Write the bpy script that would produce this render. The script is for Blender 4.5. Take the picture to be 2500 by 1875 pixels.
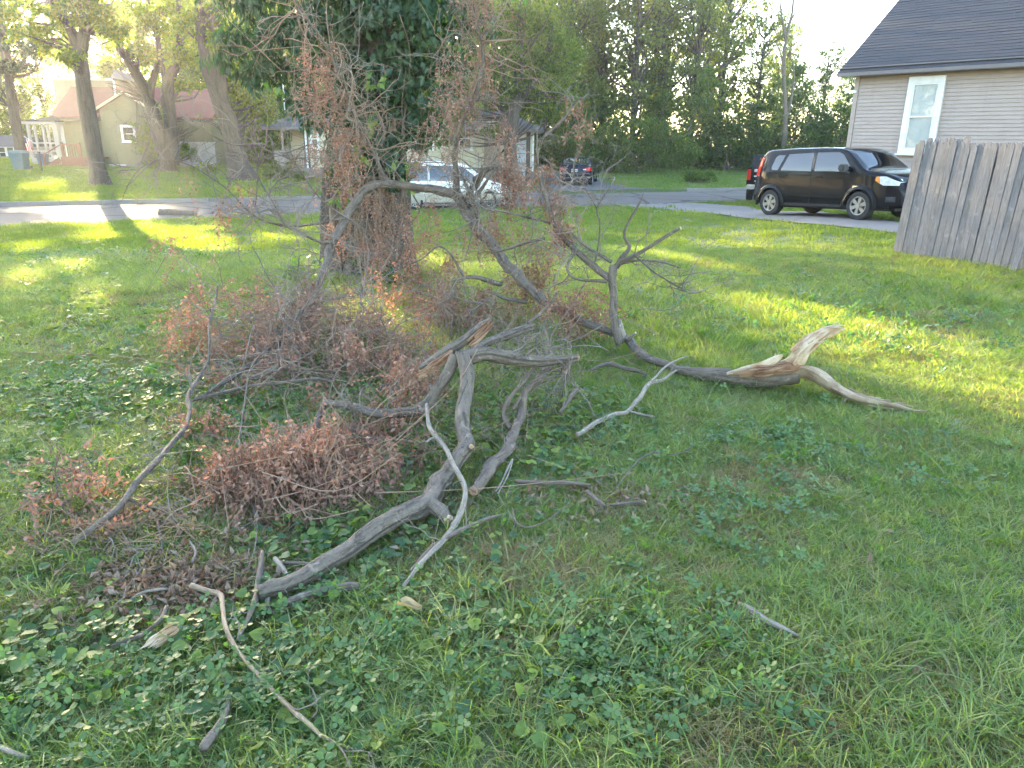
import bpy, bmesh, math, random
import numpy as np
from mathutils import Vector, Matrix, Euler

for _o in list(bpy.data.objects):
    bpy.data.objects.remove(_o)
SC = bpy.context.scene
COL = SC.collection
R = math.radians

# ------------------------------------------------------------------ camera
F_PX, CX, CY = 1805.0, 1250.0, 937.5          # the photograph is 2500 x 1875
CAM_Z, PITCH, ROLL = 1.55, R(18.16), R(0.6)
cam_data = bpy.data.cameras.new('camera')
cam_data.sensor_width = 36.0
cam_data.lens = F_PX / 2500.0 * 36.0
cam_data.clip_start = 0.05
cam_data.clip_end = 2000.0
cam = bpy.data.objects.new('camera', cam_data)
COL.objects.link(cam)
CAM_ROT = Matrix.Rotation(R(90) - PITCH, 3, 'X') @ Matrix.Rotation(ROLL, 3, 'Z')
cam.matrix_world = Matrix.Translation((0, 0, CAM_Z)) @ CAM_ROT.to_4x4()
SC.camera = cam

# ------------------------------------------------------------------ light
SUN_EL, SUN_AZ = R(13.0), R(-30.0)            # azimuth from +Y, negative = to the left
SUN_V = Vector((math.sin(SUN_AZ) * math.cos(SUN_EL), math.cos(SUN_AZ) * math.cos(SUN_EL), math.sin(SUN_EL)))
world = bpy.data.worlds.new('World')
SC.world = world
world.use_nodes = True
wn = world.node_tree
wn.nodes.clear()
w_sky = wn.nodes.new('ShaderNodeTexSky')
w_sky.sky_type = 'NISHITA'
w_sky.sun_disc = False
w_sky.sun_elevation = SUN_EL
w_sky.sun_rotation = SUN_AZ
w_sky.altitude = 150.0
w_sky.air_density = 1.0
w_sky.dust_density = 0.9
w_sky.ozone_density = 1.0
w_bg = wn.nodes.new('ShaderNodeBackground')
w_bg.inputs['Strength'].default_value = 0.15
w_out = wn.nodes.new('ShaderNodeOutputWorld')
wn.links.new(w_sky.outputs[0], w_bg.inputs['Color'])
wn.links.new(w_bg.outputs[0], w_out.inputs['Surface'])
sun_data = bpy.data.lights.new('sun', 'SUN')
sun_data.energy = 4.6
sun_data.angle = R(0.6)
sun_data.color = (1.0, 0.77, 0.44)
sun = bpy.data.objects.new('sun', sun_data)
sun.rotation_euler = SUN_V.to_track_quat('Z', 'Y').to_euler()
COL.objects.link(sun)
SC.view_settings.view_transform = 'Standard'
SC.view_settings.look = 'None'
SC.view_settings.gamma = 1.0
SC.view_settings.use_curve_mapping = False
SC.view_settings.exposure = 3.3
SC.render.engine = 'CYCLES'
SC.cycles.use_denoising = True
SC.cycles.use_adaptive_sampling = True
SC.cycles.adaptive_threshold = 0.022
SC.cycles.max_bounces = 6
SC.cycles.diffuse_bounces = 3
SC.cycles.glossy_bounces = 3
SC.cycles.transmission_bounces = 5
SC.cycles.volume_bounces = 0
SC.cycles.transparent_max_bounces = 6
SC.cycles.caustics_reflective = False
SC.cycles.caustics_refractive = False
SC.cycles.sample_clamp_indirect = 6.0

# ------------------------------------------------------------------ pixels to places
def ray(px, py):
    d = Vector(((px - CX) / F_PX, -(py - CY) / F_PX, -1.0))
    return CAM_ROT @ d
def at(px, py, Y):
    """the point seen at photo pixel px, py that stands Y metres ahead"""
    d = ray(px, py)
    return Vector((0, 0, CAM_Z)) + d * (Y / d.y)
def depth_of(p):
    return -(CAM_ROT.transposed() @ (Vector(p) - Vector((0, 0, CAM_Z)))).z
def px_m(w, p):
    return w * depth_of(p) / F_PX
def sstep(a, b, x):
    t = np.clip((x - a) / (b - a), 0, 1)
    return t * t * (3 - 2 * t)
def near_edge(x):
    return np.where(x < 4, 29.2 + 0.50 * x, 31.2 + 0.42 * (x - 4))
def far_edge(x):
    return 36.6 + 0.46 * x
ROAD_Z = -0.90
def gz(x, y):
    """height of the ground"""
    x = np.asarray(x, float); y = np.asarray(y, float)
    ne = np.maximum(near_edge(x), 8.0); fe = np.maximum(far_edge(x), ne + 4.0)
    s = np.clip(y / ne, 0, 1) ** 1.15
    near = -0.90 * sstep(0, 1, s) + 0.33 * sstep(2.5, 6.5, x) * sstep(7, 17, y) * (1 - sstep(20, 29, y))
    near = near + 0.03 * np.sin(x * 1.3 + 0.5) * np.sin(y * 0.9) * sstep(22, 16, y)
    d = y - fe
    far = ROAD_Z + 0.12 + 0.02 * np.clip(d, 0, 30)
    return np.where(y <= ne, near, np.where(y >= fe, far, ROAD_Z - 0.08))
def G(x, y, up=0.0):
    return Vector((x, y, float(gz(x, y)) + up))
def gnd(px, py, up=0.0):
    """where the ray through a pixel meets the ground"""
    d = ray(px, py)
    Y = 3.0
    for _ in range(60):
        p = Vector((0, 0, CAM_Z)) + d * (Y / d.y)
        z = float(gz(p.x, p.y)) + up
        want = (z - CAM_Z) / d.z * d.y if d.z < -1e-4 else 60.0
        Y = 0.5 * Y + 0.5 * min(max(want, 0.5), 90.0)
    return Vector((0, 0, CAM_Z)) + d * (Y / d.y)

# ------------------------------------------------------------------ value noise (numpy)
def _hash(i, j, k):
    n = (i * 374761393 + j * 668265263 + k * 2147483647) & 0xffffffff
    n = ((n ^ (n >> 13)) * 1274126177) & 0xffffffff
    return ((n ^ (n >> 16)) & 0xffff) / 65535.0
def vnoise(P, scale=1.0, seed=0):
    P = np.asarray(P, float) * scale + seed * 17.31
    i = np.floor(P).astype(np.int64); f = P - i; f = f * f * (3 - 2 * f)
    out = 0
    for a in (0, 1):
        for b in (0, 1):
            for c in (0, 1):
                w = (f[:, 0] if a else 1 - f[:, 0]) * (f[:, 1] if b else 1 - f[:, 1]) * (f[:, 2] if c else 1 - f[:, 2])
                out = out + w * _hash(i[:, 0] + a, i[:, 1] + b, i[:, 2] + c)
    return out * 2 - 1
def n2(x, y, scale=1.0, seed=0):
    x = np.atleast_1d(np.asarray(x, float)); y = np.atleast_1d(np.asarray(y, float))
    return vnoise(np.stack([x, y, np.zeros_like(x) + 0.37], 1), scale, seed)

# ------------------------------------------------------------------ objects
ORIG = {}
def _origin(o):
    return ORIG.get(o.name, Vector((0, 0, 0))) if o else Vector((0, 0, 0))
def tag(o, label=None, cat=None, group=None, kind=None):
    if label: o['label'] = label
    if cat: o['category'] = cat
    if group: o['group'] = group
    if kind: o['kind'] = kind
    return o
def thing(name, label, cat, loc=(0, 0, 0), group=None):
    o = bpy.data.objects.new(name, None)
    o.empty_display_size = 0.2
    COL.objects.link(o)
    o.location = loc
    ORIG[o.name] = Vector(loc)
    return tag(o, label, cat, group)
def make_mesh(name, V, quads=None, tris=None, polys=None, uv=None):
    """quads/tris: int arrays; polys: list of index lists; uv: per-vertex (n,2)"""
    V = np.asarray(V, np.float32).reshape(-1, 3)
    idx, tot = [], []
    if quads is not None and len(quads):
        q = np.asarray(quads, np.int32); idx.append(q.ravel()); tot.append(np.full(len(q), 4, np.int32))
    if tris is not None and len(tris):
        t = np.asarray(tris, np.int32); idx.append(t.ravel()); tot.append(np.full(len(t), 3, np.int32))
    if polys:
        idx.append(np.array([i for p in polys for i in p], np.int32)); tot.append(np.array([len(p) for p in polys], np.int32))
    idx = np.concatenate(idx); tot = np.concatenate(tot)
    me = bpy.data.meshes.new(name)
    me.vertices.add(len(V)); me.vertices.foreach_set('co', V.ravel())
    me.loops.add(len(idx)); me.loops.foreach_set('vertex_index', idx)
    me.polygons.add(len(tot))
    start = np.concatenate([[0], np.cumsum(tot)[:-1]]).astype(np.int32)
    me.polygons.foreach_set('loop_start', start)
    if uv is not None:
        layer = me.uv_layers.new(name='UVMap')
        layer.data.foreach_set('uv', np.asarray(uv, np.float32)[idx].ravel())
    me.update(calc_edges=True)
    me.validate()
    return me
def obj(name, me, mat=None, parent=None, smooth=False, sharp=None, kind=None):
    """me: a mesh whose vertices are in the parent's working frame (world for world-built things)"""
    if mat is not None and not me.materials:
        me.materials.append(mat)
    me.polygons.foreach_set('use_smooth', np.full(len(me.polygons), bool(smooth)))
    if smooth:
        if sharp is not None:
            me.set_sharp_from_angle(angle=R(sharp))
    o = bpy.data.objects.new(name, me)
    COL.objects.link(o)
    if parent is not None:
        og = _origin(parent)
        if og.length > 0:
            me.transform(Matrix.Translation(-og))
        o.parent = parent
        ORIG[o.name] = og
    if kind: o['kind'] = kind
    return o
def copy_tree(o, parent=None):
    c = o.copy(); COL.objects.link(c); c.parent = parent
    for ch in list(o.children):
        copy_tree(ch, c)
    return c

class MB:
    """collects solid pieces and builds one mesh"""
    def __init__(self):
        self.V = []; self.P = []; self.n = 0
    def add(self, V, P):
        V = [tuple(v) for v in V]
        self.V += V
        self.P += [[i + self.n for i in p] for p in P]
        self.n += len(V)
        return self
    def hexa(self, p):
        """8 corners: bottom ring of four, then top ring of four"""
        return self.add(p, [[3, 2, 1, 0], [4, 5, 6, 7], [0, 1, 5, 4], [1, 2, 6, 5], [2, 3, 7, 6], [3, 0, 4, 7]])
    def box(self, lo, hi):
        x0, y0, z0 = lo; x1, y1, z1 = hi
        return self.hexa([(x0, y0, z0), (x1, y0, z0), (x1, y1, z0), (x0, y1, z0), (x0, y0, z1), (x1, y0, z1), (x1, y1, z1), (x0, y1, z1)])
    def bar(self, a, b, w, h=None, up=(0, 0, 1)):
        a = Vector(a); b = Vector(b); h = h or w
        d = (b - a).normalized(); up = Vector(up)
        s = d.cross(up)
        if s.length < 1e-4: s = d.cross(Vector((1, 0, 0)))
        s.normalize(); t = s.cross(d)
        s *= w / 2; t *= h / 2
        return self.hexa([a - s - t, a + s - t, b + s - t, b - s - t, a - s + t, a + s + t, b + s + t, b - s + t])
    def prism(self, poly, vec):
        """polygon (list of 3-D points) pushed along vec"""
        poly = [Vector(p) for p in poly]; v = Vector(vec); n = len(poly)
        V = poly + [p + v for p in poly]
        return self.add(V, [list(range(n))[::-1], list(range(n, 2 * n))] + [[i, (i + 1) % n, n + (i + 1) % n, n + i] for i in range(n)])
    def tube(self, pts, rad, n=6, cap=True):
        V, q, c = tube_arrays(pts, rad, n)[:3]
        P = [list(x) for x in q]
        if cap:
            P += [list(range(n))[::-1], list(range(len(V) - n, len(V)))]
        return self.add(V, P)
    def disc(self, c, r, axis, n=20, depth=0.01):
        c = Vector(c); ax = Vector(axis).normalized()
        s = ax.orthogonal().normalized(); t = ax.cross(s)
        ring = [c + s * (r * math.cos(2 * math.pi * i / n)) + t * (r * math.sin(2 * math.pi * i / n)) for i in range(n)]
        return self.prism(ring, ax * depth)
    def build(self, name, mat, parent=None, smooth=False, sharp=None, bevel=0, kind=None):
        me = make_mesh(name, self.V, polys=self.P)
        bm = bmesh.new(); bm.from_mesh(me)
        bmesh.ops.recalc_face_normals(bm, faces=bm.faces)
        if bevel:
            ed = [e for e in bm.edges if len(e.link_faces) == 2 and e.calc_face_angle(0) > 0.5]
            bmesh.ops.bevel(bm, geom=ed, offset=bevel, segments=2, affect='EDGES', clamp_overlap=True)
        bm.to_mesh(me); bm.free()
        return obj(name, me, mat, parent, smooth or bool(bevel), sharp if sharp else (40 if bevel else None), kind)

def tube_arrays(pts, rad, n=8):
    P = np.array([tuple(p) for p in pts], float); m = len(P)
    rad = np.broadcast_to(np.asarray(rad, float), (m,))
    T = np.gradient(P, axis=0); T /= np.linalg.norm(T, axis=1, keepdims=True) + 1e-12
    a = np.array([0, 0, 1.0]) if abs(T[0, 2]) < 0.9 else np.array([1.0, 0, 0])
    s = np.cross(T[0], a); s /= np.linalg.norm(s)
    S = np.zeros((m, 3)); S[0] = s
    for i in range(1, m):
        s = S[i - 1] - T[i] * np.dot(S[i - 1], T[i])
        S[i] = s / (np.linalg.norm(s) + 1e-12)
    B = np.cross(T, S)
    ang = np.arange(n) * 2 * math.pi / n
    dirs = S[:, None] * np.cos(ang)[None, :, None] + B[:, None] * np.sin(ang)[None, :, None]
    V = P[:, None] + dirs * rad[:, None, None]
    i = np.arange(m - 1)[:, None] * n; k = np.arange(n)[None]; k2 = (k + 1) % n
    Q = np.stack([i + k, i + k2, i + n + k2, i + n + k], -1).reshape(-1, 4)
    L = np.concatenate([[0], np.cumsum(np.linalg.norm(np.diff(P, axis=0), axis=1))])
    UV = np.stack([np.broadcast_to(ang[None] / (2 * math.pi), (m, n)) * (2 * math.pi * max(rad.mean(), 0.004)), np.broadcast_to(L[:, None], (m, n))], -1).reshape(-1, 2)
    return V.reshape(-1, 3), Q, dirs.reshape(-1, 3), UV
def catmull(pts, step):
    """pts: rows of any width, first three = position; resampled about every step metres"""
    A = np.array([list(p) for p in pts], float)
    A = np.vstack([2 * A[0] - A[1], A, 2 * A[-1] - A[-2]])
    out = []
    for i in range(1, len(A) - 2):
        p0, p1, p2, p3 = A[i - 1], A[i], A[i + 1], A[i + 2]
        m = max(2, int(np.linalg.norm(p2[:3] - p1[:3]) / step))
        for t in np.arange(m) / m:
            out.append(0.5 * ((2 * p1) + (-p0 + p2) * t + (2 * p0 - 5 * p1 + 4 * p2 - p3) * t * t + (-p0 + 3 * p1 - 3 * p2 + p3) * t ** 3))
    out.append(A[-2])
    return np.array(out)

# ------------------------------------------------------------------ materials
def new_mat(name):
    m = bpy.data.materials.new(name); m.use_nodes = True
    nt = m.node_tree; nt.nodes.clear()
    out = nt.nodes.new('ShaderNodeOutputMaterial')
    return m, nt, out
def N(nt, kind, **kw):
    n = nt.nodes.new(kind)
    for k, v in kw.items():
        if k in n.inputs: n.inputs[k].default_value = v
        else: setattr(n, k, v)
    return n
def ramp(nt, fac, stops):
    r = nt.nodes.new('ShaderNodeValToRGB')
    e = r.color_ramp.elements
    while len(e) > 1: e.remove(e[-1])
    for i, (p, c) in enumerate(stops):
        el = e[0] if i == 0 else e.new(p)
        el.position = p; el.color = (*c, 1) if len(c) == 3 else c
    if fac is not None: nt.links.new(fac, r.inputs['Fac'])
    return r.outputs['Color']
def noise(nt, scale, detail=4, vec=None, rough=0.55, dist=0.0):
    n = N(nt, 'ShaderNodeTexNoise'); n.inputs['Scale'].default_value = scale; n.inputs['Detail'].default_value = detail
    n.inputs['Roughness'].default_value = rough; n.inputs['Distortion'].default_value = dist
    if vec is not None: nt.links.new(vec, n.inputs['Vector'])
    return n.outputs['Fac']
def coords(nt, which='Object', scale=(1, 1, 1)):
    t = N(nt, 'ShaderNodeTexCoord'); mp = N(nt, 'ShaderNodeMapping')
    mp.inputs['Scale'].default_value = scale
    nt.links.new(t.outputs[which], mp.inputs['Vector'])
    return mp.outputs['Vector']
def mix(nt, fac, a, b, mode='MIX'):
    m = N(nt, 'ShaderNodeMix', data_type='RGBA', blend_type=mode)
    if isinstance(fac, (int, float)): m.inputs[0].default_value = fac
    else: nt.links.new(fac, m.inputs[0])
    for s, v in ((6, a), (7, b)):
        if isinstance(v, tuple): m.inputs[s].default_value = (*v, 1)[:4]
        else: nt.links.new(v, m.inputs[s])
    return m.outputs[2]
def bump(nt, h, strength=0.4, dist=0.01):
    b = N(nt, 'ShaderNodeBump'); b.inputs['Strength'].default_value = strength; b.inputs['Distance'].default_value = dist
    nt.links.new(h, b.inputs['Height'])
    return b.outputs['Normal']
def principled(nt, out, color=None, rough=0.7, normal=None, **kw):
    p = N(nt, 'ShaderNodeBsdfPrincipled')
    if color is not None:
        if isinstance(color, tuple): p.inputs['Base Color'].default_value = (*color, 1)[:4]
        else: nt.links.new(color, p.inputs['Base Color'])
    if isinstance(rough, (int, float)): p.inputs['Roughness'].default_value = rough
    else: nt.links.new(rough, p.inputs['Roughness'])
    if normal is not None: nt.links.new(normal, p.inputs['Normal'])
    for k, v in kw.items(): p.inputs[k.replace('_', ' ')].default_value = v
    nt.links.new(p.outputs[0], out.inputs['Surface'])
    return p
def mat_plain(name, col, rough=0.6, var=0.12, scale=6.0, bumps=0.0, which='Object', **kw):
    m, nt, out = new_mat(name)
    v = coords(nt, which)
    f = noise(nt, scale, 5, v)
    c = ramp(nt, f, [(0.3, tuple(x * (1 - var) for x in col)), (0.7, tuple(min(1, x * (1 + var)) for x in col))])
    nrm = bump(nt, noise(nt, scale * 8, 4, v), bumps, 0.01) if bumps else None
    principled(nt, out, c, rough, nrm, **kw)
    return m
def mat_leaf(name, cols, trans=0.45, tint=(0.55, 0.75, 0.10), rough=0.45, rand='island', spec=0.4):
    """thin leaf: reflects its colour, lets a yellower light through"""
    m, nt, out = new_mat(name)
    if rand == 'island': fac = N(nt, 'ShaderNodeNewGeometry').outputs['Random Per Island']
    else: fac = N(nt, 'ShaderNodeObjectInfo').outputs['Random']
    k = len(cols)
    c = ramp(nt, fac, [((i + 0.5) / k, cc) for i, cc in enumerate(cols)])
    p = N(nt, 'ShaderNodeBsdfPrincipled'); nt.links.new(c, p.inputs['Base Color']); p.inputs['Roughness'].default_value = rough
    p.inputs['Specular IOR Level'].default_value = spec
    t = N(nt, 'ShaderNodeBsdfTranslucent')
    nt.links.new(mix(nt, 1.0, c, tuple(x * 3.0 for x in tint), 'MULTIPLY'), t.inputs['Color'])
    ms = N(nt, 'ShaderNodeMixShader'); ms.inputs[0].default_value = trans
    nt.links.new(p.outputs[0], ms.inputs[1]); nt.links.new(t.outputs[0], ms.inputs[2])
    nt.links.new(ms.outputs[0], out.inputs['Surface'])
    return m
def mat_bark(name, dark, light, scale=1.0, bumps=0.8, dist=0.012, stretch=6.0):
    """furrows run along the limb: UV.v is metres along it"""
    m, nt, out = new_mat(name)
    uvv = coords(nt, 'UV', (1.0, 1.0 / stretch, 1.0))
    ov = coords(nt, 'Object')
    f1 = noise(nt, 55 * scale, 5, uvv, 0.65, 0.4)
    f2 = noise(nt, 5, 4, ov)
    f3 = noise(nt, 140 * scale, 3, ov)
    a = ramp(nt, f1, [(0.36, dark), (0.47, tuple(0.4 * x + 0.6 * y for x, y in zip(dark, light))), (0.64, light)])
    b = mix(nt, ramp(nt, f2, [(0.35, (0, 0, 0)), (0.75, (0.55, 0.55, 0.55))]), a, tuple(x * 0.72 for x in light), 'MIX')
    c = mix(nt, 0.22, b, ramp(nt, f3, [(0.35, tuple(x * 0.6 for x in dark)), (0.65, light)]), 'MIX')
    f4 = noise(nt, 16, 5, ov, 0.6, 0.8)
    c = mix(nt, ramp(nt, f4, [(0.60, (0, 0, 0)), (0.68, (0.55, 0.55, 0.55))]), c, tuple(min(1, x * 1.55 + 0.03) for x in light))
    f5 = noise(nt, 24, 4, uvv, 0.7, 1.2)
    c = mix(nt, ramp(nt, f5, [(0.30, (0.85, 0.85, 0.85)), (0.38, (0, 0, 0))]), c, tuple(x * 0.55 for x in dark))
    hs = N(nt, 'ShaderNodeMath', operation='ADD'); nt.links.new(f1, hs.inputs[0]); nt.links.new(f5, hs.inputs[1])
    principled(nt, out, c, 0.85, bump(nt, hs.outputs[0], bumps, dist))
    return m

M = {}
M['bark_grey'] = mat_bark('bark_grey', (0.030, 0.021, 0.015), (0.205, 0.158, 0.118), 0.7, 1.0, 0.015, 5.0)
M['bark_tan'] = mat_bark('bark_tan', (0.12, 0.075, 0.045), (0.44, 0.31, 0.20))
M['bark_pale'] = mat_bark('bark_pale', (0.085, 0.065, 0.048), (0.36, 0.295, 0.23))
M['bark_brown'] = mat_bark('bark_brown', (0.05, 0.035, 0.025), (0.21, 0.155, 0.115), 0.7)
M['bark_tree'] = mat_bark('bark_tree', (0.020, 0.016, 0.012), (0.105, 0.082, 0.062), 0.16, 1.0, 0.05)
M['bark_vine_tree'] = mat_bark('bark_vine_tree', (0.035, 0.025, 0.02), (0.17, 0.125, 0.095), 0.3, 1.0, 0.03)
M['twig'] = mat_plain('twig', (0.185, 0.145, 0.115), 0.85, 0.5, 3.0)
M['twig_brown'] = mat_plain('twig_brown', (0.25, 0.16, 0.105), 0.85, 0.4, 3.0)
def mat_split_wood(name, pale, warm):
    m, nt, out = new_mat(name)
    uvv = coords(nt, 'UV', (1.0, 0.06, 1.0))
    f = noise(nt, 160, 4, uvv, 0.6)
    g = noise(nt, 9, 3, coords(nt, 'Object'))
    c = mix(nt, ramp(nt, g, [(0.42, (0, 0, 0)), (0.62, (1, 1, 1))]), ramp(nt, f, [(0.3, tuple(x * 0.55 for x in pale)), (0.65, pale)]), ramp(nt, f, [(0.3, tuple(x * 0.5 for x in warm)), (0.65, warm)]))
    principled(nt, out, c, 0.8, bump(nt, f, 0.7, 0.006))
    return m
M['split_wood'] = mat_split_wood('split_wood', (0.66, 0.50, 0.345), (0.50, 0.30, 0.15))
M['split_wood_dull'] = mat_split_wood('split_wood_dull', (0.48, 0.355, 0.235), (0.32, 0.21, 0.125))
M['orange_wood'] = mat_split_wood('orange_wood', (0.36, 0.21, 0.12), (0.24, 0.115, 0.06))
M['dead_leaf'] = mat_leaf('dead_leaf', [(0.20, 0.112, 0.084), (0.28, 0.162, 0.122), (0.36, 0.215, 0.160), (0.24, 0.150, 0.116), (0.46, 0.32, 0.24), (0.33, 0.170, 0.115)], 0.34, (0.5, 0.32, 0.2), 0.75, 'island', 0.2)
M['leaf_vine'] = mat_leaf('leaf_vine', [(0.022, 0.052, 0.024), (0.03, 0.068, 0.028), (0.045, 0.085, 0.03), (0.028, 0.06, 0.034)], 0.25, (0.6, 0.75, 0.12), 0.38)
M['leaf_vine_fresh'] = mat_leaf('leaf_vine_fresh', [(0.075, 0.15, 0.035), (0.11, 0.19, 0.035), (0.17, 0.22, 0.04)], 0.3, (0.6, 0.7, 0.08), 0.4)
M['leaf_maple'] = mat_leaf('leaf_maple', [(0.045, 0.085, 0.018), (0.065, 0.115, 0.02), (0.09, 0.13, 0.02), (0.12, 0.14, 0.022)], 0.65, (0.85, 0.80, 0.06), 0.45)
M['leaf_wood'] = mat_leaf('leaf_wood', [(0.028, 0.062, 0.02), (0.04, 0.08, 0.022), (0.058, 0.10, 0.024), (0.08, 0.115, 0.03)], 0.6, (1.0, 0.88, 0.09), 0.45)
M['leaf_olive'] = mat_leaf('leaf_olive', [(0.05, 0.085, 0.028), (0.075, 0.115, 0.035), (0.10, 0.14, 0.04), (0.14, 0.16, 0.045)], 0.5, (0.8, 0.76, 0.12), 0.5)
M['leaf_conifer'] = mat_leaf('leaf_conifer', [(0.02, 0.042, 0.02), (0.03, 0.055, 0.024)], 0.15, (0.5, 0.6, 0.2), 0.5)

# ================================================================== the ground
def mat_ground():
    m, nt, out = new_mat('soil_and_thatch')
    v = coords(nt, 'Object')
    a = noise(nt, 1.1, 4, v); b = noise(nt, 14, 6, v, 0.65); c = noise(nt, 90, 4, v)
    col = ramp(nt, b, [(0.28, (0.055, 0.080, 0.028)), (0.48, (0.085, 0.125, 0.038)), (0.66, (0.135, 0.155, 0.060))])
    col = mix(nt, ramp(nt, a, [(0.50, (0, 0, 0)), (0.72, (0.55, 0.55, 0.55))]), col, (0.15, 0.125, 0.065))
    principled(nt, out, col, 0.95, bump(nt, c, 0.8, 0.03))
    return m
M['ground'] = mat_ground()
def build_ground():
    xs = np.concatenate([np.arange(-240, -40, 12.0), np.arange(-40, -12, 1.2), np.arange(-12, 14, 0.22), np.arange(14, 40, 1.2), np.arange(40, 241, 12.0)])
    rows = []
    ne = np.maximum(near_edge(xs), 8.0); fe = np.maximum(far_edge(xs), ne + 4.0)
    yy = np.concatenate([np.array([-12, -4, -1, 0.0]), np.arange(0.3, 12, 0.22), np.arange(12, 22, 0.4)]) / 22.0
    for t in yy: rows.append((ne - 0.01) * t if t > 0 else np.full_like(xs, t * 22.0))
    rows.append(ne - 0.004)
    rows.append(ne + 0.004); rows.append(fe - 0.004)
    for d in (0.004, 0.3, 0.8, 1.5, 2.5, 4, 6, 8, 10, 13, 16, 20, 25, 32, 45, 70, 110, 180, 300): rows.append(fe + d)
    Y = np.stack(rows); X = np.broadcast_to(xs, Y.shape)
    Z = gz(X, Y)
    V = np.stack([X, Y, Z], -1).reshape(-1, 3)
    r, c = Y.shape
    i = (np.arange(r - 1)[:, None] * c + np.arange(c - 1)[None]).ravel()
    Q = np.stack([i, i + 1, i + 1 + c, i + c], 1)
    o = obj('lawn', make_mesh('lawn', V, Q), M['ground'], smooth=True)
    tag(o, kind='structure')
build_ground()

def ribbon(name, near, far, mat, n=1, up=0.0, kind='structure', z=None):
    """sheet between two polylines of (x, y), following the ground"""
    A = np.array(near, float); B = np.array(far, float)
    rows = [A + (B - A) * (k / n) for k in range(n + 1)]
    P = np.stack(rows)
    Z = (gz(P[..., 0], P[..., 1]) if z is None else np.full(P.shape[:2], z)) + up
    V = np.concatenate([P, Z[..., None]], -1).reshape(-1, 3)
    r, c = P.shape[:2]
    i = (np.arange(r - 1)[:, None] * c + np.arange(c - 1)[None]).ravel()
    Q = np.stack([i, i + c, i + 1 + c, i + 1], 1)
    me = make_mesh(name, V, Q)
    bm = bmesh.new(); bm.from_mesh(me); bmesh.ops.recalc_face_normals(bm, faces=bm.faces)
    if bm.faces[:][0].normal.z < 0: bmesh.ops.reverse_faces(bm, faces=bm.faces)
    bm.to_mesh(me); bm.free()
    o = obj(name, me, mat, smooth=True)
    return tag(o, kind=kind)
def mat_concrete(name, col, cracks=True):
    m, nt, out = new_mat(name)
    v = coords(nt, 'Object')
    a = noise(nt, 0.7, 5, v); b = noise(nt, 40, 5, v, 0.7)
    c = ramp(nt, a, [(0.3, tuple(x * 0.80 for x in col)), (0.7, tuple(x * 1.12 for x in col))])
    c = mix(nt, 0.30, c, ramp(nt, b, [(0.35, tuple(x * 0.6 for x in col)), (0.62, tuple(x * 1.2 for x in col))]))
    if cracks:
        vo = N(nt, 'ShaderNodeTexVoronoi', feature='DISTANCE_TO_EDGE'); vo.inputs['Scale'].default_value = 0.27
        vv = coords(nt, 'Object')
        wob = N(nt, 'ShaderNodeVectorMath', operation='ADD')
        ns = N(nt, 'ShaderNodeTexNoise'); ns.inputs['Scale'].default_value = 1.6
        nt.links.new(vv, wob.inputs[0]); nt.links.new(ns.outputs['Color'], wob.inputs[1])
        nt.links.new(wob.outputs[0], vo.inputs['Vector'])
        k = ramp(nt, vo.outputs['Distance'], [(0.0, (1, 1, 1)), (0.018, (0.9, 0.9, 0.9)), (0.03, (0, 0, 0))])
        c = mix(nt, k, c, tuple(x * 0.30 for x in col))
    principled(nt, out, c, 0.9, bump(nt, b, 0.3, 0.01))
    return m
M['road'] = mat_concrete('worn_road', (0.118, 0.096, 0.080))
M['concrete'] = mat_concrete('driveway_concrete', (0.185, 0.158, 0.138), False)
M['asphalt'] = mat_concrete('drive_asphalt', (0.085, 0.08, 0.08), False)
M['kerb'] = mat_concrete('kerb_concrete', (0.20, 0.18, 0.16), False)
xs = np.arange(-70, 71, 1.0)
ribbon('road', np.stack([xs, near_edge(xs) - 0.05], 1), np.stack([xs, far_edge(xs) + 0.02], 1), M['road'], 6, 0, z=ROAD_Z + 0.004)
# far kerb, in segments, lowered where the asphalt drive meets the road
kerb = thing('kerb', None, None); tag(kerb, kind='structure')
DRIVE_X = (2.2, 8.0)
x = -46.0
while x < 40:
    x1 = x + 2.4
    if not (x1 > DRIVE_X[0] and x < DRIVE_X[1]):
        a = Vector((x + 0.012, float(far_edge(x + 0.012)), 0)); b = Vector((x1 - 0.012, float(far_edge(x1 - 0.012)), 0))
        d = (b - a).normalized(); nrm = Vector((d.y, -d.x, 0)) * 0.10
        mb = MB()
        ring = [(nrm, -0.08), (nrm * 0.75, 0.135), (nrm * -0.4, 0.15), (nrm * -0.7, -0.08)]
        lo = [a + o_ + Vector((0, 0, ROAD_Z + z)) for o_, z in ring]; hi = [b + o_ + Vector((0, 0, ROAD_Z + z)) for o_, z in ring]
        mb.add(lo + hi, [[0, 1, 2, 3], [7, 6, 5, 4]] + [[i, (i + 1) % 4 + 0, (i + 1) % 4 + 4, i + 4] for i in range(4)])
        mb.build('kerb_segment', M['kerb'], kerb)
    x = x1
# concrete driveway of the beige house
dn = [(2420, 598), (2230, 577), (2095, 561), (1950, 548), (1800, 533), (1700, 522), (1600, 512), (1520, 505), (1440, 499)]
df = [(2420, 572), (2230, 551), (2095, 533), (1950, 518), (1830, 506), (1740, 500), (1680, 497), (1600, 493), (1500, 491)]
def dense(pp, k=6):
    q = [gnd(*p)[:2] for p in pp]; out = []
    for a, b in zip(q, q[1:]):
        for t in range(k): out.append([a[0] + (b[0] - a[0]) * t / k, a[1] + (b[1] - a[1]) * t / k])
    out.append(list(q[-1])); return out
DRV_N, DRV_F = dense(dn), dense(df)
ribbon('driveway', DRV_N, DRV_F, M['concrete'], 8, 0.035)
DRV_POLY = DRV_N + DRV_F[::-1]
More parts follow.
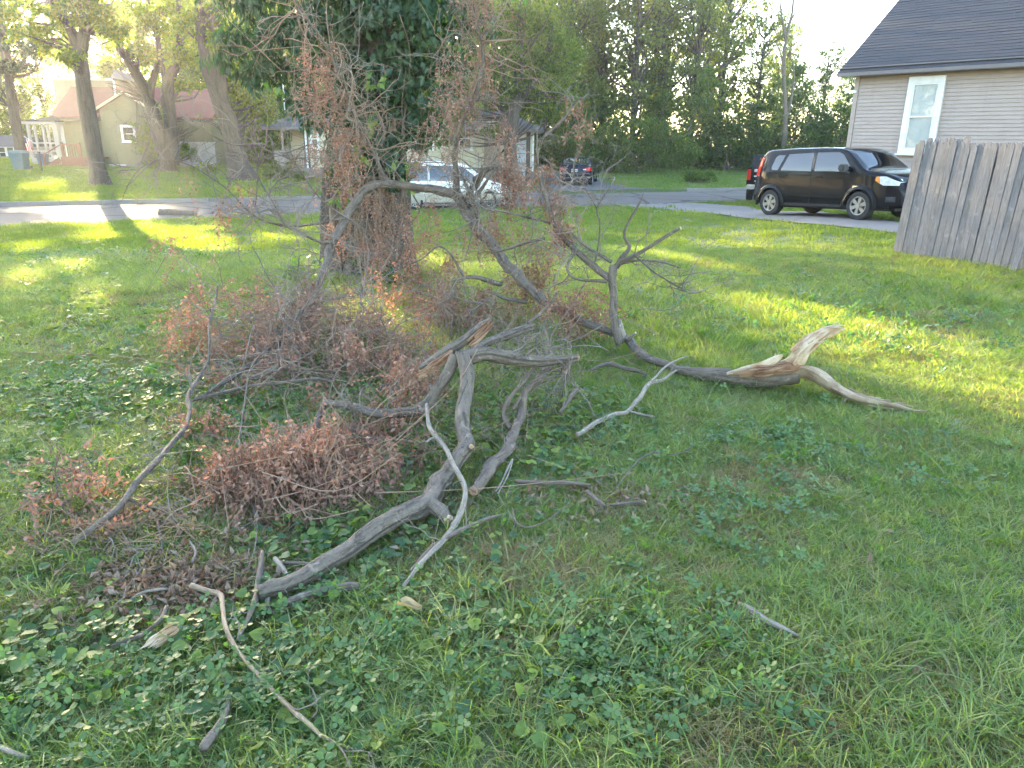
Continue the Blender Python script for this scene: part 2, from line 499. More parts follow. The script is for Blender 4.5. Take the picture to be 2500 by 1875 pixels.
# asphalt drive of the cream house
sx = np.linspace(0, 1, 14)
q0, q1 = gnd(1350, 478)[:2], gnd(1530, 470)[:2]
dl = [(2.1, float(far_edge(2.1)) + 0.02)] + [(2.0 - 0.06 * k, float(far_edge(2.1)) + 0.7 * k) for k in range(1, 22)]
dr = [(7.9, float(far_edge(7.9)) + 0.02)] + [(5.6 - 0.02 * k + 2.0 * math.exp(-k * 0.7), float(far_edge(2.1)) + 2.2 + 0.63 * k) for k in range(1, 22)]
ribbon('asphalt_drive', dl, dr, M['asphalt'], 6, 0.03)
ASP_POLY = [tuple(p) for p in dl] + [tuple(p) for p in dr[::-1]]
def inside(poly, x, y):
    x = np.asarray(x); y = np.asarray(y); c = np.zeros(x.shape, bool); n = len(poly)
    for i in range(n):
        x0, y0 = poly[i]; x1, y1 = poly[(i + 1) % n]
        if y0 == y1: continue
        k = ((y0 > y) != (y1 > y)) & (x < (x1 - x0) * (y - y0) / (y1 - y0) + x0)
        c ^= k
    return c
# bare worn earth under the tree by the cream house
def patch(name, c, rx, ry, mat, up, seed=1):
    rg = np.random.default_rng(seed); n = 28
    ang = np.arange(n) * 2 * math.pi / n
    rr = 1 + 0.18 * np.sin(ang * 3 + 1) + 0.1 * np.sin(ang * 5)
    V = [[c[0], c[1], float(gz(c[0], c[1])) + up]]; 
    for f in (0.5, 1.0):
        for a, r_ in zip(ang, rr):
            px_, py_ = c[0] + math.cos(a) * rx * r_ * f, c[1] + math.sin(a) * ry * r_ * f
            V.append([px_, py_, float(gz(px_, py_)) + (up if f < 1 else 0.004)])
    T = [[0, 1 + i, 1 + (i + 1) % n] for i in range(n)]
    Q = [[1 + i, 1 + n + i, 1 + n + (i + 1) % n, 1 + (i + 1) % n] for i in range(n)]
    o = obj(name, make_mesh(name, V, Q, T), mat, smooth=True)
    return tag(o, kind='structure')
M['dirt'] = mat_plain('bare_dirt', (0.13, 0.10, 0.075), 0.95, 0.3, 3.0, 0.5)

# ================================================================== wall and roof builders
def mat_siding(name, col, rough=0.55):
    m, nt, out = new_mat(name)
    v = coords(nt, 'Object', (1, 1, 6))
    f = noise(nt, 2.0, 5, v); g = noise(nt, 30, 4, v); st = noise(nt, 5.0, 5, coords(nt, 'Object', (1, 1, 0.12)), 0.65)
    c = ramp(nt, f, [(0.3, tuple(x * 0.90 for x in col)), (0.7, tuple(x * 1.06 for x in col))])
    c = mix(nt, ramp(nt, st, [(0.50, (0, 0, 0)), (0.75, (0.35, 0.35, 0.35))]), c, tuple(x * 0.62 for x in col))
    c = mix(nt, 0.12, c, ramp(nt, g, [(0.4, tuple(x * 0.7 for x in col)), (0.6, col)]))
    principled(nt, out, c, rough)
    return m
def mat_shingle(name, col):
    m, nt, out = new_mat(name)
    v = coords(nt, 'Object')
    f = noise(nt, 1.2, 5, v); g = noise(nt, 120, 3, v); r_ = N(nt, 'ShaderNodeNewGeometry').outputs['Random Per Island']
    c = ramp(nt, f, [(0.3, tuple(x * 0.85 for x in col)), (0.7, tuple(x * 1.12 for x in col))])
    c = mix(nt, 0.4, c, ramp(nt, r_, [(0.0, tuple(x * 0.90 for x in col)), (1.0, tuple(x * 1.09 for x in col))]))
    c = mix(nt, 0.25, c, ramp(nt, g, [(0.4, tuple(x * 0.7 for x in col)), (0.6, tuple(x * 1.25 for x in col))]))
    principled(nt, out, c, 0.9, bump(nt, g, 0.3, 0.01))
    return m
M['beige_siding'] = mat_siding('beige_siding', (0.375, 0.295, 0.255))
M['white_trim'] = mat_siding('white_trim', (0.74, 0.73, 0.73), 0.45)
M['shade_white'] = mat_siding('shaded_white', (0.42, 0.39, 0.37), 0.6)  # white darkened in its colour to stand in for shade on porch and shed
M['dark_shingle'] = mat_shingle('dark_shingle', (0.034, 0.036, 0.045))
M['fascia_dark'] = mat_siding('fascia_dark', (0.16, 0.14, 0.14))
M['cream_siding'] = mat_siding('cream_siding', (0.55, 0.48, 0.34))
M['green_siding'] = mat_siding('green_siding', (0.155, 0.15, 0.075))
M['red_shingle'] = mat_shingle('red_shingle', (0.21, 0.075, 0.062))
M['grey_shingle'] = mat_shingle('grey_shingle', (0.085, 0.083, 0.088))
M['pale_blue_siding'] = mat_siding('pale_blue_siding', (0.42, 0.45, 0.48))
M['deck_wood'] = mat_siding('deck_wood', (0.22, 0.085, 0.055))
M['grey_wood'] = mat_siding('grey_wood', (0.27, 0.22, 0.18))
M['foundation'] = mat_plain('foundation', (0.19, 0.18, 0.17), 0.9, 0.2, 4.0, 0.3)
M['dark_paint'] = mat_siding('dark_paint', (0.05, 0.045, 0.045))
def mat_glass(name, tint=(0.02, 0.025, 0.03), rough=0.03):
    m, nt, out = new_mat(name)
    principled(nt, out, tint, rough, Specular_IOR_Level=0.8)
    return m
M['window_glass'] = mat_glass('window_glass')
def mat_clear(name):
    m, nt, out = new_mat(name)
    g = N(nt, 'ShaderNodeBsdfGlossy'); g.inputs['Roughness'].default_value = 0.02; g.inputs['Color'].default_value = (1, 1, 1, 1)
    t = N(nt, 'ShaderNodeBsdfTransparent'); t.inputs['Color'].default_value = (0.96, 0.97, 0.97, 1)
    ms = N(nt, 'ShaderNodeMixShader'); ms.inputs[0].default_value = 0.07
    nt.links.new(t.outputs[0], ms.inputs[1]); nt.links.new(g.outputs[0], ms.inputs[2])
    nt.links.new(ms.outputs[0], out.inputs['Surface'])
    return m
M['clear_glass'] = mat_clear('clear_glass')
M['blind'] = mat_plain('window_blind', (0.80, 0.80, 0.78), 0.6, 0.05)
M['dark_metal'] = mat_plain('dark_metal', (0.05, 0.05, 0.055), 0.5, 0.15)
M['white_metal'] = mat_plain('white_metal', (0.75, 0.75, 0.75), 0.4, 0.05)

def boards(wall, A, u, nrm, z0, z1, pitch, span, mat, name='siding_board', thick=0.022):
    """lapped boards on a wall; span(z) gives the two ends along u at height z"""
    z = z0; last = None; src = None
    while z < z1 - 0.01:
        zt = min(z + pitch, z1)
        a, b = span((z + zt) / 2)
        if b - a > 0.05:
            mb = MB()
            pts = []
            for zz, th in ((z, thick), (zt, 0.006)):
                for s, t in ((a, 0.0), (b, 0.0), (b, th), (a, th)):
                    pts.append(Vector(A) + Vector(u) * s + Vector(nrm) * t + Vector((0, 0, zz - A[2])))
            mb.hexa(pts)
            mb.build(name, mat, wall)
        z = zt
def shingle_rows(roof, E0, E1, up_vec, length, mat, pitch=0.16, tab=0.9, seed=0, name='shingle_course', trim0=None, keep=1.0):
    """courses of asphalt shingles lapped up a roof plane from eave E0-E1"""
    rg = np.random.default_rng(seed)
    E0 = Vector(E0); E1 = Vector(E1); up = Vector(up_vec).normalized()
    e = (E1 - E0).normalized(); L = (E1 - E0).length
    nrm = e.cross(up).normalized()
    if nrm.z < 0: nrm = -nrm
    k = 0; s = 0.0
    while s < length - 0.02:
        h = min(pitch * 1.25, length - s)
        V = []; P = []
        f0, f1 = (0.0, L) if trim0 is None else trim0(s / length, L)
        t = f0
        off = rg.uniform(0.2, 1.0) * tab
        while t < f1 - 0.02:
            t1 = min(t + off, f1); off = tab
            j = rg.uniform(-0.012, 0.012); th = rg.uniform(0.010, 0.018)
            base = len(V)
            for (q, hh) in ((t + 0.004, s + j), (t1 - 0.004, s + j), (t1 - 0.004, s + h), (t + 0.004, s + h)):
                V.append(E0 + e * q + up * hh + nrm * 0.002)
            for (q, hh, tt) in ((t + 0.004, s + j, th), (t1 - 0.004, s + j, th), (t1 - 0.004, s + h, 0.004), (t + 0.004, s + h, 0.004)):
                V.append(E0 + e * q + up * hh + nrm * tt)
            P += [[base + i for i in f] for f in ([3, 2, 1, 0], [4, 5, 6, 7], [0, 1, 5, 4], [1, 2, 6, 5], [2, 3, 7, 6], [3, 0, 4, 7])]
            t = t1
        if V:
            me = make_mesh(name, V, polys=P)
            obj(name, me, mat, roof)
        s += pitch; k += 1
def window_unit(parent, c, u, nrm, w, h, trim=0.09, mat_trim=None, glass=None, blinds=False, sash_mat=None, sill=True, out=0.03):
    """c = centre of the opening on the wall face; u along the wall; nrm outwards"""
    c = Vector(c); u = Vector(u).normalized(); n_ = Vector(nrm).normalized(); z = Vector((0, 0, 1))
    mt = mat_trim or M['white_trim']; ms = sash_mat or mt
    def slab(a0, a1, b0, b1, d0, d1):
        pts = []
        for d in (d0, d1):
            for a, b in ((a0, b0), (a1, b0), (a1, b1), (a0, b1)):
                pts.append(c + u * a + z * b + n_ * d)
        return pts
    pane = MB().hexa(slab(-w / 2, w / 2, -h / 2, h / 2, out + 0.010, out + 0.016)).build('window', glass or M['window_glass'], parent)
    fr = [(-w / 2 - trim, -w / 2, -h / 2, h / 2), (w / 2, w / 2 + trim, -h / 2, h / 2), (-w / 2 - trim, w / 2 + trim, h / 2, h / 2 + trim * 1.25), (-w / 2 - trim, w / 2 + trim, -h / 2 - trim * 0.8, -h / 2)]
    for f in fr: MB().hexa(slab(*f, 0.0, out + 0.05)).build('frame', mt, pane)
    sw = 0.04
    for f in ((-w / 2, -w / 2 + sw, -h / 2, h / 2), (w / 2 - sw, w / 2, -h / 2, h / 2), (-w / 2 + sw, w / 2 - sw, h / 2 - sw, h / 2), (-w / 2 + sw, w / 2 - sw, -h / 2, -h / 2 + sw), (-w / 2 + sw, w / 2 - sw, -0.02, 0.02)):
        MB().hexa(slab(*f, out + 0.0165, out + 0.032)).build('sash_rail', ms, pane)
    if sill: MB().hexa(slab(-w / 2 - trim * 1.35, w / 2 + trim * 1.35, -h / 2 - trim * 1.15, -h / 2 - trim * 0.801, 0.0, out + 0.09)).build('sill', mt, pane)
    if blinds:
        mb = MB(); b = -h / 2 + 0.03
        while b < h / 2 - 0.03:
            pts = []
            for dd, bo in ((0.000, 0.0), (0.005, 0.021)):
                for a, d in ((-w / 2 + 0.02, out + dd - 0.002), (w / 2 - 0.02, out + dd - 0.002), (w / 2 - 0.02, out + dd), (-w / 2 + 0.02, out + dd)):
                    pts.append(c + u * a + z * (b + bo) + n_ * d)
            mb.hexa(pts); b += 0.025
        mb.build('blind_slats', M['blind'], pane, kind='stuff')
    return pane
Z = Vector((0, 0, 1))

# ================================================================== beige house at the right
def beige_house():
    c_top = at(2096, 166, 22.0)                      # wall corner under the eave
    A = Vector((c_top.x, c_top.y, -0.30)); zt = c_top.z
    u = Vector((0.66, -0.75, 0)).normalized(); nr = Vector((-u.y, u.x, 0)) * -1
    if nr.y > 0: nr = -nr
    back = -nr
    root = thing('beige_house', 'beige clapboard house with dark shingle roof and tall white window behind the fence', 'house', A)
    Lw, Dp = 11.0, 7.0
    mb = MB()
    P0, P1 = A, A + u * Lw
    foot = [P0 - nr * 0.004, P1 - nr * 0.004, P1 + back * Dp, P0 + back * Dp]
    rise = 0.70
    ridge_h = zt + rise * Dp / 2
    V = [Vector((p.x, p.y, -0.6)) for p in foot] + [Vector((p.x, p.y, zt)) for p in foot]
    r0 = P0 + back * Dp / 2; r1 = P1 + back * Dp / 2
    V += [Vector((r0.x, r0.y, ridge_h)), Vector((r1.x, r1.y, ridge_h))]
    mb.add(V, [[3, 2, 1, 0], [0, 1, 5, 4], [2, 3, 7, 6], [1, 2, 6, 9, 5], [3, 0, 4, 8, 7], [4, 5, 9, 8], [6, 7, 8, 9]])
    wall = mb.build('wall', M['beige_siding'], root)
    boards(wall, A + nr * 0.0, u, nr, 0.12, zt - 0.03, 0.094, lambda z: (0.11, Lw), M['beige_siding'], thick=0.026)
    MB().hexa([A + u * a + nr * d + Z * (zz - A.z) for zz in (-0.35, 0.12) for a, d in ((0, 0), (Lw, 0), (Lw, 0.02), (0, 0.02))]).build('foundation', M['foundation'], root)
    MB().hexa([A + u * a + nr * d + Z * (zz - A.z) for zz in (0.10, zt - 0.03) for a, d in ((-0.02, 0), (0.10, 0), (0.10, 0.035), (-0.02, 0.035))]).build('corner_board', M['beige_siding'], root)
    # the window: centre px 2245, between y 205 and 360
    def on_wall(px, py):
        d = ray(px, py); o = Vector((0, 0, CAM_Z))
        t = (A - o).dot(nr) / d.dot(nr)
        return o + d * t
    wl, wr = on_wall(2219, 290), on_wall(2283, 290)
    w = (wr - wl).length; top = on_wall(2262, 203); bot = on_wall(2235, 365)
    cc = (wl + wr) / 2; cc.z = (top.z + bot.z) / 2
    window_unit(root, cc + nr * 0.02, u, nr, w - 0.02, top.z - bot.z, 0.13, glass=M['clear_glass'], blinds=True, out=0.03)
    sp = on_wall(2091, 224)
    b = MB().bar(sp + nr * 0.02, sp + nr * 0.11, 0.06).build('outdoor_camera', M['white_metal'], root)
    # roof
    slope = Vector((back.x, back.y, rise)).normalized()
    ov, rk = 0.34, 0.38
    e0 = A + u * -rk + nr * ov; e0.z = zt - rise * ov + 0.02
    e1 = A + u * (Lw + rk) + nr * ov; e1.z = e0.z
    Ls = (Dp / 2 + ov) / Vector((back.x, back.y)).length / slope.xy.length
    nn = u.cross(slope).normalized(); nn = nn if nn.z > 0 else -nn
    roof = MB().hexa([e0, e1, e1 + slope * Ls, e0 + slope * Ls, e0 + nn * 0.10, e1 + nn * 0.10, e1 + slope * Ls + nn * 0.10, e0 + slope * Ls + nn * 0.10]).build('roof', M['fascia_dark'], root)
    shingle_rows(roof, e0 + nn * 0.10, e1 + nn * 0.10, slope, Ls, M['dark_shingle'], 0.145, 0.95, 3)
    slope2 = Vector((-back.x, -back.y, rise)).normalized()
    g0 = A + u * -rk + back * (Dp + ov); g0.z = e0.z; g1 = A + u * (Lw + rk) + back * (Dp + ov); g1.z = e0.z
    n2_ = u.cross(slope2).normalized(); n2_ = n2_ if n2_.z > 0 else -n2_
    MB().hexa([g0, g1, g1 + slope2 * (Ls - 0.07), g0 + slope2 * (Ls - 0.07), g0 + n2_ * 0.10, g1 + n2_ * 0.10, g1 + slope2 * (Ls - 0.07) + n2_ * 0.10, g0 + slope2 * (Ls - 0.07) + n2_ * 0.10]).build('roof', M['dark_shingle'], root)
    # gutter board along the eave
    mb = MB(); mb.bar(e0 + nr * 0.045 + Z * 0.03, e1 + nr * 0.045 + Z * 0.03, 0.085, 0.10); mb.build('gutter', M['fascia_dark'], root, bevel=0.015)
    mb = MB(); mb.hexa([A + u * a + nr * d + Z * (zz - A.z) for zz in (zt - 0.028, zt + 0.0) for a, d in ((-rk, 0.03), (Lw + rk, 0.03), (Lw + rk, ov - 0.02), (-rk, ov - 0.02))]); mb.build('soffit', M['fascia_dark'], root)
beige_house()

# ================================================================== leaning wooden fence
def mat_fence():
    m, nt, out = new_mat('weathered_picket')
    v = coords(nt, 'Object', (1, 1, 0.10)); w = coords(nt, 'Object')
    rnd = N(nt, 'ShaderNodeObjectInfo').outputs['Random']
    f = noise(nt, 55, 5, v, 0.65, 0.6); g = noise(nt, 2.5, 4, w); k = noise(nt, 9, 4, w)
    c = ramp(nt, f, [(0.28, (0.085, 0.078, 0.075)), (0.5, (0.215, 0.20, 0.19)), (0.7, (0.33, 0.31, 0.30))])
    c = mix(nt, 0.35, c, ramp(nt, rnd, [(0, (0.13, 0.125, 0.12)), (0.5, (0.27, 0.25, 0.235)), (1, (0.24, 0.20, 0.16))]))
    c = mix(nt, ramp(nt, k, [(0.60, (0, 0, 0)), (0.72, (0.6, 0.6, 0.6))]), c, (0.36, 0.35, 0.33))
    c = mix(nt, ramp(nt, g, [(0.55, (0, 0, 0)), (0.8, (0.5, 0.5, 0.5))]), c, (0.10, 0.11, 0.085))
    c = mix(nt, 1.0, c, (0.74, 0.75, 0.83), 'MULTIPLY')
    principled(nt, out, c, 0.9, bump(nt, f, 0.6, 0.008))
    return m
M['fence'] = mat_fence()
def fence():
    p0 = gnd(2188, 621); p1 = gnd(2497, 668)
    u = Vector((p1.x - p0.x, p1.y - p0.y, 0)); u.normalize()
    nr = Vector((u.y, -u.x, 0)); nr = nr if nr.y < 0 else -nr
    root = thing('picket_fence', 'weathered grey leaning picket fence beside the driveway', 'fence', p0)
    rg = random.Random(5)
    lean = Vector((0.045, 0, 0))
    top = at(2222, 347, p0.y).z
    H = top - p0.z
    def picket(s, off, w, h, base, jit):
        a = p0 + u * s + nr * off; a.z = float(gz(a.x, a.y)) + base
        axis = (Z + u * (0.045 + jit) + nr * rg.uniform(-0.006, 0.006)).normalized()
        th = 0.017
        prof = [(-w / 2, 0), (w / 2, 0), (w / 2, h - 0.055), (w * 0.40, h - 0.018), (w * 0.22, h), (-w * 0.22, h), (-w * 0.40, h - 0.018), (-w / 2, h - 0.055)]
        return MB().prism([a + u * q + axis * t for q, t in prof], nr * th).build('picket', M['fence'], root)
    s = 0.05; i = 0
    while s < 4.6:
        w = 0.098 + rg.uniform(-0.004, 0.004)
        gap = 0.004 + (0.014 if i == 11 else 0) + rg.uniform(0, 0.004)
        hh = H - 0.02 - 0.012 * s + rg.uniform(-0.015, 0.012) - (0.02 if i > 5 else 0)
        picket(s, 0.0, w, hh, 0.015 + rg.uniform(-0.01, 0.03), rg.uniform(-0.006, 0.006) + (-0.008 if i == 11 else 0))
        s += w + gap; i += 1
    s = 0.11
    while s < 4.6:                                     # pickets on the far side of the rails
        picket(s, -0.095, 0.096, H + (0.055 if s > 1.72 else (0.03 if s < 0.75 else -0.04)) + rg.uniform(-0.012, 0.012), 0.03, rg.uniform(-0.005, 0.005))
        s += 0.115
    for zz in (0.28, 0.95, H - 0.22):
        a = p0 + u * 0.03 - nr * 0.047 + Z * zz + u * 0.045 * zz
        MB().bar(a, a + u * 4.6, 0.038, 0.085).build('rail', M['fence'], root)
    MB().bar(p0 - nr * 0.05 - u * 0.03 - Z * 0.1, p0 - nr * 0.05 - u * 0.03 + Z * (H - 0.03) + u * 0.09, 0.09).build('post', M['fence'], root)
    # a loose picket leaning on the fence, last in view
    a = gnd(2475, 668); axis = (Z + u * 0.075 - nr * 0.03).normalized()
    pk = MB().prism([a + u * q + axis * t + nr * 0.03 for q, t in [(-0.05, 0), (0.05, 0), (0.05, 0.55), (0.02, 0.60), (-0.02, 0.60), (-0.05, 0.55)]], nr * 0.018).build('loose_picket', M['fence'])
    tag(pk, 'short loose grey picket propped against the fence at its near end', 'picket')
fence()

# ================================================================== cream house across the road
def cream_house():
    Y = 44.0
    L, Rr = at(684, 315, Y), at(1303, 315, Y)
    zt = at(760, 312, Y).z; zb = -0.62
    A = Vector((L.x, Y, zb)); W = Rr.x - L.x
    u = Vector((1, 0, 0)); nr = Vector((0, -1, 0))
    root = thing('cream_house', 'low cream clapboard house behind the parked white minivan', 'house', A)
    pw = at(752, 315, Y).x - L.x                    # recessed porch at the left end
    Dp = 8.0
    mb = MB(); mb.box((A.x + pw, Y + 0.004, zb - 0.3), (A.x + W, Y + Dp, zt)); mb.box((A.x, Y + 1.9, zb - 0.3), (A.x + pw - 0.004, Y + Dp - 0.01, zt - 0.002))
    wall = mb.build('wall', M['cream_siding'], root)
    boards(wall, Vector((A.x + pw, Y, zb)), u, nr, zb + 0.55, zt - 0.02, 0.20, lambda z: (0.0, W - pw), M['cream_siding'], thick=0.03)
    boards(wall, Vector((A.x, Y + 1.9, zb)), u, nr, zb + 0.55, zt - 0.02, 0.20, lambda z: (0.0, pw - 0.02), M['cream_siding'], thick=0.03)
    MB().box((A.x + pw - 0.02, Y - 0.02, zb - 0.3), (A.x + W + 0.02, Y + 0.001, zb + 0.55)).build('foundation', M['foundation'], root)
    MB().box((A.x + W - 0.06, Y - 0.045, zb + 0.55), (A.x + W + 0.03, Y - 0.032, zt - 0.02)).build('corner_board', M['white_trim'], root)
    porch = MB().box((A.x - 0.05, Y - 0.1, zb - 0.3), (A.x + pw - 0.03, Y + 1.88, zb + 0.62)).build('porch_floor', M['grey_wood'], root)
    for px_ in (0.02, pw - 0.22):
        MB().box((A.x + px_, Y - 0.02, zb + 0.62), (A.x + px_ + 0.10, Y + 0.08, zt - 0.001)).build('porch_post', M['white_trim'] if px_ > 1 else M['grey_wood'], root)
    MB().box((A.x + pw - 0.30, Y + 0.02, zb + 0.62), (A.x + pw - 0.005, Y + 0.10, zt - 0.02)).build('shutter', M['dark_paint'], root)
    # porch railing
    rail = MB().bar((A.x, Y - 0.05, zb + 1.62), (A.x + pw - 0.1, Y - 0.05, zb + 1.62), 0.09, 0.06).build('railing', M['grey_wood'], root)
    k = 0.12
    while k < pw - 0.2:
        MB().bar((A.x + k, Y - 0.05, zb + 0.62), (A.x + k, Y - 0.05, zb + 1.59), 0.035).build('baluster', M['grey_wood'], rail); k += 0.145
    st = A + Vector((0.25, -0.6, 0))
    MB().box((A.x - 0.06, Y - 1.3, zb - 0.2), (A.x + 0.55, Y - 0.12, zb + 1.55)).build('porch_side_wall', M['grey_wood'], root)
    # windows
    for cx_, w_, h_, pyc in ((769, 0.34, 1.0, 339), (1035, 0.95, 1.15, 338), (1130, 0.95, 1.15, 338)):
        c = at(cx_, pyc, Y); c.y = Y
        window_unit(root, c + nr * 0.03, u, nr, w_, h_, 0.08)
    wc = at(712, 325, Y + 1.9)
    MB().bar((wc.x, Y + 1.80, zt - 0.25), (wc.x, Y + 1.80, zt - 0.75), 0.05).build('wind_chime', M['dark_metal'], root)
    # hipped roof
    ov = 0.55; e = zt + 0.02
    x0, x1, y0, y1 = A.x - ov - 0.35, A.x + W + ov, Y - ov, Y + Dp + ov
    hip = (y1 - y0) / 2; rz = e + hip * 0.42
    V = [(x0, y0, e), (x1, y0, e), (x1, y1, e), (x0, y1, e), (x0 + hip, (y0 + y1) / 2, rz), (x1 - hip, (y0 + y1) / 2, rz)]
    V += [(a, b, c - 0.14) for a, b, c in V[:4]]
    roof = MB().add(V, [[0, 1, 5, 4], [1, 2, 5], [2, 3, 4, 5], [3, 0, 4], [0, 6, 7, 1], [1, 7, 8, 2], [2, 8, 9, 3], [3, 9, 6, 0], [9, 8, 7, 6]]).build('roof', M['fascia_dark'], root)
    upv = Vector((0, hip, rz - e))
    shingle_rows(roof, (x0, y0, e), (x1, y0, e), upv, upv.length, M['grey_shingle'], 0.30, 1.0, 7, trim0=lambda f, L_: (f * hip, L_ - f * hip))
    MB().bar((at(696, 300, Y + 3).x, Y + 3.2, rz - 0.9), (at(696, 300, Y + 3).x, Y + 3.2, rz + 1.1), 0.07).build('vent_pipe', M['white_metal'], root)
    # front entry: small gable hood, steps, railings
    ex0, ex1 = at(1168, 430, Y - 1.2).x, at(1232, 430, Y - 1.2).x
    ent = MB().box((ex0, Y - 1.5, zb - 0.3), (ex1, Y - 0.05, zb + 0.75)).build('entry_landing', M['foundation'], root)
    for k in range(5):
        MB().box((ex0, Y - 1.502 - 0.28 * (k + 1), zb - 0.3), (ex1, Y - 1.502 - 0.28 * k - 0.001, zb + 0.75 - 0.15 * (k + 1))).build('step', M['grey_wood'], root)
    MB().box(((ex0 + ex1) / 2 - 0.45, Y - 0.06, zb + 0.76), ((ex0 + ex1) / 2 + 0.45, Y - 0.034, zb + 2.75)).build('door', M['grey_wood'], root)
    hood = MB().prism([(ex0 - 0.2, Y - 1.5, zb + 2.75), (ex1 + 0.2, Y - 1.5, zb + 2.75), ((ex0 + ex1) / 2, Y - 1.5, zb + 3.3)], (0, 1.42, 0)).build('entry_hood', M['cream_siding'], root)
    for xx in (ex0 + 0.04, ex1 - 0.04):
        MB().bar((xx, Y - 1.42, zb + 0.75), (xx, Y - 1.42, zb + 2.75), 0.10).build('entry_post', M['cream_siding'], root)
        r_ = MB().bar((xx, Y - 1.5, zb + 1.55), (xx, Y - 2.85, zb + 0.75), 0.06).build('stair_rail', M['grey_wood'], root)
        for k in range(5): MB().bar((xx, Y - 1.6 - 0.27 * k, zb + 0.6 - 0.15 * k), (xx, Y - 1.6 - 0.27 * k, zb + 1.47 - 0.16 * k), 0.03).build('baluster', M['grey_wood'], r_)
    gx0, gx1 = at(1248, 400, Y).x, at(1282, 400, Y).x
    gd = MB().box((gx0, Y - 0.06, zb + 0.0), (gx1, Y - 0.034, zt - 0.5)).build('garage_door', M['pale_blue_siding'], root)
    for k in range(1, 5): MB().box((gx0, Y - 0.066, zb + k * 0.5), (gx1, Y - 0.061, zb + k * 0.5 + 0.03)).build('panel_rail', M['dark_paint'], gd)
    MB().box((gx1 + 0.05, Y - 0.06, zb), (gx1 + 0.28, Y - 0.035, zt - 0.1)).build('shutter', M['dark_paint'], root)
cream_house()

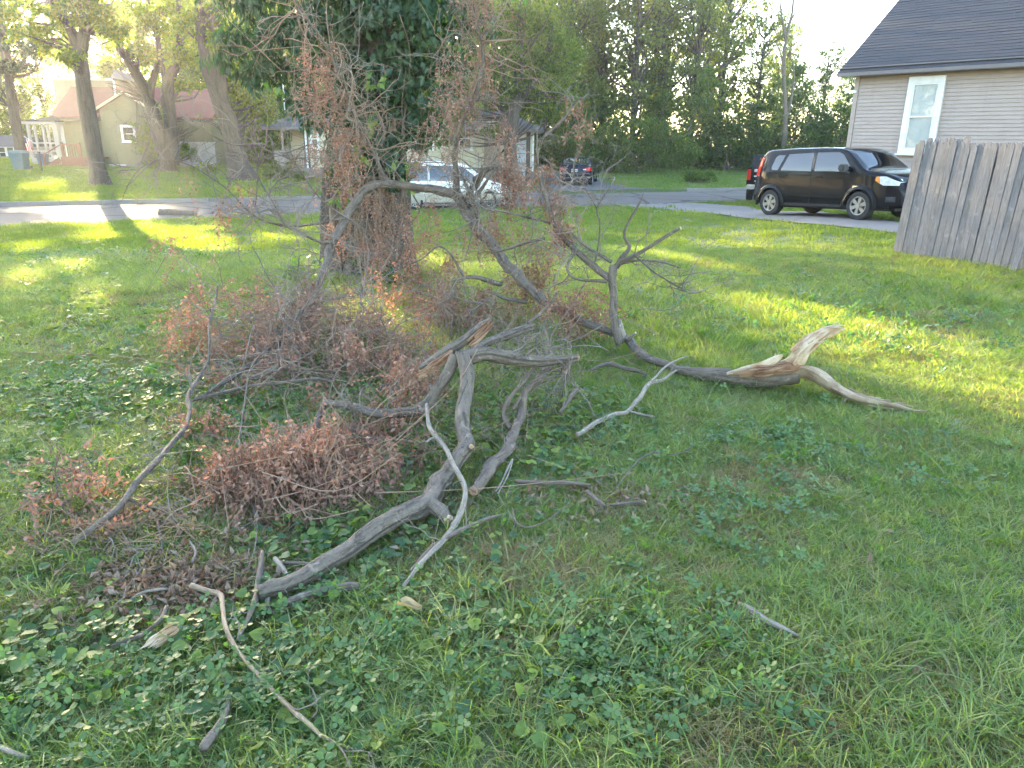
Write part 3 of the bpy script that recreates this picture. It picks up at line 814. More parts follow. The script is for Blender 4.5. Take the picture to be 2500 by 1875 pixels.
# ================================================================== olive house with red roof, far left
def olive_house():
    Y = 50.0
    zb = -0.35
    root = thing('olive_house', 'olive green house with red shingle roof and white porch behind the street trees', 'house', (at(250, 405, Y).x, Y, zb))
    u = Vector((1, 0, 0)); nr = Vector((0, -1, 0))
    # gabled wing
    xl, xm, xr = at(243, 268, Y).x, at(306, 228, Y).x, at(371, 268, Y).x
    ze, zr = at(243, 268, Y).z, at(306, 228, Y).z
    mb = MB().prism([(xl, Y, zb - 0.4), (xr, Y, zb - 0.4), (xr, Y, ze), (xm, Y, zr), (xl, Y, ze)], (0, 8, 0))
    wing = mb.build('wall', M['green_siding'], root)
    def span(z):
        if z <= ze: return (0, xr - xl)
        f = (z - ze) / (zr - ze)
        return (f * (xm - xl), (xr - xl) - f * (xr - xm))
    boards(wing, Vector((xl, Y, zb)), u, nr, zb + 0.25, zr - 0.05, 0.17, span, M['green_siding'], thick=0.03)
    for (a, za), (b, zb2), s in (((xl - 0.35, ze - 0.35 * (zr - ze) / (xm - xl)), (xm, zr), 1), ((xr + 0.35, ze - 0.35 * (zr - ze) / (xr - xm)), (xm, zr), -1)):
        d = Vector((b - a, 0, zb2 - za)); 
        pts = [Vector((a, Y - 0.3, za)), Vector((b, Y - 0.3, zb2)), Vector((b, Y - 0.3, zb2 + 0.17)), Vector((a, Y - 0.3, za + 0.17))]
        MB().prism(pts, (0, 8.5, 0)).build('roof', M['red_shingle'], root)
        pts = [Vector((p.x, Y - 0.332, p.z)) for p in pts]
        MB().prism(pts, (0, 0.03, 0)).build('barge_board', M['cream_siding'], root)
    wc = at(315, 327, Y); wc.y = Y
    window_unit(root, wc + nr * 0.03, u, nr, 0.72, 0.85, 0.10, mat_trim=M['white_trim'])
    MB().box((at(266, 400, Y).x, Y - 0.05, zb - 0.1), (at(308, 400, Y).x, Y - 0.02, zb + 0.24)).build('foundation_vent', M['pale_blue_siding'], root)
    MB().box((xl - 0.02, Y - 0.018, zb - 0.4), (xr + 0.02, Y - 0.004, zb + 0.25)).build('foundation', M['foundation'], root)
    # main block
    Y2 = 52.0
    ml, mr = at(150, 330, Y2).x, at(520, 330, Y2).x
    z2 = at(200, 289, Y2).z
    main = MB().box((ml, Y2, zb - 0.4), (mr, Y2 + 8, z2 - 0.01)).build('wall', M['green_siding'], root)
    boards(main, Vector((ml, Y2, zb)), u, nr, zb + 0.3, z2 - 0.05, 0.17, lambda z: (0.0, mr - ml), M['green_siding'], thick=0.03)
    MB().box((ml - 0.10, Y2 - 0.05, zb + 0.1), (ml + 0.22, Y2 - 0.032, z2 - 0.02)).build('corner_board', M['white_trim'], root)
    # red roof, steep
    e0 = Vector((ml - 0.25, Y2 - 0.45, z2)); e1 = Vector((mr + 0.3, Y2 - 0.45, z2))
    tp = at(200, 216, Y2 + 2.6)
    up = Vector((0, Y2 + 2.6 - e0.y, tp.z - z2))
    L_ = up.length; upn = up.normalized(); nn = Vector((0, -upn.z, upn.y))
    roof = MB().hexa([e0, e1, e1 + up, e0 + up, e0 + nn * 0.12, e1 + nn * 0.12, e1 + up + nn * 0.12, e0 + up + nn * 0.12]).build('roof', M['red_shingle'], root)
    shingle_rows(roof, e0 + nn * 0.12, e1 + nn * 0.12, upn, L_, M['red_shingle'], 0.28, 1.1, 11)
    MB().box((e0.x, e0.y - 0.05, z2 - 0.16), (e1.x, e0.y, z2 + 0.02)).build('gutter', M['dark_paint'], root)
    # upper storey with grey roof
    Y3 = Y2 + 2.55
    ul, ur = at(127, 200, Y3).x, at(262, 200, Y3).x
    zu = at(200, 191, Y3).z
    MB().box((ul, Y3, z2), (ur, Y3 + 5, zu)).build('upper_wall', M['grey_wood'], root)
    rx0, rx1 = at(117, 192, Y3 - 0.4).x, ur + 0.6
    ry0, ry1 = Y3 - 0.4, Y3 + 5.4; rzz = at(200, 168, Y3 + 2.5).z
    V = [(rx0, ry0, zu), (rx1, ry0, zu), (rx1, ry1, zu), (rx0, ry1, zu), (rx0 + 1.2, (ry0 + ry1) / 2, rzz), (rx1 - 1.2, (ry0 + ry1) / 2, rzz)]
    r3 = MB().add(V, [[0, 1, 5, 4], [1, 2, 5], [2, 3, 4, 5], [3, 0, 4], [3, 2, 1, 0]]).build('roof', M['grey_shingle'], root)
    MB().box((rx0, ry0 - 0.05, zu - 0.14), (rx1, ry0 - 0.001, zu + 0.0)).build('fascia', M['white_trim'], r3)
    MB().bar((at(282, 235, Y2 + 1).x, Y2 + 1, z2), (at(277, 195, Y2 + 1).x, Y2 + 1, at(277, 195, Y2 + 1).z), 0.10).build('vent_pipe', M['white_metal'], root)
    # front porch on the left end
    Yp = 51.5
    a, b = at(66, 303, Yp), at(146, 300, Yp)
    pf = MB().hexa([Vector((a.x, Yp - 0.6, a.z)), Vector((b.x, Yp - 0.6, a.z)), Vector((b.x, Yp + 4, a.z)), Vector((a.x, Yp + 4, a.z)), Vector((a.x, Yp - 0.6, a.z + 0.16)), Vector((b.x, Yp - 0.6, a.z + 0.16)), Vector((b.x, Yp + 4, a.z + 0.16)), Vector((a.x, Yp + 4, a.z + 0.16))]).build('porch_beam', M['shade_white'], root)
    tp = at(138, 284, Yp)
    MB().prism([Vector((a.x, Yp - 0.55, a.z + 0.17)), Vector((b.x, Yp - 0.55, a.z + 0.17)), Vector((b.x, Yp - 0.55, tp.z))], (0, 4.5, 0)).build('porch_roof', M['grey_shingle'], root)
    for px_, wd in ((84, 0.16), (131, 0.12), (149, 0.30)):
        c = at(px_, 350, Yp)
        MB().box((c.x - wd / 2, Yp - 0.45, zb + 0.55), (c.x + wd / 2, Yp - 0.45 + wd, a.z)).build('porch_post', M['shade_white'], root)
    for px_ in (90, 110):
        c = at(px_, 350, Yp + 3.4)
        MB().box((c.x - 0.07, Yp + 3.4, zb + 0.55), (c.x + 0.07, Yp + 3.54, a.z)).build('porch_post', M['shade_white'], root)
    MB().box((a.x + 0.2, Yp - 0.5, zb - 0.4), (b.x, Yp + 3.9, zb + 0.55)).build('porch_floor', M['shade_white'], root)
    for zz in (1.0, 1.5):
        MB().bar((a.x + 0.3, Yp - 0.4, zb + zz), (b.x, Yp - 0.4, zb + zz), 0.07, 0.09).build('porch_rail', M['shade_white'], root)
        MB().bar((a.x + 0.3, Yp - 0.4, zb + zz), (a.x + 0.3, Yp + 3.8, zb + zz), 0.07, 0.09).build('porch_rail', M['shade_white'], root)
    # red wooden deck with stairs
    Yd = 48.6
    dx0, dx1 = at(148, 380, Yd).x, at(240, 380, Yd).x
    dz = at(180, 383, Yd).z
    deck = MB().box((dx0, Yd, dz - 0.12), (dx1, Y - 0.12, dz)).build('deck', M['deck_wood'], root)
    k = dx0
    while k < dx1:
        MB().box((k, Yd - 0.03, zb - 0.3), (k + 0.135, Yd - 0.004, dz - 0.02)).build('skirt_board', M['deck_wood'], deck); k += 0.145
    rz_ = at(180, 352, Yd).z
    for px_ in (149, 191):
        c = at(px_, 350, Yd); MB().box((c.x - 0.07, Yd - 0.02, dz), (c.x + 0.07, Yd + 0.12, rz_ + 0.1)).build('deck_post', M['deck_wood'], deck)
    c0, c1 = at(149, 352, Yd).x, at(191, 352, Yd).x
    MB().bar((c0, Yd + 0.05, rz_), (c1, Yd + 0.05, rz_), 0.10, 0.06).build('deck_rail', M['deck_wood'], deck)
    k = c0 + 0.16
    while k < c1 - 0.1:
        MB().bar((k, Yd + 0.05, dz), (k, Yd + 0.05, rz_ - 0.03), 0.04).build('baluster', M['deck_wood'], deck); k += 0.15
    for i in range(4):
        MB().box((dx0 - 0.30 * (i + 1), Yd + 0.1, dz - 0.18 * (i + 1) - 0.05), (dx0 - 0.30 * i - 0.004, Yd + 1.3, dz - 0.18 * (i + 1))).build('stair_tread', M['deck_wood'], root)
    MB().bar((dx0 - 0.1, Yd + 0.06, dz - 0.15), (dx0 - 1.3, Yd + 0.06, dz - 0.85), 0.05, 0.28).build('stringer', M['deck_wood'], root)
    MB().bar((c0, Yd + 0.05, rz_), (dx0 - 1.1, Yd + 0.05, rz_ - 0.65), 0.06).build('stair_rail', M['deck_wood'], root)
    MB().bar((dx0 - 1.1, Yd + 0.05, zb - 0.3), (dx0 - 1.1, Yd + 0.05, rz_ - 0.6), 0.08).build('stair_post', M['deck_wood'], root)
    # white lean-to shed
    Ys = 51.2
    s0, s1 = at(436, 380, Ys).x, at(516, 380, Ys).x; sz = at(470, 350, Ys).z
    sh = thing('garden_shed', 'low white shed behind the forked tree trunks', 'shed', (s0, Ys, zb))
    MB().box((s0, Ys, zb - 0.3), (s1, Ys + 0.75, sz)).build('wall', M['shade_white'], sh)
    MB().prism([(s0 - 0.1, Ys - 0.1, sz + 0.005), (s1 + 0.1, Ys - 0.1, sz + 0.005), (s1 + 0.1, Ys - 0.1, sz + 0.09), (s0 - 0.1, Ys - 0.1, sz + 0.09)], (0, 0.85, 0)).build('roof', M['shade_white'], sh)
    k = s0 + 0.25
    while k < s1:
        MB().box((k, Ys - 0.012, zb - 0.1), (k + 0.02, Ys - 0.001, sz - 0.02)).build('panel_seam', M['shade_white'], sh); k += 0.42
olive_house()
def far_house():
    Y = 70.0; zb = -0.2
    root = thing('pale_blue_house', 'small pale blue gabled house at the far left edge', 'house', (at(5, 390, Y).x, Y, zb))
    x0, x1 = at(-60, 380, Y).x, at(52, 380, Y).x
    ze, zr = at(0, 358, Y).z, at(0, 330, Y).z
    MB().box((x0, Y, zb - 0.4), (x1, Y + 6, ze)).build('wall', M['pale_blue_siding'], root)
    V = [(x0 - 0.4, Y - 0.4, ze), (x1 + 0.4, Y - 0.4, ze), (x1 + 0.4, Y + 6.4, ze), (x0 - 0.4, Y + 6.4, ze), (x0 - 0.4, Y + 3, zr), (x1 + 0.4, Y + 3, zr)]
    MB().add(V, [[0, 1, 5, 4], [1, 2, 5], [2, 3, 4, 5], [3, 0, 4], [3, 2, 1, 0]]).build('roof', M['grey_shingle'], root)
    for px_ in (8, 26):
        c = at(px_, 372, Y); c.y = Y
        window_unit(root, c, Vector((1, 0, 0)), Vector((0, -1, 0)), 0.7, 0.9, 0.09)
far_house()

# ================================================================== small street things
def bin_(px, py, Y, h, w, col, label, group=None):
    p = at(px, py, Y); p.z = float(gz(p.x, p.y))
    m = M[col]
    root = thing('wheeled_bin', label, 'bin', p)
    mb = MB(); b, t = w * 0.38, w * 0.5
    mb.hexa([p + Vector((x_, y_, 0.03)) for x_, y_ in ((-b, -b), (b, -b), (b, b), (-b, b))] + [p + Vector((x_, y_, h * 0.88)) for x_, y_ in ((-t, -t), (t, -t), (t, t), (-t, t))])
    body = mb.build('body', m, root, bevel=0.03)
    lid = MB().hexa([p + Vector((x_, y_, h * 0.885)) for x_, y_ in ((-t * 1.06, -t * 1.1), (t * 1.06, -t * 1.1), (t * 1.06, t * 1.1), (-t * 1.06, t * 1.1))] + [p + Vector((x_, y_, h)) for x_, y_ in ((-t * 0.8, -t * 0.85), (t * 0.8, -t * 0.85), (t * 0.8, t * 0.9), (-t * 0.8, t * 0.9))]).build('lid', m, root, bevel=0.02)
    MB().bar(p + Vector((-t * 0.8, t * 1.25, h * 0.86)), p + Vector((t * 0.8, t * 1.25, h * 0.86)), 0.035).build('handle', M['dark_metal'], root)
    MB().box(tuple(p + Vector((-t * 0.45, -t * 0.95, h * 0.45))), tuple(p + Vector((t * 0.45, -t * 0.86, h * 0.62)))).build('emblem_plate', M['white_metal'] if False else m, root)
    for s in (-1, 1):
        MB().disc(p + Vector((s * t * 0.9, t * 0.9, 0.13)), 0.13, (s, 0, 0), 18, 0.05).build('wheel', M['dark_metal'], root)
M['bin_teal'] = mat_plain('bin_teal', (0.10, 0.16, 0.17), 0.5, 0.1)
M['bin_blue'] = mat_plain('bin_blue', (0.06, 0.10, 0.17), 0.5, 0.1)
bin_(54, 418, 45.0, 1.12, 0.78, 'bin_teal', 'teal wheeled bin standing before the leftmost tree trunk')
bin_(107, 402, 49.5, 0.75, 0.55, 'bin_blue', 'small blue bin by the porch steps of the olive house')
def flag():
    Y = 50.3
    m, nt, out = new_mat('striped_flag')
    uvm = N(nt, 'ShaderNodeUVMap'); sp = N(nt, 'ShaderNodeSeparateXYZ'); nt.links.new(uvm.outputs[0], sp.inputs[0])
    w = N(nt, 'ShaderNodeMath', operation='MULTIPLY'); nt.links.new(sp.outputs['Y'], w.inputs[0]); w.inputs[1].default_value = 6.5
    fr = N(nt, 'ShaderNodeMath', operation='FRACT'); nt.links.new(w.outputs[0], fr.inputs[0])
    gt = N(nt, 'ShaderNodeMath', operation='GREATER_THAN'); nt.links.new(fr.outputs[0], gt.inputs[0]); gt.inputs[1].default_value = 0.5
    st = mix(nt, gt.outputs[0], (0.55, 0.03, 0.04), (0.80, 0.78, 0.76))
    a = N(nt, 'ShaderNodeMath', operation='LESS_THAN'); nt.links.new(sp.outputs['X'], a.inputs[0]); a.inputs[1].default_value = 0.4
    b = N(nt, 'ShaderNodeMath', operation='GREATER_THAN'); nt.links.new(sp.outputs['Y'], b.inputs[0]); b.inputs[1].default_value = 0.46
    ab = N(nt, 'ShaderNodeMath', operation='MULTIPLY'); nt.links.new(a.outputs[0], ab.inputs[0]); nt.links.new(b.outputs[0], ab.inputs[1])
    col = mix(nt, ab.outputs[0], st, (0.05, 0.06, 0.22))
    p = N(nt, 'ShaderNodeBsdfPrincipled'); nt.links.new(col, p.inputs['Base Color']); p.inputs['Roughness'].default_value = 0.8
    t = N(nt, 'ShaderNodeBsdfTranslucent'); nt.links.new(col, t.inputs['Color'])
    ms = N(nt, 'ShaderNodeMixShader'); ms.inputs[0].default_value = 0.5
    nt.links.new(p.outputs[0], ms.inputs[1]); nt.links.new(t.outputs[0], ms.inputs[2]); nt.links.new(ms.outputs[0], out.inputs['Surface'])
    a0, b0 = at(55, 332, Y), at(83, 343, Y)
    root = thing('porch_flag', 'red and white striped flag with blue corner hanging by the porch', 'flag', b0)
    MB().tube([at(88, 352, Y + 0.4), at(53, 329, Y)], 0.02, 6).build('flag_pole', M['white_metal'], root)
    n, k = 12, 8; V = []; UV = []
    top0, top1 = at(54, 331, Y), at(76, 346, Y); low0, low1 = at(58, 372, Y), at(82, 366, Y)
    for j in range(k + 1):
        for i in range(n + 1):
            s, t_ = i / n, j / k
            p_ = top0.lerp(top1, t_ * 0.9).lerp(low0.lerp(low1, t_ * 0.9), s)
            p_.y += 0.07 * math.sin(s * 4 + t_ * 9) ; V.append(p_); UV.append((s, 1 - t_))
    Q = [[j * (n + 1) + i, j * (n + 1) + i + 1, (j + 1) * (n + 1) + i + 1, (j + 1) * (n + 1) + i] for j in range(k) for i in range(n)]
    obj('cloth', make_mesh('cloth', [tuple(v) for v in V], Q, uv=UV), m, root, smooth=True)
flag()
MBP = MB()
pp = at(101, 408, 44.0); pp.z = float(gz(pp.x, pp.y))
sp_ = thing('sign_post', 'thin dark post standing in the grass before the olive house steps', 'post', pp)
MB().bar(pp - Z * 0.1, pp + Z * 1.05, 0.07).build('post', M['dark_metal'], sp_)
MB().box(tuple(pp + Vector((-0.06, -0.05, 1.05))), tuple(pp + Vector((0.06, 0.05, 1.12)))).build('cap', M['dark_metal'], sp_)

# ================================================================== vehicles
def mat_paint(name, col, rough=0.22, metallic=0.0, coat=0.8, dirt=0.0):
    m, nt, out = new_mat(name)
    v = coords(nt, 'Object')
    f = noise(nt, 3.0, 5, v)
    c = ramp(nt, f, [(0.3, tuple(x * 0.93 for x in col)), (0.7, tuple(x * 1.04 for x in col))])
    if dirt:
        z = N(nt, 'ShaderNodeTexNoise'); z.inputs['Scale'].default_value = 5; nt.links.new(v, z.inputs['Vector'])
        c = mix(nt, ramp(nt, z.outputs['Fac'], [(0.45, (0, 0, 0)), (0.7, (dirt, dirt, dirt))]), c, (0.30, 0.25, 0.19))
    p = principled(nt, out, c, rough, Metallic=metallic)
    p.inputs['Specular IOR Level'].default_value = 0.04
    p.inputs['Coat Weight'].default_value = 1.0; p.inputs['Coat Roughness'].default_value = 0.03; p.inputs['Coat IOR'].default_value = 1.2
    return m
M['paint_black'] = mat_paint('paint_black', (0.012, 0.012, 0.014), 0.16)
M['paint_white'] = mat_paint('paint_white', (0.76, 0.73, 0.68), 0.3, dirt=0.25)
M['paint_champagne'] = mat_paint('paint_champagne', (0.42, 0.37, 0.29), 0.4, dirt=0.4)
M['paint_navy'] = mat_paint('paint_navy', (0.012, 0.016, 0.03), 0.2)
M['car_glass'] = mat_glass('car_glass', (0.006, 0.008, 0.010), 0.0)
for _k in ('car_glass',):
    _p = next(n for n in M[_k].node_tree.nodes if n.type == 'BSDF_PRINCIPLED'); _p.inputs['IOR'].default_value = 1.6; _p.inputs['Specular IOR Level'].default_value = 0.7
M['car_glass_blue'] = mat_glass('car_glass_blue', (0.012, 0.014, 0.018), 0.02)
M['black_plastic'] = mat_plain('black_plastic', (0.022, 0.022, 0.024), 0.6, 0.1)
M['tyre'] = mat_plain('tyre_rubber', (0.022, 0.022, 0.022), 0.85, 0.2, 8)
M['alloy'] = mat_plain('alloy', (0.27, 0.265, 0.26), 0.35, 0.06, Metallic=0.6)
M['chrome'] = mat_plain('chrome', (0.75, 0.75, 0.75), 0.12, 0.03, Metallic=1.0)
M['red_lens'] = mat_plain('red_lens', (0.50, 0.022, 0.018), 0.12, 0.1)
M['amber_lens'] = mat_plain('amber_lens', (0.62, 0.20, 0.03), 0.15, 0.1)
M['clear_lens'] = mat_plain('clear_lens', (0.55, 0.56, 0.57), 0.1, 0.25, 14)
M['seam'] = mat_plain('door_seam', (0.004, 0.004, 0.004), 0.8, 0.1)
M['plate_white'] = mat_plain('plate_white', (0.66, 0.66, 0.65), 0.5, 0.05)
M['sticker'] = mat_plain('sticker', (0.62, 0.60, 0.57), 0.5, 0.25, 22)

def bool_mesh(a, b, op):
    oa = bpy.data.objects.new('tmp_a', a); ob = bpy.data.objects.new('tmp_b', b)
    COL.objects.link(oa); COL.objects.link(ob)
    md = oa.modifiers.new('b', 'BOOLEAN'); md.object = ob; md.operation = op; md.solver = 'EXACT'
    dg = bpy.context.evaluated_depsgraph_get()
    res = bpy.data.meshes.new_from_object(oa.evaluated_get(dg))
    bpy.data.objects.remove(oa); bpy.data.objects.remove(ob)
    return res
def cyl_mesh(c, r, axis, depth, n=40):
    mb = MB().disc(c, r, axis, n, depth)
    me = make_mesh('cyl', mb.V, polys=mb.P)
    bm = bmesh.new(); bm.from_mesh(me); bmesh.ops.recalc_face_normals(bm, faces=bm.faces); bm.to_mesh(me); bm.free()
    return me
def prism_mesh(poly, vec):
    mb = MB().prism(poly, vec)
    me = make_mesh('prism', mb.V, polys=mb.P)
    bm = bmesh.new(); bm.from_mesh(me); bmesh.ops.recalc_face_normals(bm, faces=bm.faces); bm.to_mesh(me); bm.free()
    return me
class Car:
    def __init__(s, L, W, top, belt, roof_z, roof_frac, sill=0.22, rear_plan=(0.90, 0.45), front_plan=(0.80, 0.9), crown=0.03, rr=0.10, low=0.945):
        s.L, s.W, s.top, s.belt, s.roof_z, s.rf, s.sill = L, W, np.array(top, float), belt, roof_z, roof_frac, sill
        s.rp, s.fp, s.crown, s.rr, s.low = rear_plan, front_plan, crown, rr, low
    def loft(s, infl=0.0):
        L = s.L
        xs = np.unique(np.concatenate([np.linspace(0, 0.5, 16), np.linspace(0.5, L - 0.6, 44), np.linspace(L - 0.6, L, 18)]))
        fine = np.linspace(0, L, 400)
        tz = np.interp(fine, s.top[:, 0], s.top[:, 1])
        k = np.ones(9) / 9
        tz = np.convolve(np.pad(tz, 4, mode='edge'), k, 'valid')
        rings = []
        for x in xs:
            zt = float(np.interp(x, fine, tz)); zb = s.sill + 0.10 * float(sstep(0.35, 0.0, x)) + 0.06 * float(sstep(L - 0.5, L, x))
            pf = 1.0
            if x < s.rp[1]: pf *= s.rp[0] + (1 - s.rp[0]) * math.sin(math.pi / 2 * x / s.rp[1])
            if x > L - s.fp[1]: pf *= s.fp[0] + (1 - s.fp[0]) * math.sin(math.pi / 2 * (L - x) / s.fp[1])
            w = s.W / 2 * pf
            def side(z):
                if z < 0.45: return s.low + (1 - s.low) * math.sin(math.pi / 2 * max(0, min(1, (z - s.sill) / 0.25)))
                if z < s.belt: return 1.0 - 0.02 * (z - 0.45) / (s.belt - 0.45)
                f = (z - s.belt) / (s.roof_z - s.belt)
                return 0.98 - (0.98 - s.rf) * (0.75 * f + 0.25 * f * f)
            rr = min(s.rr, (zt - zb) * 0.3)
            half = [(0, zb), (w * 0.5, zb), (w * side(zb + 0.03) * 0.9, zb)]
            zs = np.linspace(zb + 0.05, zt - rr, 13)
            for z in zs: half.append((w * side(z), z))
            y1 = half[-1][1]; yb = half[-1][0]
            for a in (25, 50, 70, 85):
                half.append((yb - rr * 0.9 * (1 - math.cos(R(a))) , zt - rr + rr * math.sin(R(a))))
            ye = half[-1][0]
            for f in (0.8, 0.55, 0.28, 0.0):
                half.append((ye * f, zt + s.crown * (1 - f * f)))
            H = np.array(half)
            if infl:
                c = (zb + zt) / 2
                H[:, 0] = np.where(H[:, 0] > 0.01, H[:, 0] + infl, H[:, 0]); H[:, 1] += np.sign(H[:, 1] - c) * infl
            rings.append(H)
        m = len(rings[0]); n = 2 * m - 2
        V = []
        for x, H in zip(xs, rings):
            xx = x
            if infl: xx = x + (infl if x > L / 2 else -infl) * (1 if (x < 0.02 or x > L - 0.02) else 0)
            ring = [(xx, -y, z) for y, z in H] + [(xx, y, z) for y, z in H[-2:0:-1]]
            V += ring
        c = len(xs)
        P = []
        for i in range(c - 1):
            for k_ in range(n):
                P.append([i * n + k_, i * n + (k_ + 1) % n, (i + 1) * n + (k_ + 1) % n, (i + 1) * n + k_])
        P += [list(range(n))[::-1], list(range((c - 1) * n, c * n))]
        me = make_mesh('loft', V, polys=P)
        bm = bmesh.new(); bm.from_mesh(me); bmesh.ops.recalc_face_normals(bm, faces=bm.faces); bm.to_mesh(me); bm.free()
        return me
    def side_patch(s, poly, infl, sign=-1, inner=0.30):
        """part of the skin seen through a polygon drawn in side view (x, z)"""
        a = s.loft(infl)
        b = prism_mesh([(x, sign * s.W * inner, z) for x, z in poly], (0, sign * s.W, 0))
        return bool_mesh(a, b, 'INTERSECT')
    def end_patch(s, poly, infl, x0, x1):
        """part of the skin seen through a polygon in front or rear view (y, z)"""
        a = s.loft(infl)
        b = prism_mesh([(x0, y, z) for y, z in poly], (x1 - x0, 0, 0))
        return bool_mesh(a, b, 'INTERSECT')
def line_poly(pts, w=0.008):
    """thin band along a polyline in (x, z)"""
    A = [Vector((x, z)) for x, z in pts]; l, r = [], []
    for i, p in enumerate(A):
        d = (A[min(i + 1, len(A) - 1)] - A[max(i - 1, 0)]).normalized(); n_ = Vector((-d.y, d.x)) * w / 2
        l.append(tuple(p + n_)); r.append(tuple(p - n_))
    return l + r[::-1]
def wheel(root, c, r, width, side, spokes=5, spoke_w=0.11, rim_r=0.62, mat=None):
    """side = -1: outer face looks to -y"""
    c = Vector(c); prof = [(rim_r * r, -width / 2), (0.80 * r, -width / 2 * 1.06), (0.94 * r, -width / 2 * 1.0), (r, -width / 2 * 0.72), (r, width / 2 * 0.72), (0.94 * r, width / 2), (rim_r * r, width / 2)]
    n = 40; V = []
    for i in range(n):
        a = 2 * math.pi * i / n
        for rad, yy in prof: V.append((c.x + rad * math.cos(a), c.y + side * -yy, c.z + rad * math.sin(a)))
    m = len(prof)
    Q = [[i * m + j, i * m + j + 1, ((i + 1) % n) * m + j + 1, ((i + 1) % n) * m + j] for i in range(n) for j in range(m - 1)]
    me = make_mesh('wheel', V, Q)
    bm = bmesh.new(); bm.from_mesh(me); bmesh.ops.recalc_face_normals(bm, faces=bm.faces); bm.to_mesh(me); bm.free()
    w = obj('wheel', me, M['tyre'], root, smooth=True, sharp=40)
    yo = c.y + side * width / 2
    ml = mat or M['alloy']
    MB().disc((c.x, c.y + side * 0.02, c.z), rim_r * r * 0.99, (0, side, 0), 36, 0.01).build('brake_backing', M['black_plastic'], w)
    # outer lip of the rim
    prof = [(rim_r * r * 1.02, yo), (rim_r * r * 0.93, yo + side * 0.004), (rim_r * r * 0.88, yo - side * 0.02), (rim_r * r * 0.95, yo - side * 0.05)]
    V = [(c.x + rad * math.cos(2 * math.pi * i / n), yy, c.z + rad * math.sin(2 * math.pi * i / n)) for i in range(n) for rad, yy in prof]
    m = len(prof)
    Q = [[i * m + j, i * m + j + 1, ((i + 1) % n) * m + j + 1, ((i + 1) % n) * m + j] for i in range(n) for j in range(m - 1)]
    me = make_mesh('rim', V, Q); bm = bmesh.new(); bm.from_mesh(me); bmesh.ops.recalc_face_normals(bm, faces=bm.faces); bm.to_mesh(me); bm.free()
    obj('rim', me, ml, w, smooth=True)
    for k in range(spokes):
        a = 2 * math.pi * k / spokes + 0.3
        d = Vector((math.cos(a), 0, math.sin(a))); t = Vector((-math.sin(a), 0, math.cos(a)))
        mb = MB(); i0, i1 = 0.10 * r, rim_r * r * 0.93
        w0, w1 = spoke_w * r * 1.9, spoke_w * r * 3.0
        ya, yb = yo - side * 0.035, yo - side * 0.005
        b0 = Vector((c.x, 0, c.z))
        pts = []
        for yy in (ya, yb):
            for q, ww in ((i0, w0), (i1, w1)):
                pts.append(b0 + d * q - t * ww / 2 + Vector((0, yy, 0))); pts.append(b0 + d * q + t * ww / 2 + Vector((0, yy, 0)))
        mb.hexa([pts[0], pts[1], pts[3], pts[2], pts[4], pts[5], pts[7], pts[6]])
        mb.build('spoke', ml, w, bevel=0.006)
    MB().disc((c.x, yo - side * 0.03, c.z), 0.17 * r, (0, side, 0), 20, 0.035).build('hub_cap', ml, w)
def car_shell(root, car, paint, wheels, arch_r, arch_mat=None, flare=0.03):
    body = car.loft()
    for (x, z) in wheels:
        for s in (-1, 1):
            body = bool_mesh(body, cyl_mesh((x, s * car.W * 0.28, z), arch_r, (0, s, 0), car.W), 'DIFFERENCE')
    b = obj('body', body, paint, root, smooth=True, sharp=32)
    MB().box((0.25, -car.W * 0.27, car.sill - 0.03), (car.L - 0.25, car.W * 0.27, car.sill + 0.25)).build('underbody', M['black_plastic'], root)
    for (x, z) in wheels:
        for s in (-1, 1):
            V = []; nseg = 22; rad = arch_r + 0.005
            for i in range(nseg + 1):
                a = R(-8) + (math.pi + R(16)) * i / nseg
                for dr, dy in ((-0.012, 0.0), (-0.012, flare), (0.035, flare * 0.75), (0.075, 0.0), (0.02, -0.05)):
                    yy = car.W / 2 - 0.012 + dy
                    V.append((x + (rad + dr) * math.cos(a), s * yy, z + (rad + dr) * math.sin(a)))
            Q = [[i * 5 + j, i * 5 + (j + 1) % 5, (i + 1) * 5 + (j + 1) % 5, (i + 1) * 5 + j] for i in range(nseg) for j in range(5)]
            me = make_mesh('wheel_arch', V, Q); bm = bmesh.new(); bm.from_mesh(me); bmesh.ops.recalc_face_normals(bm, faces=bm.faces); bm.to_mesh(me); bm.free()
            obj('wheel_arch', me, arch_mat or paint, root, smooth=True, sharp=40)
    return b
def place(root, ref_local, ref_world, heading):
    """turn the vehicle to heading (x, y) and put a local point over a place on the ground"""
    a = math.atan2(heading[1], heading[0])
    rot = Matrix.Rotation(a, 3, 'Z')
    root.rotation_euler = (0, 0, a)
    root.location = Vector(ref_world) - rot @ Vector(ref_local)

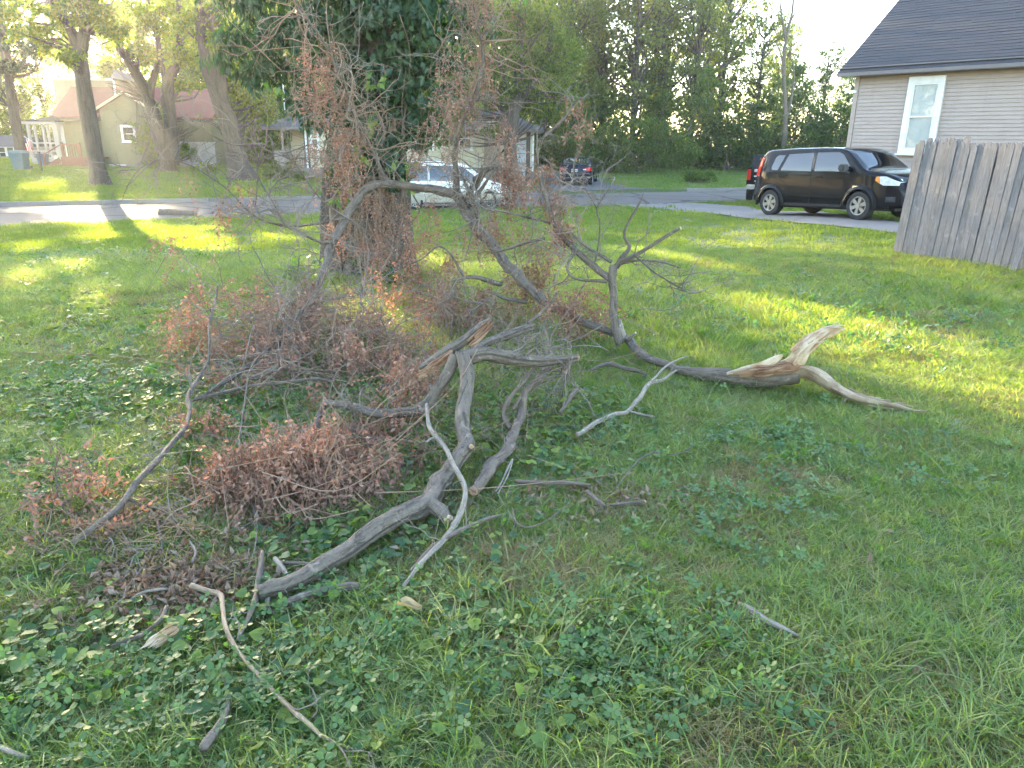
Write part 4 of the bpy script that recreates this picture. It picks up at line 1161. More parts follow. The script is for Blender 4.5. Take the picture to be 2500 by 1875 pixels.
def boxy_suv():
    L, W = 4.10, 1.78
    top = [(0, 0.62), (0.02, 0.78), (0.05, 0.98), (0.09, 1.12), (0.19, 1.44), (0.28, 1.56), (0.42, 1.59), (1.1, 1.61), (2.0, 1.605), (2.45, 1.585), (2.66, 1.54), (2.78, 1.47), (3.20, 1.135), (3.28, 1.09), (3.50, 1.06), (3.78, 1.00), (3.94, 0.92), (4.03, 0.82), (4.08, 0.70), (4.10, 0.58)]
    car = Car(L, W, top, 1.06, 1.60, 0.80, 0.23, (0.84, 0.55), (0.74, 0.95), 0.02, 0.09)
    root = thing('black_suv', 'shiny black boxy compact car parked on the driveway beside the beige house', 'car')
    wh = [(0.66, 0.315), (3.21, 0.315)]
    car_shell(root, car, M['paint_black'], wh, 0.375)
    for s in (-1, 1):
        side = [
            ('side_window', [(0.62, 1.18), (0.65, 1.11), (0.84, 1.11), (0.97, 1.46), (0.76, 1.46), (0.69, 1.41)]),
            ('side_window', [(0.93, 1.10), (1.07, 1.475), (1.80, 1.495), (1.845, 1.075)]),
            ('side_window', [(1.94, 1.07), (1.90, 1.495), (2.50, 1.49), (2.64, 1.43), (2.96, 1.10), (2.96, 1.05)]),
        ]
        for nm, poly in side: obj(nm, car.side_patch(poly, 0.005, s), M['car_glass'], root, smooth=True, sharp=30)
        obj('door_seam', car.side_patch(line_poly([(1.89, 1.50), (1.89, 0.98), (1.88, 0.42), (1.84, 0.30)], 0.014), 0.003, s), M['seam'], root)
        obj('door_seam', car.side_patch(line_poly([(3.06, 1.05), (3.06, 0.85), (2.90, 0.55), (2.84, 0.30)], 0.014), 0.003, s), M['seam'], root)
        obj('door_seam', car.side_patch(line_poly([(0.84, 1.02), (0.90, 0.92), (1.10, 0.78), (1.20, 0.50), (1.24, 0.30), (2.84, 0.30)], 0.014), 0.003, s), M['seam'], root)
        obj('pillar', car.side_patch([(1.855, 1.07), (1.81, 1.49), (1.89, 1.49), (1.93, 1.065)], 0.0045, s), M['black_plastic'], root, smooth=True)
        obj('side_moulding', car.side_patch([(1.20, 0.515), (1.22, 0.57), (2.82, 0.50), (2.82, 0.44)], 0.022, s), M['paint_black'], root, smooth=True, sharp=30)
        obj('sill_cladding', car.side_patch([(1.12, 0.20), (1.12, 0.33), (2.90, 0.33), (2.90, 0.20)], 0.012, s), M['black_plastic'], root, smooth=True, sharp=30)
        obj('taillight', car.side_patch([(0.06, 0.98), (0.20, 1.42), (0.31, 1.40), (0.27, 1.20), (0.22, 0.96)], 0.012, s), M['red_lens'], root, smooth=True, sharp=30)
        hl = obj('headlight', car.side_patch([(3.56, 0.86), (3.58, 0.95), (3.75, 0.95), (4.02, 0.83), (4.02, 0.755), (3.72, 0.76)], 0.014, s, 0.17), M['clear_lens'], root, smooth=True, sharp=30)
        obj('indicator', car.side_patch([(3.545, 0.87), (3.56, 0.945), (3.63, 0.95), (3.66, 0.79)], 0.018, s, 0.17), M['amber_lens'], hl, smooth=True, sharp=30)
        for q in (3.79, 3.90):
            yl = s * (0.62 if q < 3.85 else 0.52)
            MB().disc((q + 0.02, yl, 0.835), 0.055, (0.55, s * 0.75, 0.1), 16, 0.07).build('lamp_reflector', M['chrome'], hl)
        obj('side_vent', car.side_patch([(3.02, 0.70), (3.03, 0.755), (3.20, 0.745), (3.16, 0.70)], 0.010, s), M['chrome'], root)
        obj('fog_light', car.side_patch([(3.80, 0.40), (3.80, 0.52), (3.98, 0.52), (3.98, 0.40)], 0.012, s, 0.17), M['black_plastic'], root, smooth=True)
        for xh, zh in ((1.06, 0.97), (2.10, 0.94)):
            hd = MB().hexa([(xh + a, s * (W / 2 - 0.018 + b_), zh + c_) for c_ in (-0.016, 0.016) for a, b_ in ((-0.10, 0), (0.10, 0), (0.085, 0.045), (-0.085, 0.045))]).build('door_handle', M['paint_black'], root, bevel=0.008)
        mi = MB().hexa([(2.80 + a, s * (W / 2 + b_), 1.06 + c_) for c_ in (0.0, 0.16) for a, b_ in ((-0.05, 0.02), (0.13, 0.03), (0.08, 0.21), (-0.05, 0.22))]).build('mirror', M['black_plastic'], root, bevel=0.03)
        MB().bar((2.88, s * (W / 2 - 0.05), 1.02), (2.86, s * (W / 2 + 0.06), 1.06), 0.07, 0.05).build('mirror_stalk', M['black_plastic'], mi)
        MB().bar((0.45, s * 0.60, 1.60), (2.2, s * 0.60, 1.595), 0.035, 0.03).build('roof_rail', M['black_plastic'], root, bevel=0.008)
        for x, z in wh: wheel(root, (x, s * (W / 2 - 0.115), z), 0.315, 0.215, s, 6, 0.10, 0.64)
    # windscreen with pale reflections, bonnet seam, grille, plate
    obj('windscreen', car.end_patch([(-0.66, 1.12), (-0.60, 1.47), (0.60, 1.47), (0.66, 1.12)], 0.006, 2.72, 3.24), M['car_glass'], root, smooth=True, sharp=30)
    MB().bar((3.16, -0.55, 1.165), (3.16, 0.1, 1.125), 0.02).build('wiper', M['black_plastic'], root)
    obj('rear_window', car.end_patch([(-0.60, 1.12), (-0.55, 1.45), (0.55, 1.45), (0.60, 1.12)], 0.006, -0.1, 0.28), M['car_glass'], root, smooth=True, sharp=30)
    obj('grille', car.end_patch([(-0.45, 0.66), (-0.45, 0.72), (0.45, 0.72), (0.45, 0.66)], 0.010, 3.7, 4.3), M['black_plastic'], root)
    obj('lower_grille', car.end_patch([(-0.50, 0.36), (-0.55, 0.56), (0.55, 0.56), (0.50, 0.36)], 0.012, 3.7, 4.3), M['black_plastic'], root)
    hitch = MB().bar((-0.02, 0, 0.36), (-0.16, 0, 0.36), 0.06).build('tow_hitch', M['dark_metal'], root)
    MB().tube([(-0.14, 0, 0.38), (-0.14, 0, 0.46)], 0.028, 10).build('tow_ball', M['chrome'], hitch)
    a = Vector((6.58, 19.35, 0)); b = Vector((7.84, 17.13, 0))
    z = float(gz(7.2, 18.0)) + 0.035
    h = (b - a).normalized()
    zr = float(gz(a.x + 0.5, a.y + 0.5)) + 0.036; zf = float(gz(b.x + 0.5, b.y + 0.5)) + 0.036
    place(root, (0.66, -W / 2 + 0.11, 0), (a.x, a.y, zr), (h.x, h.y))
    root.rotation_euler[1] = -math.atan2(zf - zr, 2.55); root.location.z -= 0.74 * (zf - zr) / 2.55
boxy_suv()

def minivan():
    L, W = 4.75, 1.79
    top = [(0, 0.62), (0.03, 0.85), (0.08, 1.05), (0.14, 1.30), (0.26, 1.60), (0.40, 1.685), (1.0, 1.715), (2.0, 1.715), (2.7, 1.66), (2.95, 1.59), (3.62, 1.13), (3.75, 1.06), (4.1, 0.96), (4.45, 0.85), (4.62, 0.74), (4.72, 0.62), (4.75, 0.54)]
    car = Car(L, W, top, 1.02, 1.715, 0.79, 0.20, (0.92, 0.4), (0.72, 1.0), 0.02, 0.10)
    root = thing('white_minivan', 'older white minivan with dull gold lower panels parked at the road edge', 'car')
    wh = [(0.95, 0.305), (3.78, 0.305)]
    car_shell(root, car, M['paint_white'], wh, 0.36, M['paint_champagne'], 0.012)
    for s in (-1, 1):
        for poly in ([(0.34, 1.09), (0.42, 1.03), (1.45, 1.03), (1.45, 1.56), (0.52, 1.56), (0.42, 1.50)], [(1.52, 1.03), (1.52, 1.565), (2.42, 1.56), (2.42, 1.02)], [(2.50, 1.02), (2.50, 1.555), (2.80, 1.53), (3.38, 1.09), (3.38, 1.02)]):
            obj('side_window', car.side_patch(poly, 0.005, s), M['car_glass_blue'], root, smooth=True, sharp=30)
        for ln in ([(2.46, 1.57), (2.46, 0.35)], [(1.48, 1.57), (1.48, 0.5)], [(3.46, 1.06), (3.42, 0.8), (3.34, 0.35)]):
            obj('door_seam', car.side_patch(line_poly(ln), 0.003, s), M['seam'], root)
        obj('lower_panel', car.side_patch([(0.05, 0.24), (0.05, 0.60), (4.70, 0.55), (4.70, 0.24)], 0.004, s, 0.36), M['paint_champagne'], root, smooth=True, sharp=30)
        for z_ in (0.305,):
            pass
        obj('side_moulding', car.side_patch([(1.32, 0.60), (1.32, 0.645), (3.40, 0.63), (3.40, 0.585)], 0.016, s), M['paint_champagne'], root, smooth=True)
        hl = obj('headlight', car.side_patch([(4.35, 0.66), (4.35, 0.80), (4.60, 0.745), (4.69, 0.66), (4.69, 0.60)], 0.010, s, 0.18), M['clear_lens'], root, smooth=True, sharp=30)
        obj('indicator', car.side_patch([(4.33, 0.67), (4.33, 0.80), (4.42, 0.79), (4.42, 0.66)], 0.014, s, 0.18), M['amber_lens'], hl, smooth=True)
        obj('taillight', car.side_patch([(0.06, 0.95), (0.16, 1.30), (0.24, 1.30), (0.24, 0.95)], 0.010, s), M['red_lens'], root, smooth=True)
        for xh in (1.62, 2.60):
            MB().hexa([(xh + a, s * (W / 2 - 0.02 + b_), 0.93 + c_) for c_ in (-0.016, 0.016) for a, b_ in ((-0.09, 0), (0.09, 0), (0.08, 0.04), (-0.08, 0.04))]).build('door_handle', M['paint_white'], root, bevel=0.008)
        MB().hexa([(3.22 + a, s * (W / 2 - 0.02 + b_), 1.05 + c_) for c_ in (0, 0.15) for a, b_ in ((-0.05, 0.0), (0.10, 0.0), (0.06, 0.20), (-0.05, 0.20))]).build('mirror', M['dark_metal'], root, bevel=0.03)
        for x, z in wh: wheel(root, (x, s * (W / 2 - 0.11), z), 0.305, 0.20, s, 11, 0.045, 0.66)
    obj('windscreen', car.end_patch([(-0.70, 1.14), (-0.60, 1.55), (0.60, 1.55), (0.70, 1.14)], 0.006, 2.9, 3.66), M['car_glass_blue'], root, smooth=True, sharp=30)
    obj('rear_window', car.end_patch([(-0.62, 1.10), (-0.56, 1.55), (0.56, 1.55), (0.62, 1.10)], 0.006, -0.1, 0.32), M['car_glass_blue'], root, smooth=True, sharp=30)
    obj('front_bumper', car.end_patch([(-0.9, 0.26), (-0.9, 0.52), (0.9, 0.52), (0.9, 0.26)], 0.012, 4.25, 4.9), M['paint_champagne'], root, smooth=True, sharp=30)
    MB().bar((0.6, 0, 1.73), (2.2, 0, 1.738), 1.0, 0.006).build('roof_panel', M['paint_white'], root)
    h = Vector((0.955, 0.297, 0)).normalized()
    f = Vector((-0.98, 29.05, 0))
    place(root, (3.78, -W / 2 + 0.1, 0), (f.x, f.y, ROAD_Z + 0.005), (h.x, h.y))
minivan()

def sedan():
    L, W = 4.60, 1.80
    top = [(0, 0.66), (0.02, 0.82), (0.05, 0.98), (0.10, 1.055), (0.35, 1.085), (0.55, 1.12), (1.35, 1.37), (1.75, 1.415), (2.2, 1.41), (2.6, 1.35), (3.3, 1.0), (3.9, 0.88), (4.4, 0.75), (4.55, 0.64), (4.6, 0.55)]
    car = Car(L, W, top, 0.90, 1.415, 0.72, 0.20, (0.86, 0.6), (0.72, 1.0), 0.03, 0.09)
    root = thing('dark_sedan', 'dark sedan seen from behind on the asphalt drive, with a trunk rack', 'car')
    wh = [(1.0, 0.32), (3.70, 0.32)]
    car_shell(root, car, M['paint_navy'], wh, 0.365)
    for s in (-1, 1):
        for poly in ([(1.05, 0.95), (1.40, 1.30), (1.95, 1.34), (1.95, 0.93)], [(2.02, 0.93), (2.02, 1.34), (2.35, 1.31), (3.0, 0.96), (3.0, 0.92)]):
            obj('side_window', car.side_patch(poly, 0.005, s), M['car_glass'], root, smooth=True, sharp=30)
        obj('door_seam', car.side_patch(line_poly([(1.98, 1.34), (1.98, 0.30)]), 0.003, s), M['seam'], root)
        y0, y1 = s * 0.44, s * 0.95
        obj('taillight', car.end_patch([(y0, 0.84), (s * 0.60, 0.90), (y1, 0.97), (y1, 0.76), (s * 0.70, 0.74), (s * 0.56, 0.80)], 0.012, -0.2, 0.42), M['red_lens'], root, smooth=True, sharp=30)
        obj('reversing_light', car.end_patch([(s * 0.46, 0.80), (s * 0.46, 0.845), (s * 0.62, 0.845), (s * 0.62, 0.79)], 0.014, -0.2, 0.25), M['clear_lens'], root)
        obj('reflector', car.end_patch([(s * 0.70, 0.40), (s * 0.70, 0.46), (s * 0.80, 0.46), (s * 0.80, 0.40)], 0.012, -0.2, 0.25), M['amber_lens'], root)
        MB().hexa([(2.85 + a, s * (W / 2 - 0.05 + b_), 0.95 + c_) for c_ in (0, 0.14) for a, b_ in ((-0.05, 0.0), (0.10, 0.0), (0.06, 0.22), (-0.05, 0.22))]).build('mirror', M['paint_navy'], root, bevel=0.03)
        for x, z in wh: wheel(root, (x, s * (W / 2 - 0.12), z), 0.32, 0.215, s, 5, 0.08, 0.68)
    obj('rear_window', car.end_patch([(-0.62, 1.13), (-0.50, 1.36), (0.50, 1.36), (0.62, 1.13)], 0.006, 0.3, 1.5), M['car_glass'], root, smooth=True, sharp=30)
    obj('windscreen', car.end_patch([(-0.66, 1.02), (-0.52, 1.36), (0.52, 1.36), (0.66, 1.02)], 0.006, 2.4, 3.4), M['car_glass'], root, smooth=True, sharp=30)
    pl = MB().box((-0.022, -0.16, 0.70), (-0.010, 0.16, 0.84)).build('number_plate', M['plate_white'], root)
    for k in (-0.11, -0.065, -0.02, 0.025, 0.07, 0.11):
        MB().box((-0.026, k - 0.014, 0.735), (-0.0225, k + 0.014, 0.80)).build('plate_mark', M['dark_paint'], pl)
    for q in ((-0.32, 0.46), (0.32, 0.46)): pass
    em = MB(); em.box((-0.028, -0.05, 0.87), (-0.012, -0.035, 0.95)).box((-0.028, 0.035, 0.87), (-0.012, 0.05, 0.95)).box((-0.027, -0.0349, 0.902), (-0.013, 0.0349, 0.918)); em.build('emblem', M['chrome'], root)
    obj('bumper_trim', car.end_patch([(-0.72, 0.36), (-0.72, 0.385), (0.72, 0.385), (0.72, 0.36)], 0.014, -0.2, 0.3), M['chrome'], root)
    obj('rear_diffuser', car.end_patch([(-0.62, 0.24), (-0.66, 0.35), (0.66, 0.35), (0.62, 0.24)], 0.012, -0.2, 0.3), M['black_plastic'], root)
    # rack clamped behind the boot: mast, forked top, foot
    rk = MB().bar((-0.13, 0, 0.30), (-0.13, 0, 1.22), 0.07).build('rack_mast', M['black_plastic'], root)
    MB().bar((-0.13, -0.20, 1.22), (-0.13, 0.20, 1.22), 0.06, 0.05).build('rack_crossbar', M['black_plastic'], rk)
    for s in (-1, 1): MB().bar((-0.13, s * 0.17, 1.22), (-0.22, s * 0.20, 1.30), 0.05).build('rack_hook', M['black_plastic'], rk)
    MB().bar((0.02, 0, 0.32), (-0.16, 0, 0.32), 0.06).build('rack_hitch', M['black_plastic'], rk)
    MB().tube([(1.5, 0, 1.43), (1.42, 0, 1.52)], 0.012, 6).build('antenna', M['black_plastic'], root)
    c = Vector((3.33, 41.9, 0))
    z = float(gz(c.x, c.y)) + 0.035
    a = R(12)
    place(root, (0.35, 0, 0), (c.x, c.y, z), (math.sin(a), math.cos(a)))
sedan()

def pickup():
    root = thing('black_pickup', 'black pickup truck with stickers on its tailgate parked behind the black car', 'truck')
    W = 1.95; H0, H1 = 0.72, 1.32
    bed = MB()
    for s in (-1, 1): bed.box((0.06, s * (W / 2) - (0.09 if s > 0 else 0), 0.62), (2.0, s * (W / 2) + (0.09 if s < 0 else 0), H1))
    bed.box((0.06, -W / 2 + 0.091, 0.62), (2.0, W / 2 - 0.091, 0.80)); bed.box((1.92, -W / 2 + 0.091, 0.801), (2.0, W / 2 - 0.091, H1 - 0.002))
    body = bed.build('bed', M['paint_black'], root, bevel=0.02)
    tg = MB().box((0.0, -W / 2 + 0.14, H0), (0.055, W / 2 - 0.14, H1 + 0.01)).build('tailgate', M['paint_black'], root, bevel=0.02)
    MB().box((-0.012, -W / 2 + 0.20, H1 - 0.12), (-0.002, W / 2 - 0.20, H1 - 0.10)).build('tailgate_crease', M['seam'], tg)
    MB().hexa([(x_, y_, z_) for z_ in (1.10, 1.16) for x_, y_ in ((-0.03, -0.12), (-0.002, -0.12), (-0.002, 0.12), (-0.03, 0.12))]).build('latch_handle', M['black_plastic'], tg)
    for c, rx, rz in (((-0.003, 0.10, 1.0), 0.12, 0.048),):
        n = 24
        MB().prism([(c[0], c[1] + rx * math.cos(2 * math.pi * i / n), c[2] - 0.03 + rz * math.sin(2 * math.pi * i / n)) for i in range(n)], (-0.012, 0, 0)).build('oval_badge', M['chrome'], tg)
        MB().prism([(c[0] - 0.0125, c[1] + rx * 0.88 * math.cos(2 * math.pi * i / n), c[2] - 0.03 + rz * 0.78 * math.sin(2 * math.pi * i / n)) for i in range(n)], (-0.003, 0, 0)).build('oval_badge_face', M['bin_blue'], tg)
    st = [[(0.56, 1.18), (0.70, 1.17), (0.71, 1.25), (0.64, 1.29), (0.57, 1.27)], [(0.28, 1.10), (0.50, 1.10), (0.52, 1.18), (0.46, 1.26), (0.38, 1.28), (0.30, 1.22)], [(0.56, 0.98), (0.70, 0.98), (0.70, 1.03), (0.56, 1.03)], [(0.08, 1.16), (0.20, 1.16), (0.20, 1.20), (0.08, 1.20)], [(0.60, 0.80), (0.66, 0.80), (0.66, 0.83), (0.60, 0.83)], [(0.40, 0.79), (0.45, 0.79), (0.45, 0.82), (0.40, 0.82)]]
    for q in st: MB().prism([(-0.002, y_, z_) for y_, z_ in q], (-0.004, 0, 0)).build('sticker', M['sticker'], tg)
    for s in (-1, 1):
        MB().box((-0.02, s * W / 2 - (0.15 if s > 0 else -0.004), 0.85), (0.054, s * W / 2 + (0.15 if s < 0 else -0.004), 1.28)).build('taillight', M['red_lens'], root, bevel=0.012)
        for x in (0.95, 4.35): wheel(root, (x, s * (W / 2 - 0.14), 0.38), 0.38, 0.26, s, 6, 0.07, 0.6)
    MB().box((-0.18, -W / 2 + 0.02, 0.50), (-0.021, W / 2 - 0.02, 0.69)).build('rear_bumper', M['chrome'], root, bevel=0.03)
    cab = MB().prism([(2.02, -W / 2 + 0.05, 0.55), (3.95, -W / 2 + 0.05, 0.55), (3.95, -W / 2 + 0.05, 1.15), (3.35, -W / 2 + 0.05, 1.82), (2.15, -W / 2 + 0.05, 1.82), (2.02, -W / 2 + 0.05, 1.2)], (0, W - 0.10, 0)).build('cab', M['paint_black'], root, bevel=0.06)
    MB().box((2.03, -0.62, 1.28), (2.045, 0.62, 1.70)).build('rear_window', M['car_glass'], cab)
    MB().box((3.96, -W / 2 + 0.05, 0.55), (5.3, W / 2 - 0.05, 1.12)).build('bonnet', M['paint_black'], root, bevel=0.05)
    MB().box((0.2, -0.6, 0.40), (5.0, 0.6, 0.60)).build('chassis', M['black_plastic'], root)
    c = at(1868, 440, 31.0)
    z = float(gz(c.x, c.y)) + 0.0
    z = at(1840, 410, 31.0).z - 1.33
    a = R(20)
    place(root, (0, 0.25, 0), (c.x, c.y, z), (math.sin(a), math.cos(a)))
    root.location.z = max(z, float(gz(c.x, c.y)) + 0.01)
pickup()

# ================================================================== foliage builders
def unit(v):
    return v / (np.linalg.norm(v, axis=-1, keepdims=True) + 1e-9)
def leaves_at(P, size, rng, droop=0.2, aspect=0.6, var=0.35, fold=0.12, face=None):
    """one kite-shaped leaf per point"""
    n = len(P)
    d = rng.normal(size=(n, 3)); d[:, 2] -= droop * 3; d = unit(d)
    nn = rng.normal(size=(n, 3))
    if face is not None: nn = nn * 0.6 + np.asarray(face)
    nn = unit(nn - d * np.sum(nn * d, 1, keepdims=True))
    t = np.cross(d, nn)
    L = size * (1 + var * rng.uniform(-1, 1, (n, 1))); W = L * aspect
    a = P; b = P + d * L * 0.42 + t * W / 2 + nn * L * fold; c = P + d * L; e = P + d * L * 0.42 - t * W / 2 + nn * L * fold
    V = np.stack([a, b, c, e], 1).reshape(-1, 3)
    return V, np.arange(4 * n).reshape(-1, 4)
def cluster_points(rng, c, rad, nsub, nleaf, sig=0.16, shell=0.55):
    """clumps of points inside an ellipsoid, most of them towards its outside"""
    d = unit(rng.normal(size=(nsub, 3))); r = rng.uniform(shell ** 3, 1, (nsub, 1)) ** (1 / 3)
    r = np.where(rng.uniform(size=(nsub, 1)) < 0.25, r * 0.5, r)
    S = np.asarray(c) + d * r * np.asarray(rad)
    k = rng.integers(0, nsub, nleaf)
    sc = np.asarray(rad).mean() * sig * rng.uniform(0.6, 1.5, (nsub, 1))[k]
    return S[k] + rng.normal(size=(nleaf, 3)) * sc * np.array([1, 1, 0.75]), S
def limb_tube(parent, name, pts, mat, n=8, step=0.3, rough=0.08, seed=0, kind=None):
    """pts rows: x y z r"""
    A = catmull(pts, step)
    V, Q, D, UV = tube_arrays(A[:, :3], np.maximum(A[:, 3], 0.002), n)
    if rough:
        rr = np.repeat(np.maximum(A[:, 3], 0.002), n)
        V = V + D * (vnoise(V * np.array([1, 1, 0.35]), 1.0 / max(rr.mean(), 0.01) * 0.9, seed) * rr * rough)[:, None]
    m = len(V)
    return obj(name, make_mesh(name, V, Q, polys=[list(range(n))[::-1], list(range(m - n, m))], uv=UV), mat, parent, smooth=True, kind=kind)
def pxl(rows, Y):
    """rows (px, py, width px) or (px, py, width px, Y) -> x y z r"""
    out = []
    for r in rows:
        p = at(r[0], r[1], r[3] if len(r) > 3 else Y)
        out.append((p.x, p.y, p.z, px_m(r[2], p) / 2))
    return out
def crown(parent, clusters, mat, size, rng, droop=0.2, aspect=0.6, name='crown', sig=0.16, shell=0.55, gap=None):
    PV, SS = [], []
    for c, rad, ns, nl in clusters:
        P, S = cluster_points(rng, c, rad, ns, nl, sig, shell)
        if gap is not None: P = P[~gap(P)]
        PV.append(P); SS.append((c, S))
    P = np.concatenate(PV)
    V, Q = leaves_at(P, size, rng, droop, aspect)
    o = obj(name, make_mesh(name, V, Q), mat, parent, kind='stuff')
    return o, SS
def twig_fan(parent, mat, SS, starts, rng, r0, n_each=5, name='branches'):
    """boughs from the limbs out to the leaf clumps, one part"""
    Vs, Qs, UVs, k = [], [], [], 0
    for (c, S), st in zip(SS, starts):
        st = np.asarray(st)
        for s in S[rng.permutation(len(S))[:n_each]]:
            mid = (st + s) / 2 + rng.normal(size=3) * np.linalg.norm(s - st) * 0.10
            A = catmull([(*st, r0), (*mid, r0 * 0.55), (*s, r0 * 0.15)], max(0.35, np.linalg.norm(s - st) / 6))
            V, Q, D, UV = tube_arrays(A[:, :3], np.maximum(A[:, 3], 0.004), 5)
            Vs.append(V); Qs.append(Q + k); UVs.append(UV); k += len(V)
    return obj(name, make_mesh(name, np.concatenate(Vs), np.concatenate(Qs), uv=np.concatenate(UVs)), mat, parent, smooth=True, kind='stuff')

# light gaps: the low sun reaches the lawn between the crowns along these lanes
LANES = [(tuple(gnd(px_, py_)[:2]), r_, 0) for px_, py_, r_ in ((1660, 640, 0.45), (1760, 675, 0.4), (1900, 735, 0.35), (2020, 765, 0.35), (2140, 800, 0.4), (2260, 850, 0.4), (2380, 910, 0.42), (2480, 975, 0.45), (1700, 610, 0.3), (2350, 820, 0.25),
    (60, 610, 0.4), (190, 660, 0.3), (330, 565, 0.45), (440, 600, 0.35), (560, 560, 0.5), (690, 590, 0.4), (60, 690, 0.3), (260, 720, 0.3), (940, 780, 0.35), (1010, 830, 0.3), (1100, 640, 0.4), (800, 570, 0.4))]
LANES += [((-22, 36), 2.6, 0), ((-16, 33), 2.0, 0), ((-10, 25), 1.0, 0), ((8, 34), 1.5, 0), ((-12, 36), 1.8, 0), ((6.5, 30), 1.2, 0)]
def lane_gap(P):
    """true for points that stand in one of the light lanes"""
    s = np.array(SUN_V); out = np.zeros(len(P), bool)
    for (x, y), rad, _ in LANES:
        g = np.array([x, y, float(gz(x, y))])
        d = P - g; t = d @ s
        q = np.linalg.norm(d - t[:, None] * s, axis=1)
        out |= (q < rad) & (t > 4)
    return out

def street_tree(name, label, base_px, Y, stems, clusters_px, mat, size, seed, group=None, droop=0.25, lanes=True, extra=(), bark='bark_tree', sig=0.16):
    rng = np.random.default_rng(seed)
    b = at(base_px[0], base_px[1], Y); b.z = float(gz(b.x, b.y))
    root = thing(name, label, 'tree', b, group)
    tops = []
    for i, st in enumerate(stems):
        rows = pxl(st, Y)
        if i == 0:
            r0 = rows[0]
            rows = [(b.x, b.y, b.z - 0.25, r0[3] * 1.55), (b.x, b.y, b.z + 0.10, r0[3] * 1.25)] + rows[1:]
        limb_tube(root, 'trunk' if i == 0 else 'limb', rows, M[bark], 18 if i == 0 else 12, 0.35, 0.16, seed + i)
        tops.append(np.array(rows)[:, :3])
    allp = np.concatenate(tops)
    cl = []
    for px_, py_, dY, rx, ry, rz, ns, nl in clusters_px:
        c = at(px_, py_, Y + dY); cl.append(((c.x, c.y, c.z), (rx, ry, rz), int(ns * 1.3), int(nl * 1.5)))
    for e in extra: cl.append(e)
    o, SS = crown(root, cl, M[mat], size, rng, droop, gap=lane_gap if lanes else None, sig=sig)
    starts = [allp[np.argmin(np.linalg.norm(allp - np.asarray(c), axis=1) + np.where(allp[:, 2] > c[2] - 0.3, 3, 0))] for c, S in SS]
    twig_fan(root, M[bark], SS, starts, rng, 0.07, 6)
    return root

# ------------------------------------------------------------------ the street trees at the left
street_tree('pine_tree', 'tall thin dark trunk with ragged dark foliage at the far left edge', (54, 405), 47.0,
    [[(54, 405, 26), (46, 345, 24), (34, 270, 23), (22, 190, 21), (10, 110, 19), (2, 40, 17), (-8, -60, 14), (-16, -160, 9)]],
    [(40, 75, 0.5, 2.0, 1.5, 0.35, 14, 900), (70, 120, -0.5, 1.5, 1.2, 0.3, 10, 600), (15, 165, 0.3, 1.6, 1.3, 0.3, 10, 600), (60, 20, 0, 1.8, 1.5, 0.5, 14, 800), (0, -40, 0, 2.2, 2, 0.8, 14, 900), (20, -120, 0, 2.0, 2, 1.0, 14, 900), (-10, 215, 0.4, 1.5, 1.2, 0.3, 8, 400)],
    'leaf_conifer', 0.20, 11, droop=0.05)
street_tree('maple_tree', 'large grey trunk splitting high up, first tree from the left with a flared base', (246, 452), 36.0,
    [[(246, 450, 44), (238, 405, 40), (226, 335, 37), (212, 260, 36), (202, 190, 35), (196, 130, 34)],
     [(198, 150, 32), (186, 100, 27), (160, 50, 23), (128, 0, 20), (90, -70, 14)], [(196, 140, 32), (206, 80, 28), (209, 10, 25), (214, -80, 18)], [(165, 62, 18), (150, 10, 14), (150, -60, 9)]],
    [(95, 30, -1, 1.5, 1.5, 0.9, 16, 1300), (150, 20, 1, 1.3, 1.4, 0.9, 14, 900), (245, 25, 0, 1.2, 1.4, 0.9, 14, 1100), (285, 60, 0, 1.0, 1.2, 0.7, 12, 800), (120, 110, 1, 0.9, 1.0, 0.5, 10, 500), (75, 85, 0, 1.0, 1, 0.5, 10, 500), (165, 140, -1, 0.7, 0.8, 0.4, 8, 300),
     (60, -60, 0, 2.4, 2.4, 1.6, 18, 1500), (180, -80, 0, 2.6, 2.6, 1.8, 18, 1600), (300, -60, 0, 2.4, 2.4, 1.6, 18, 1500), (180, -190, 0, 3.2, 3.2, 2.0, 20, 1600)],
    'leaf_maple', 0.17, 12)
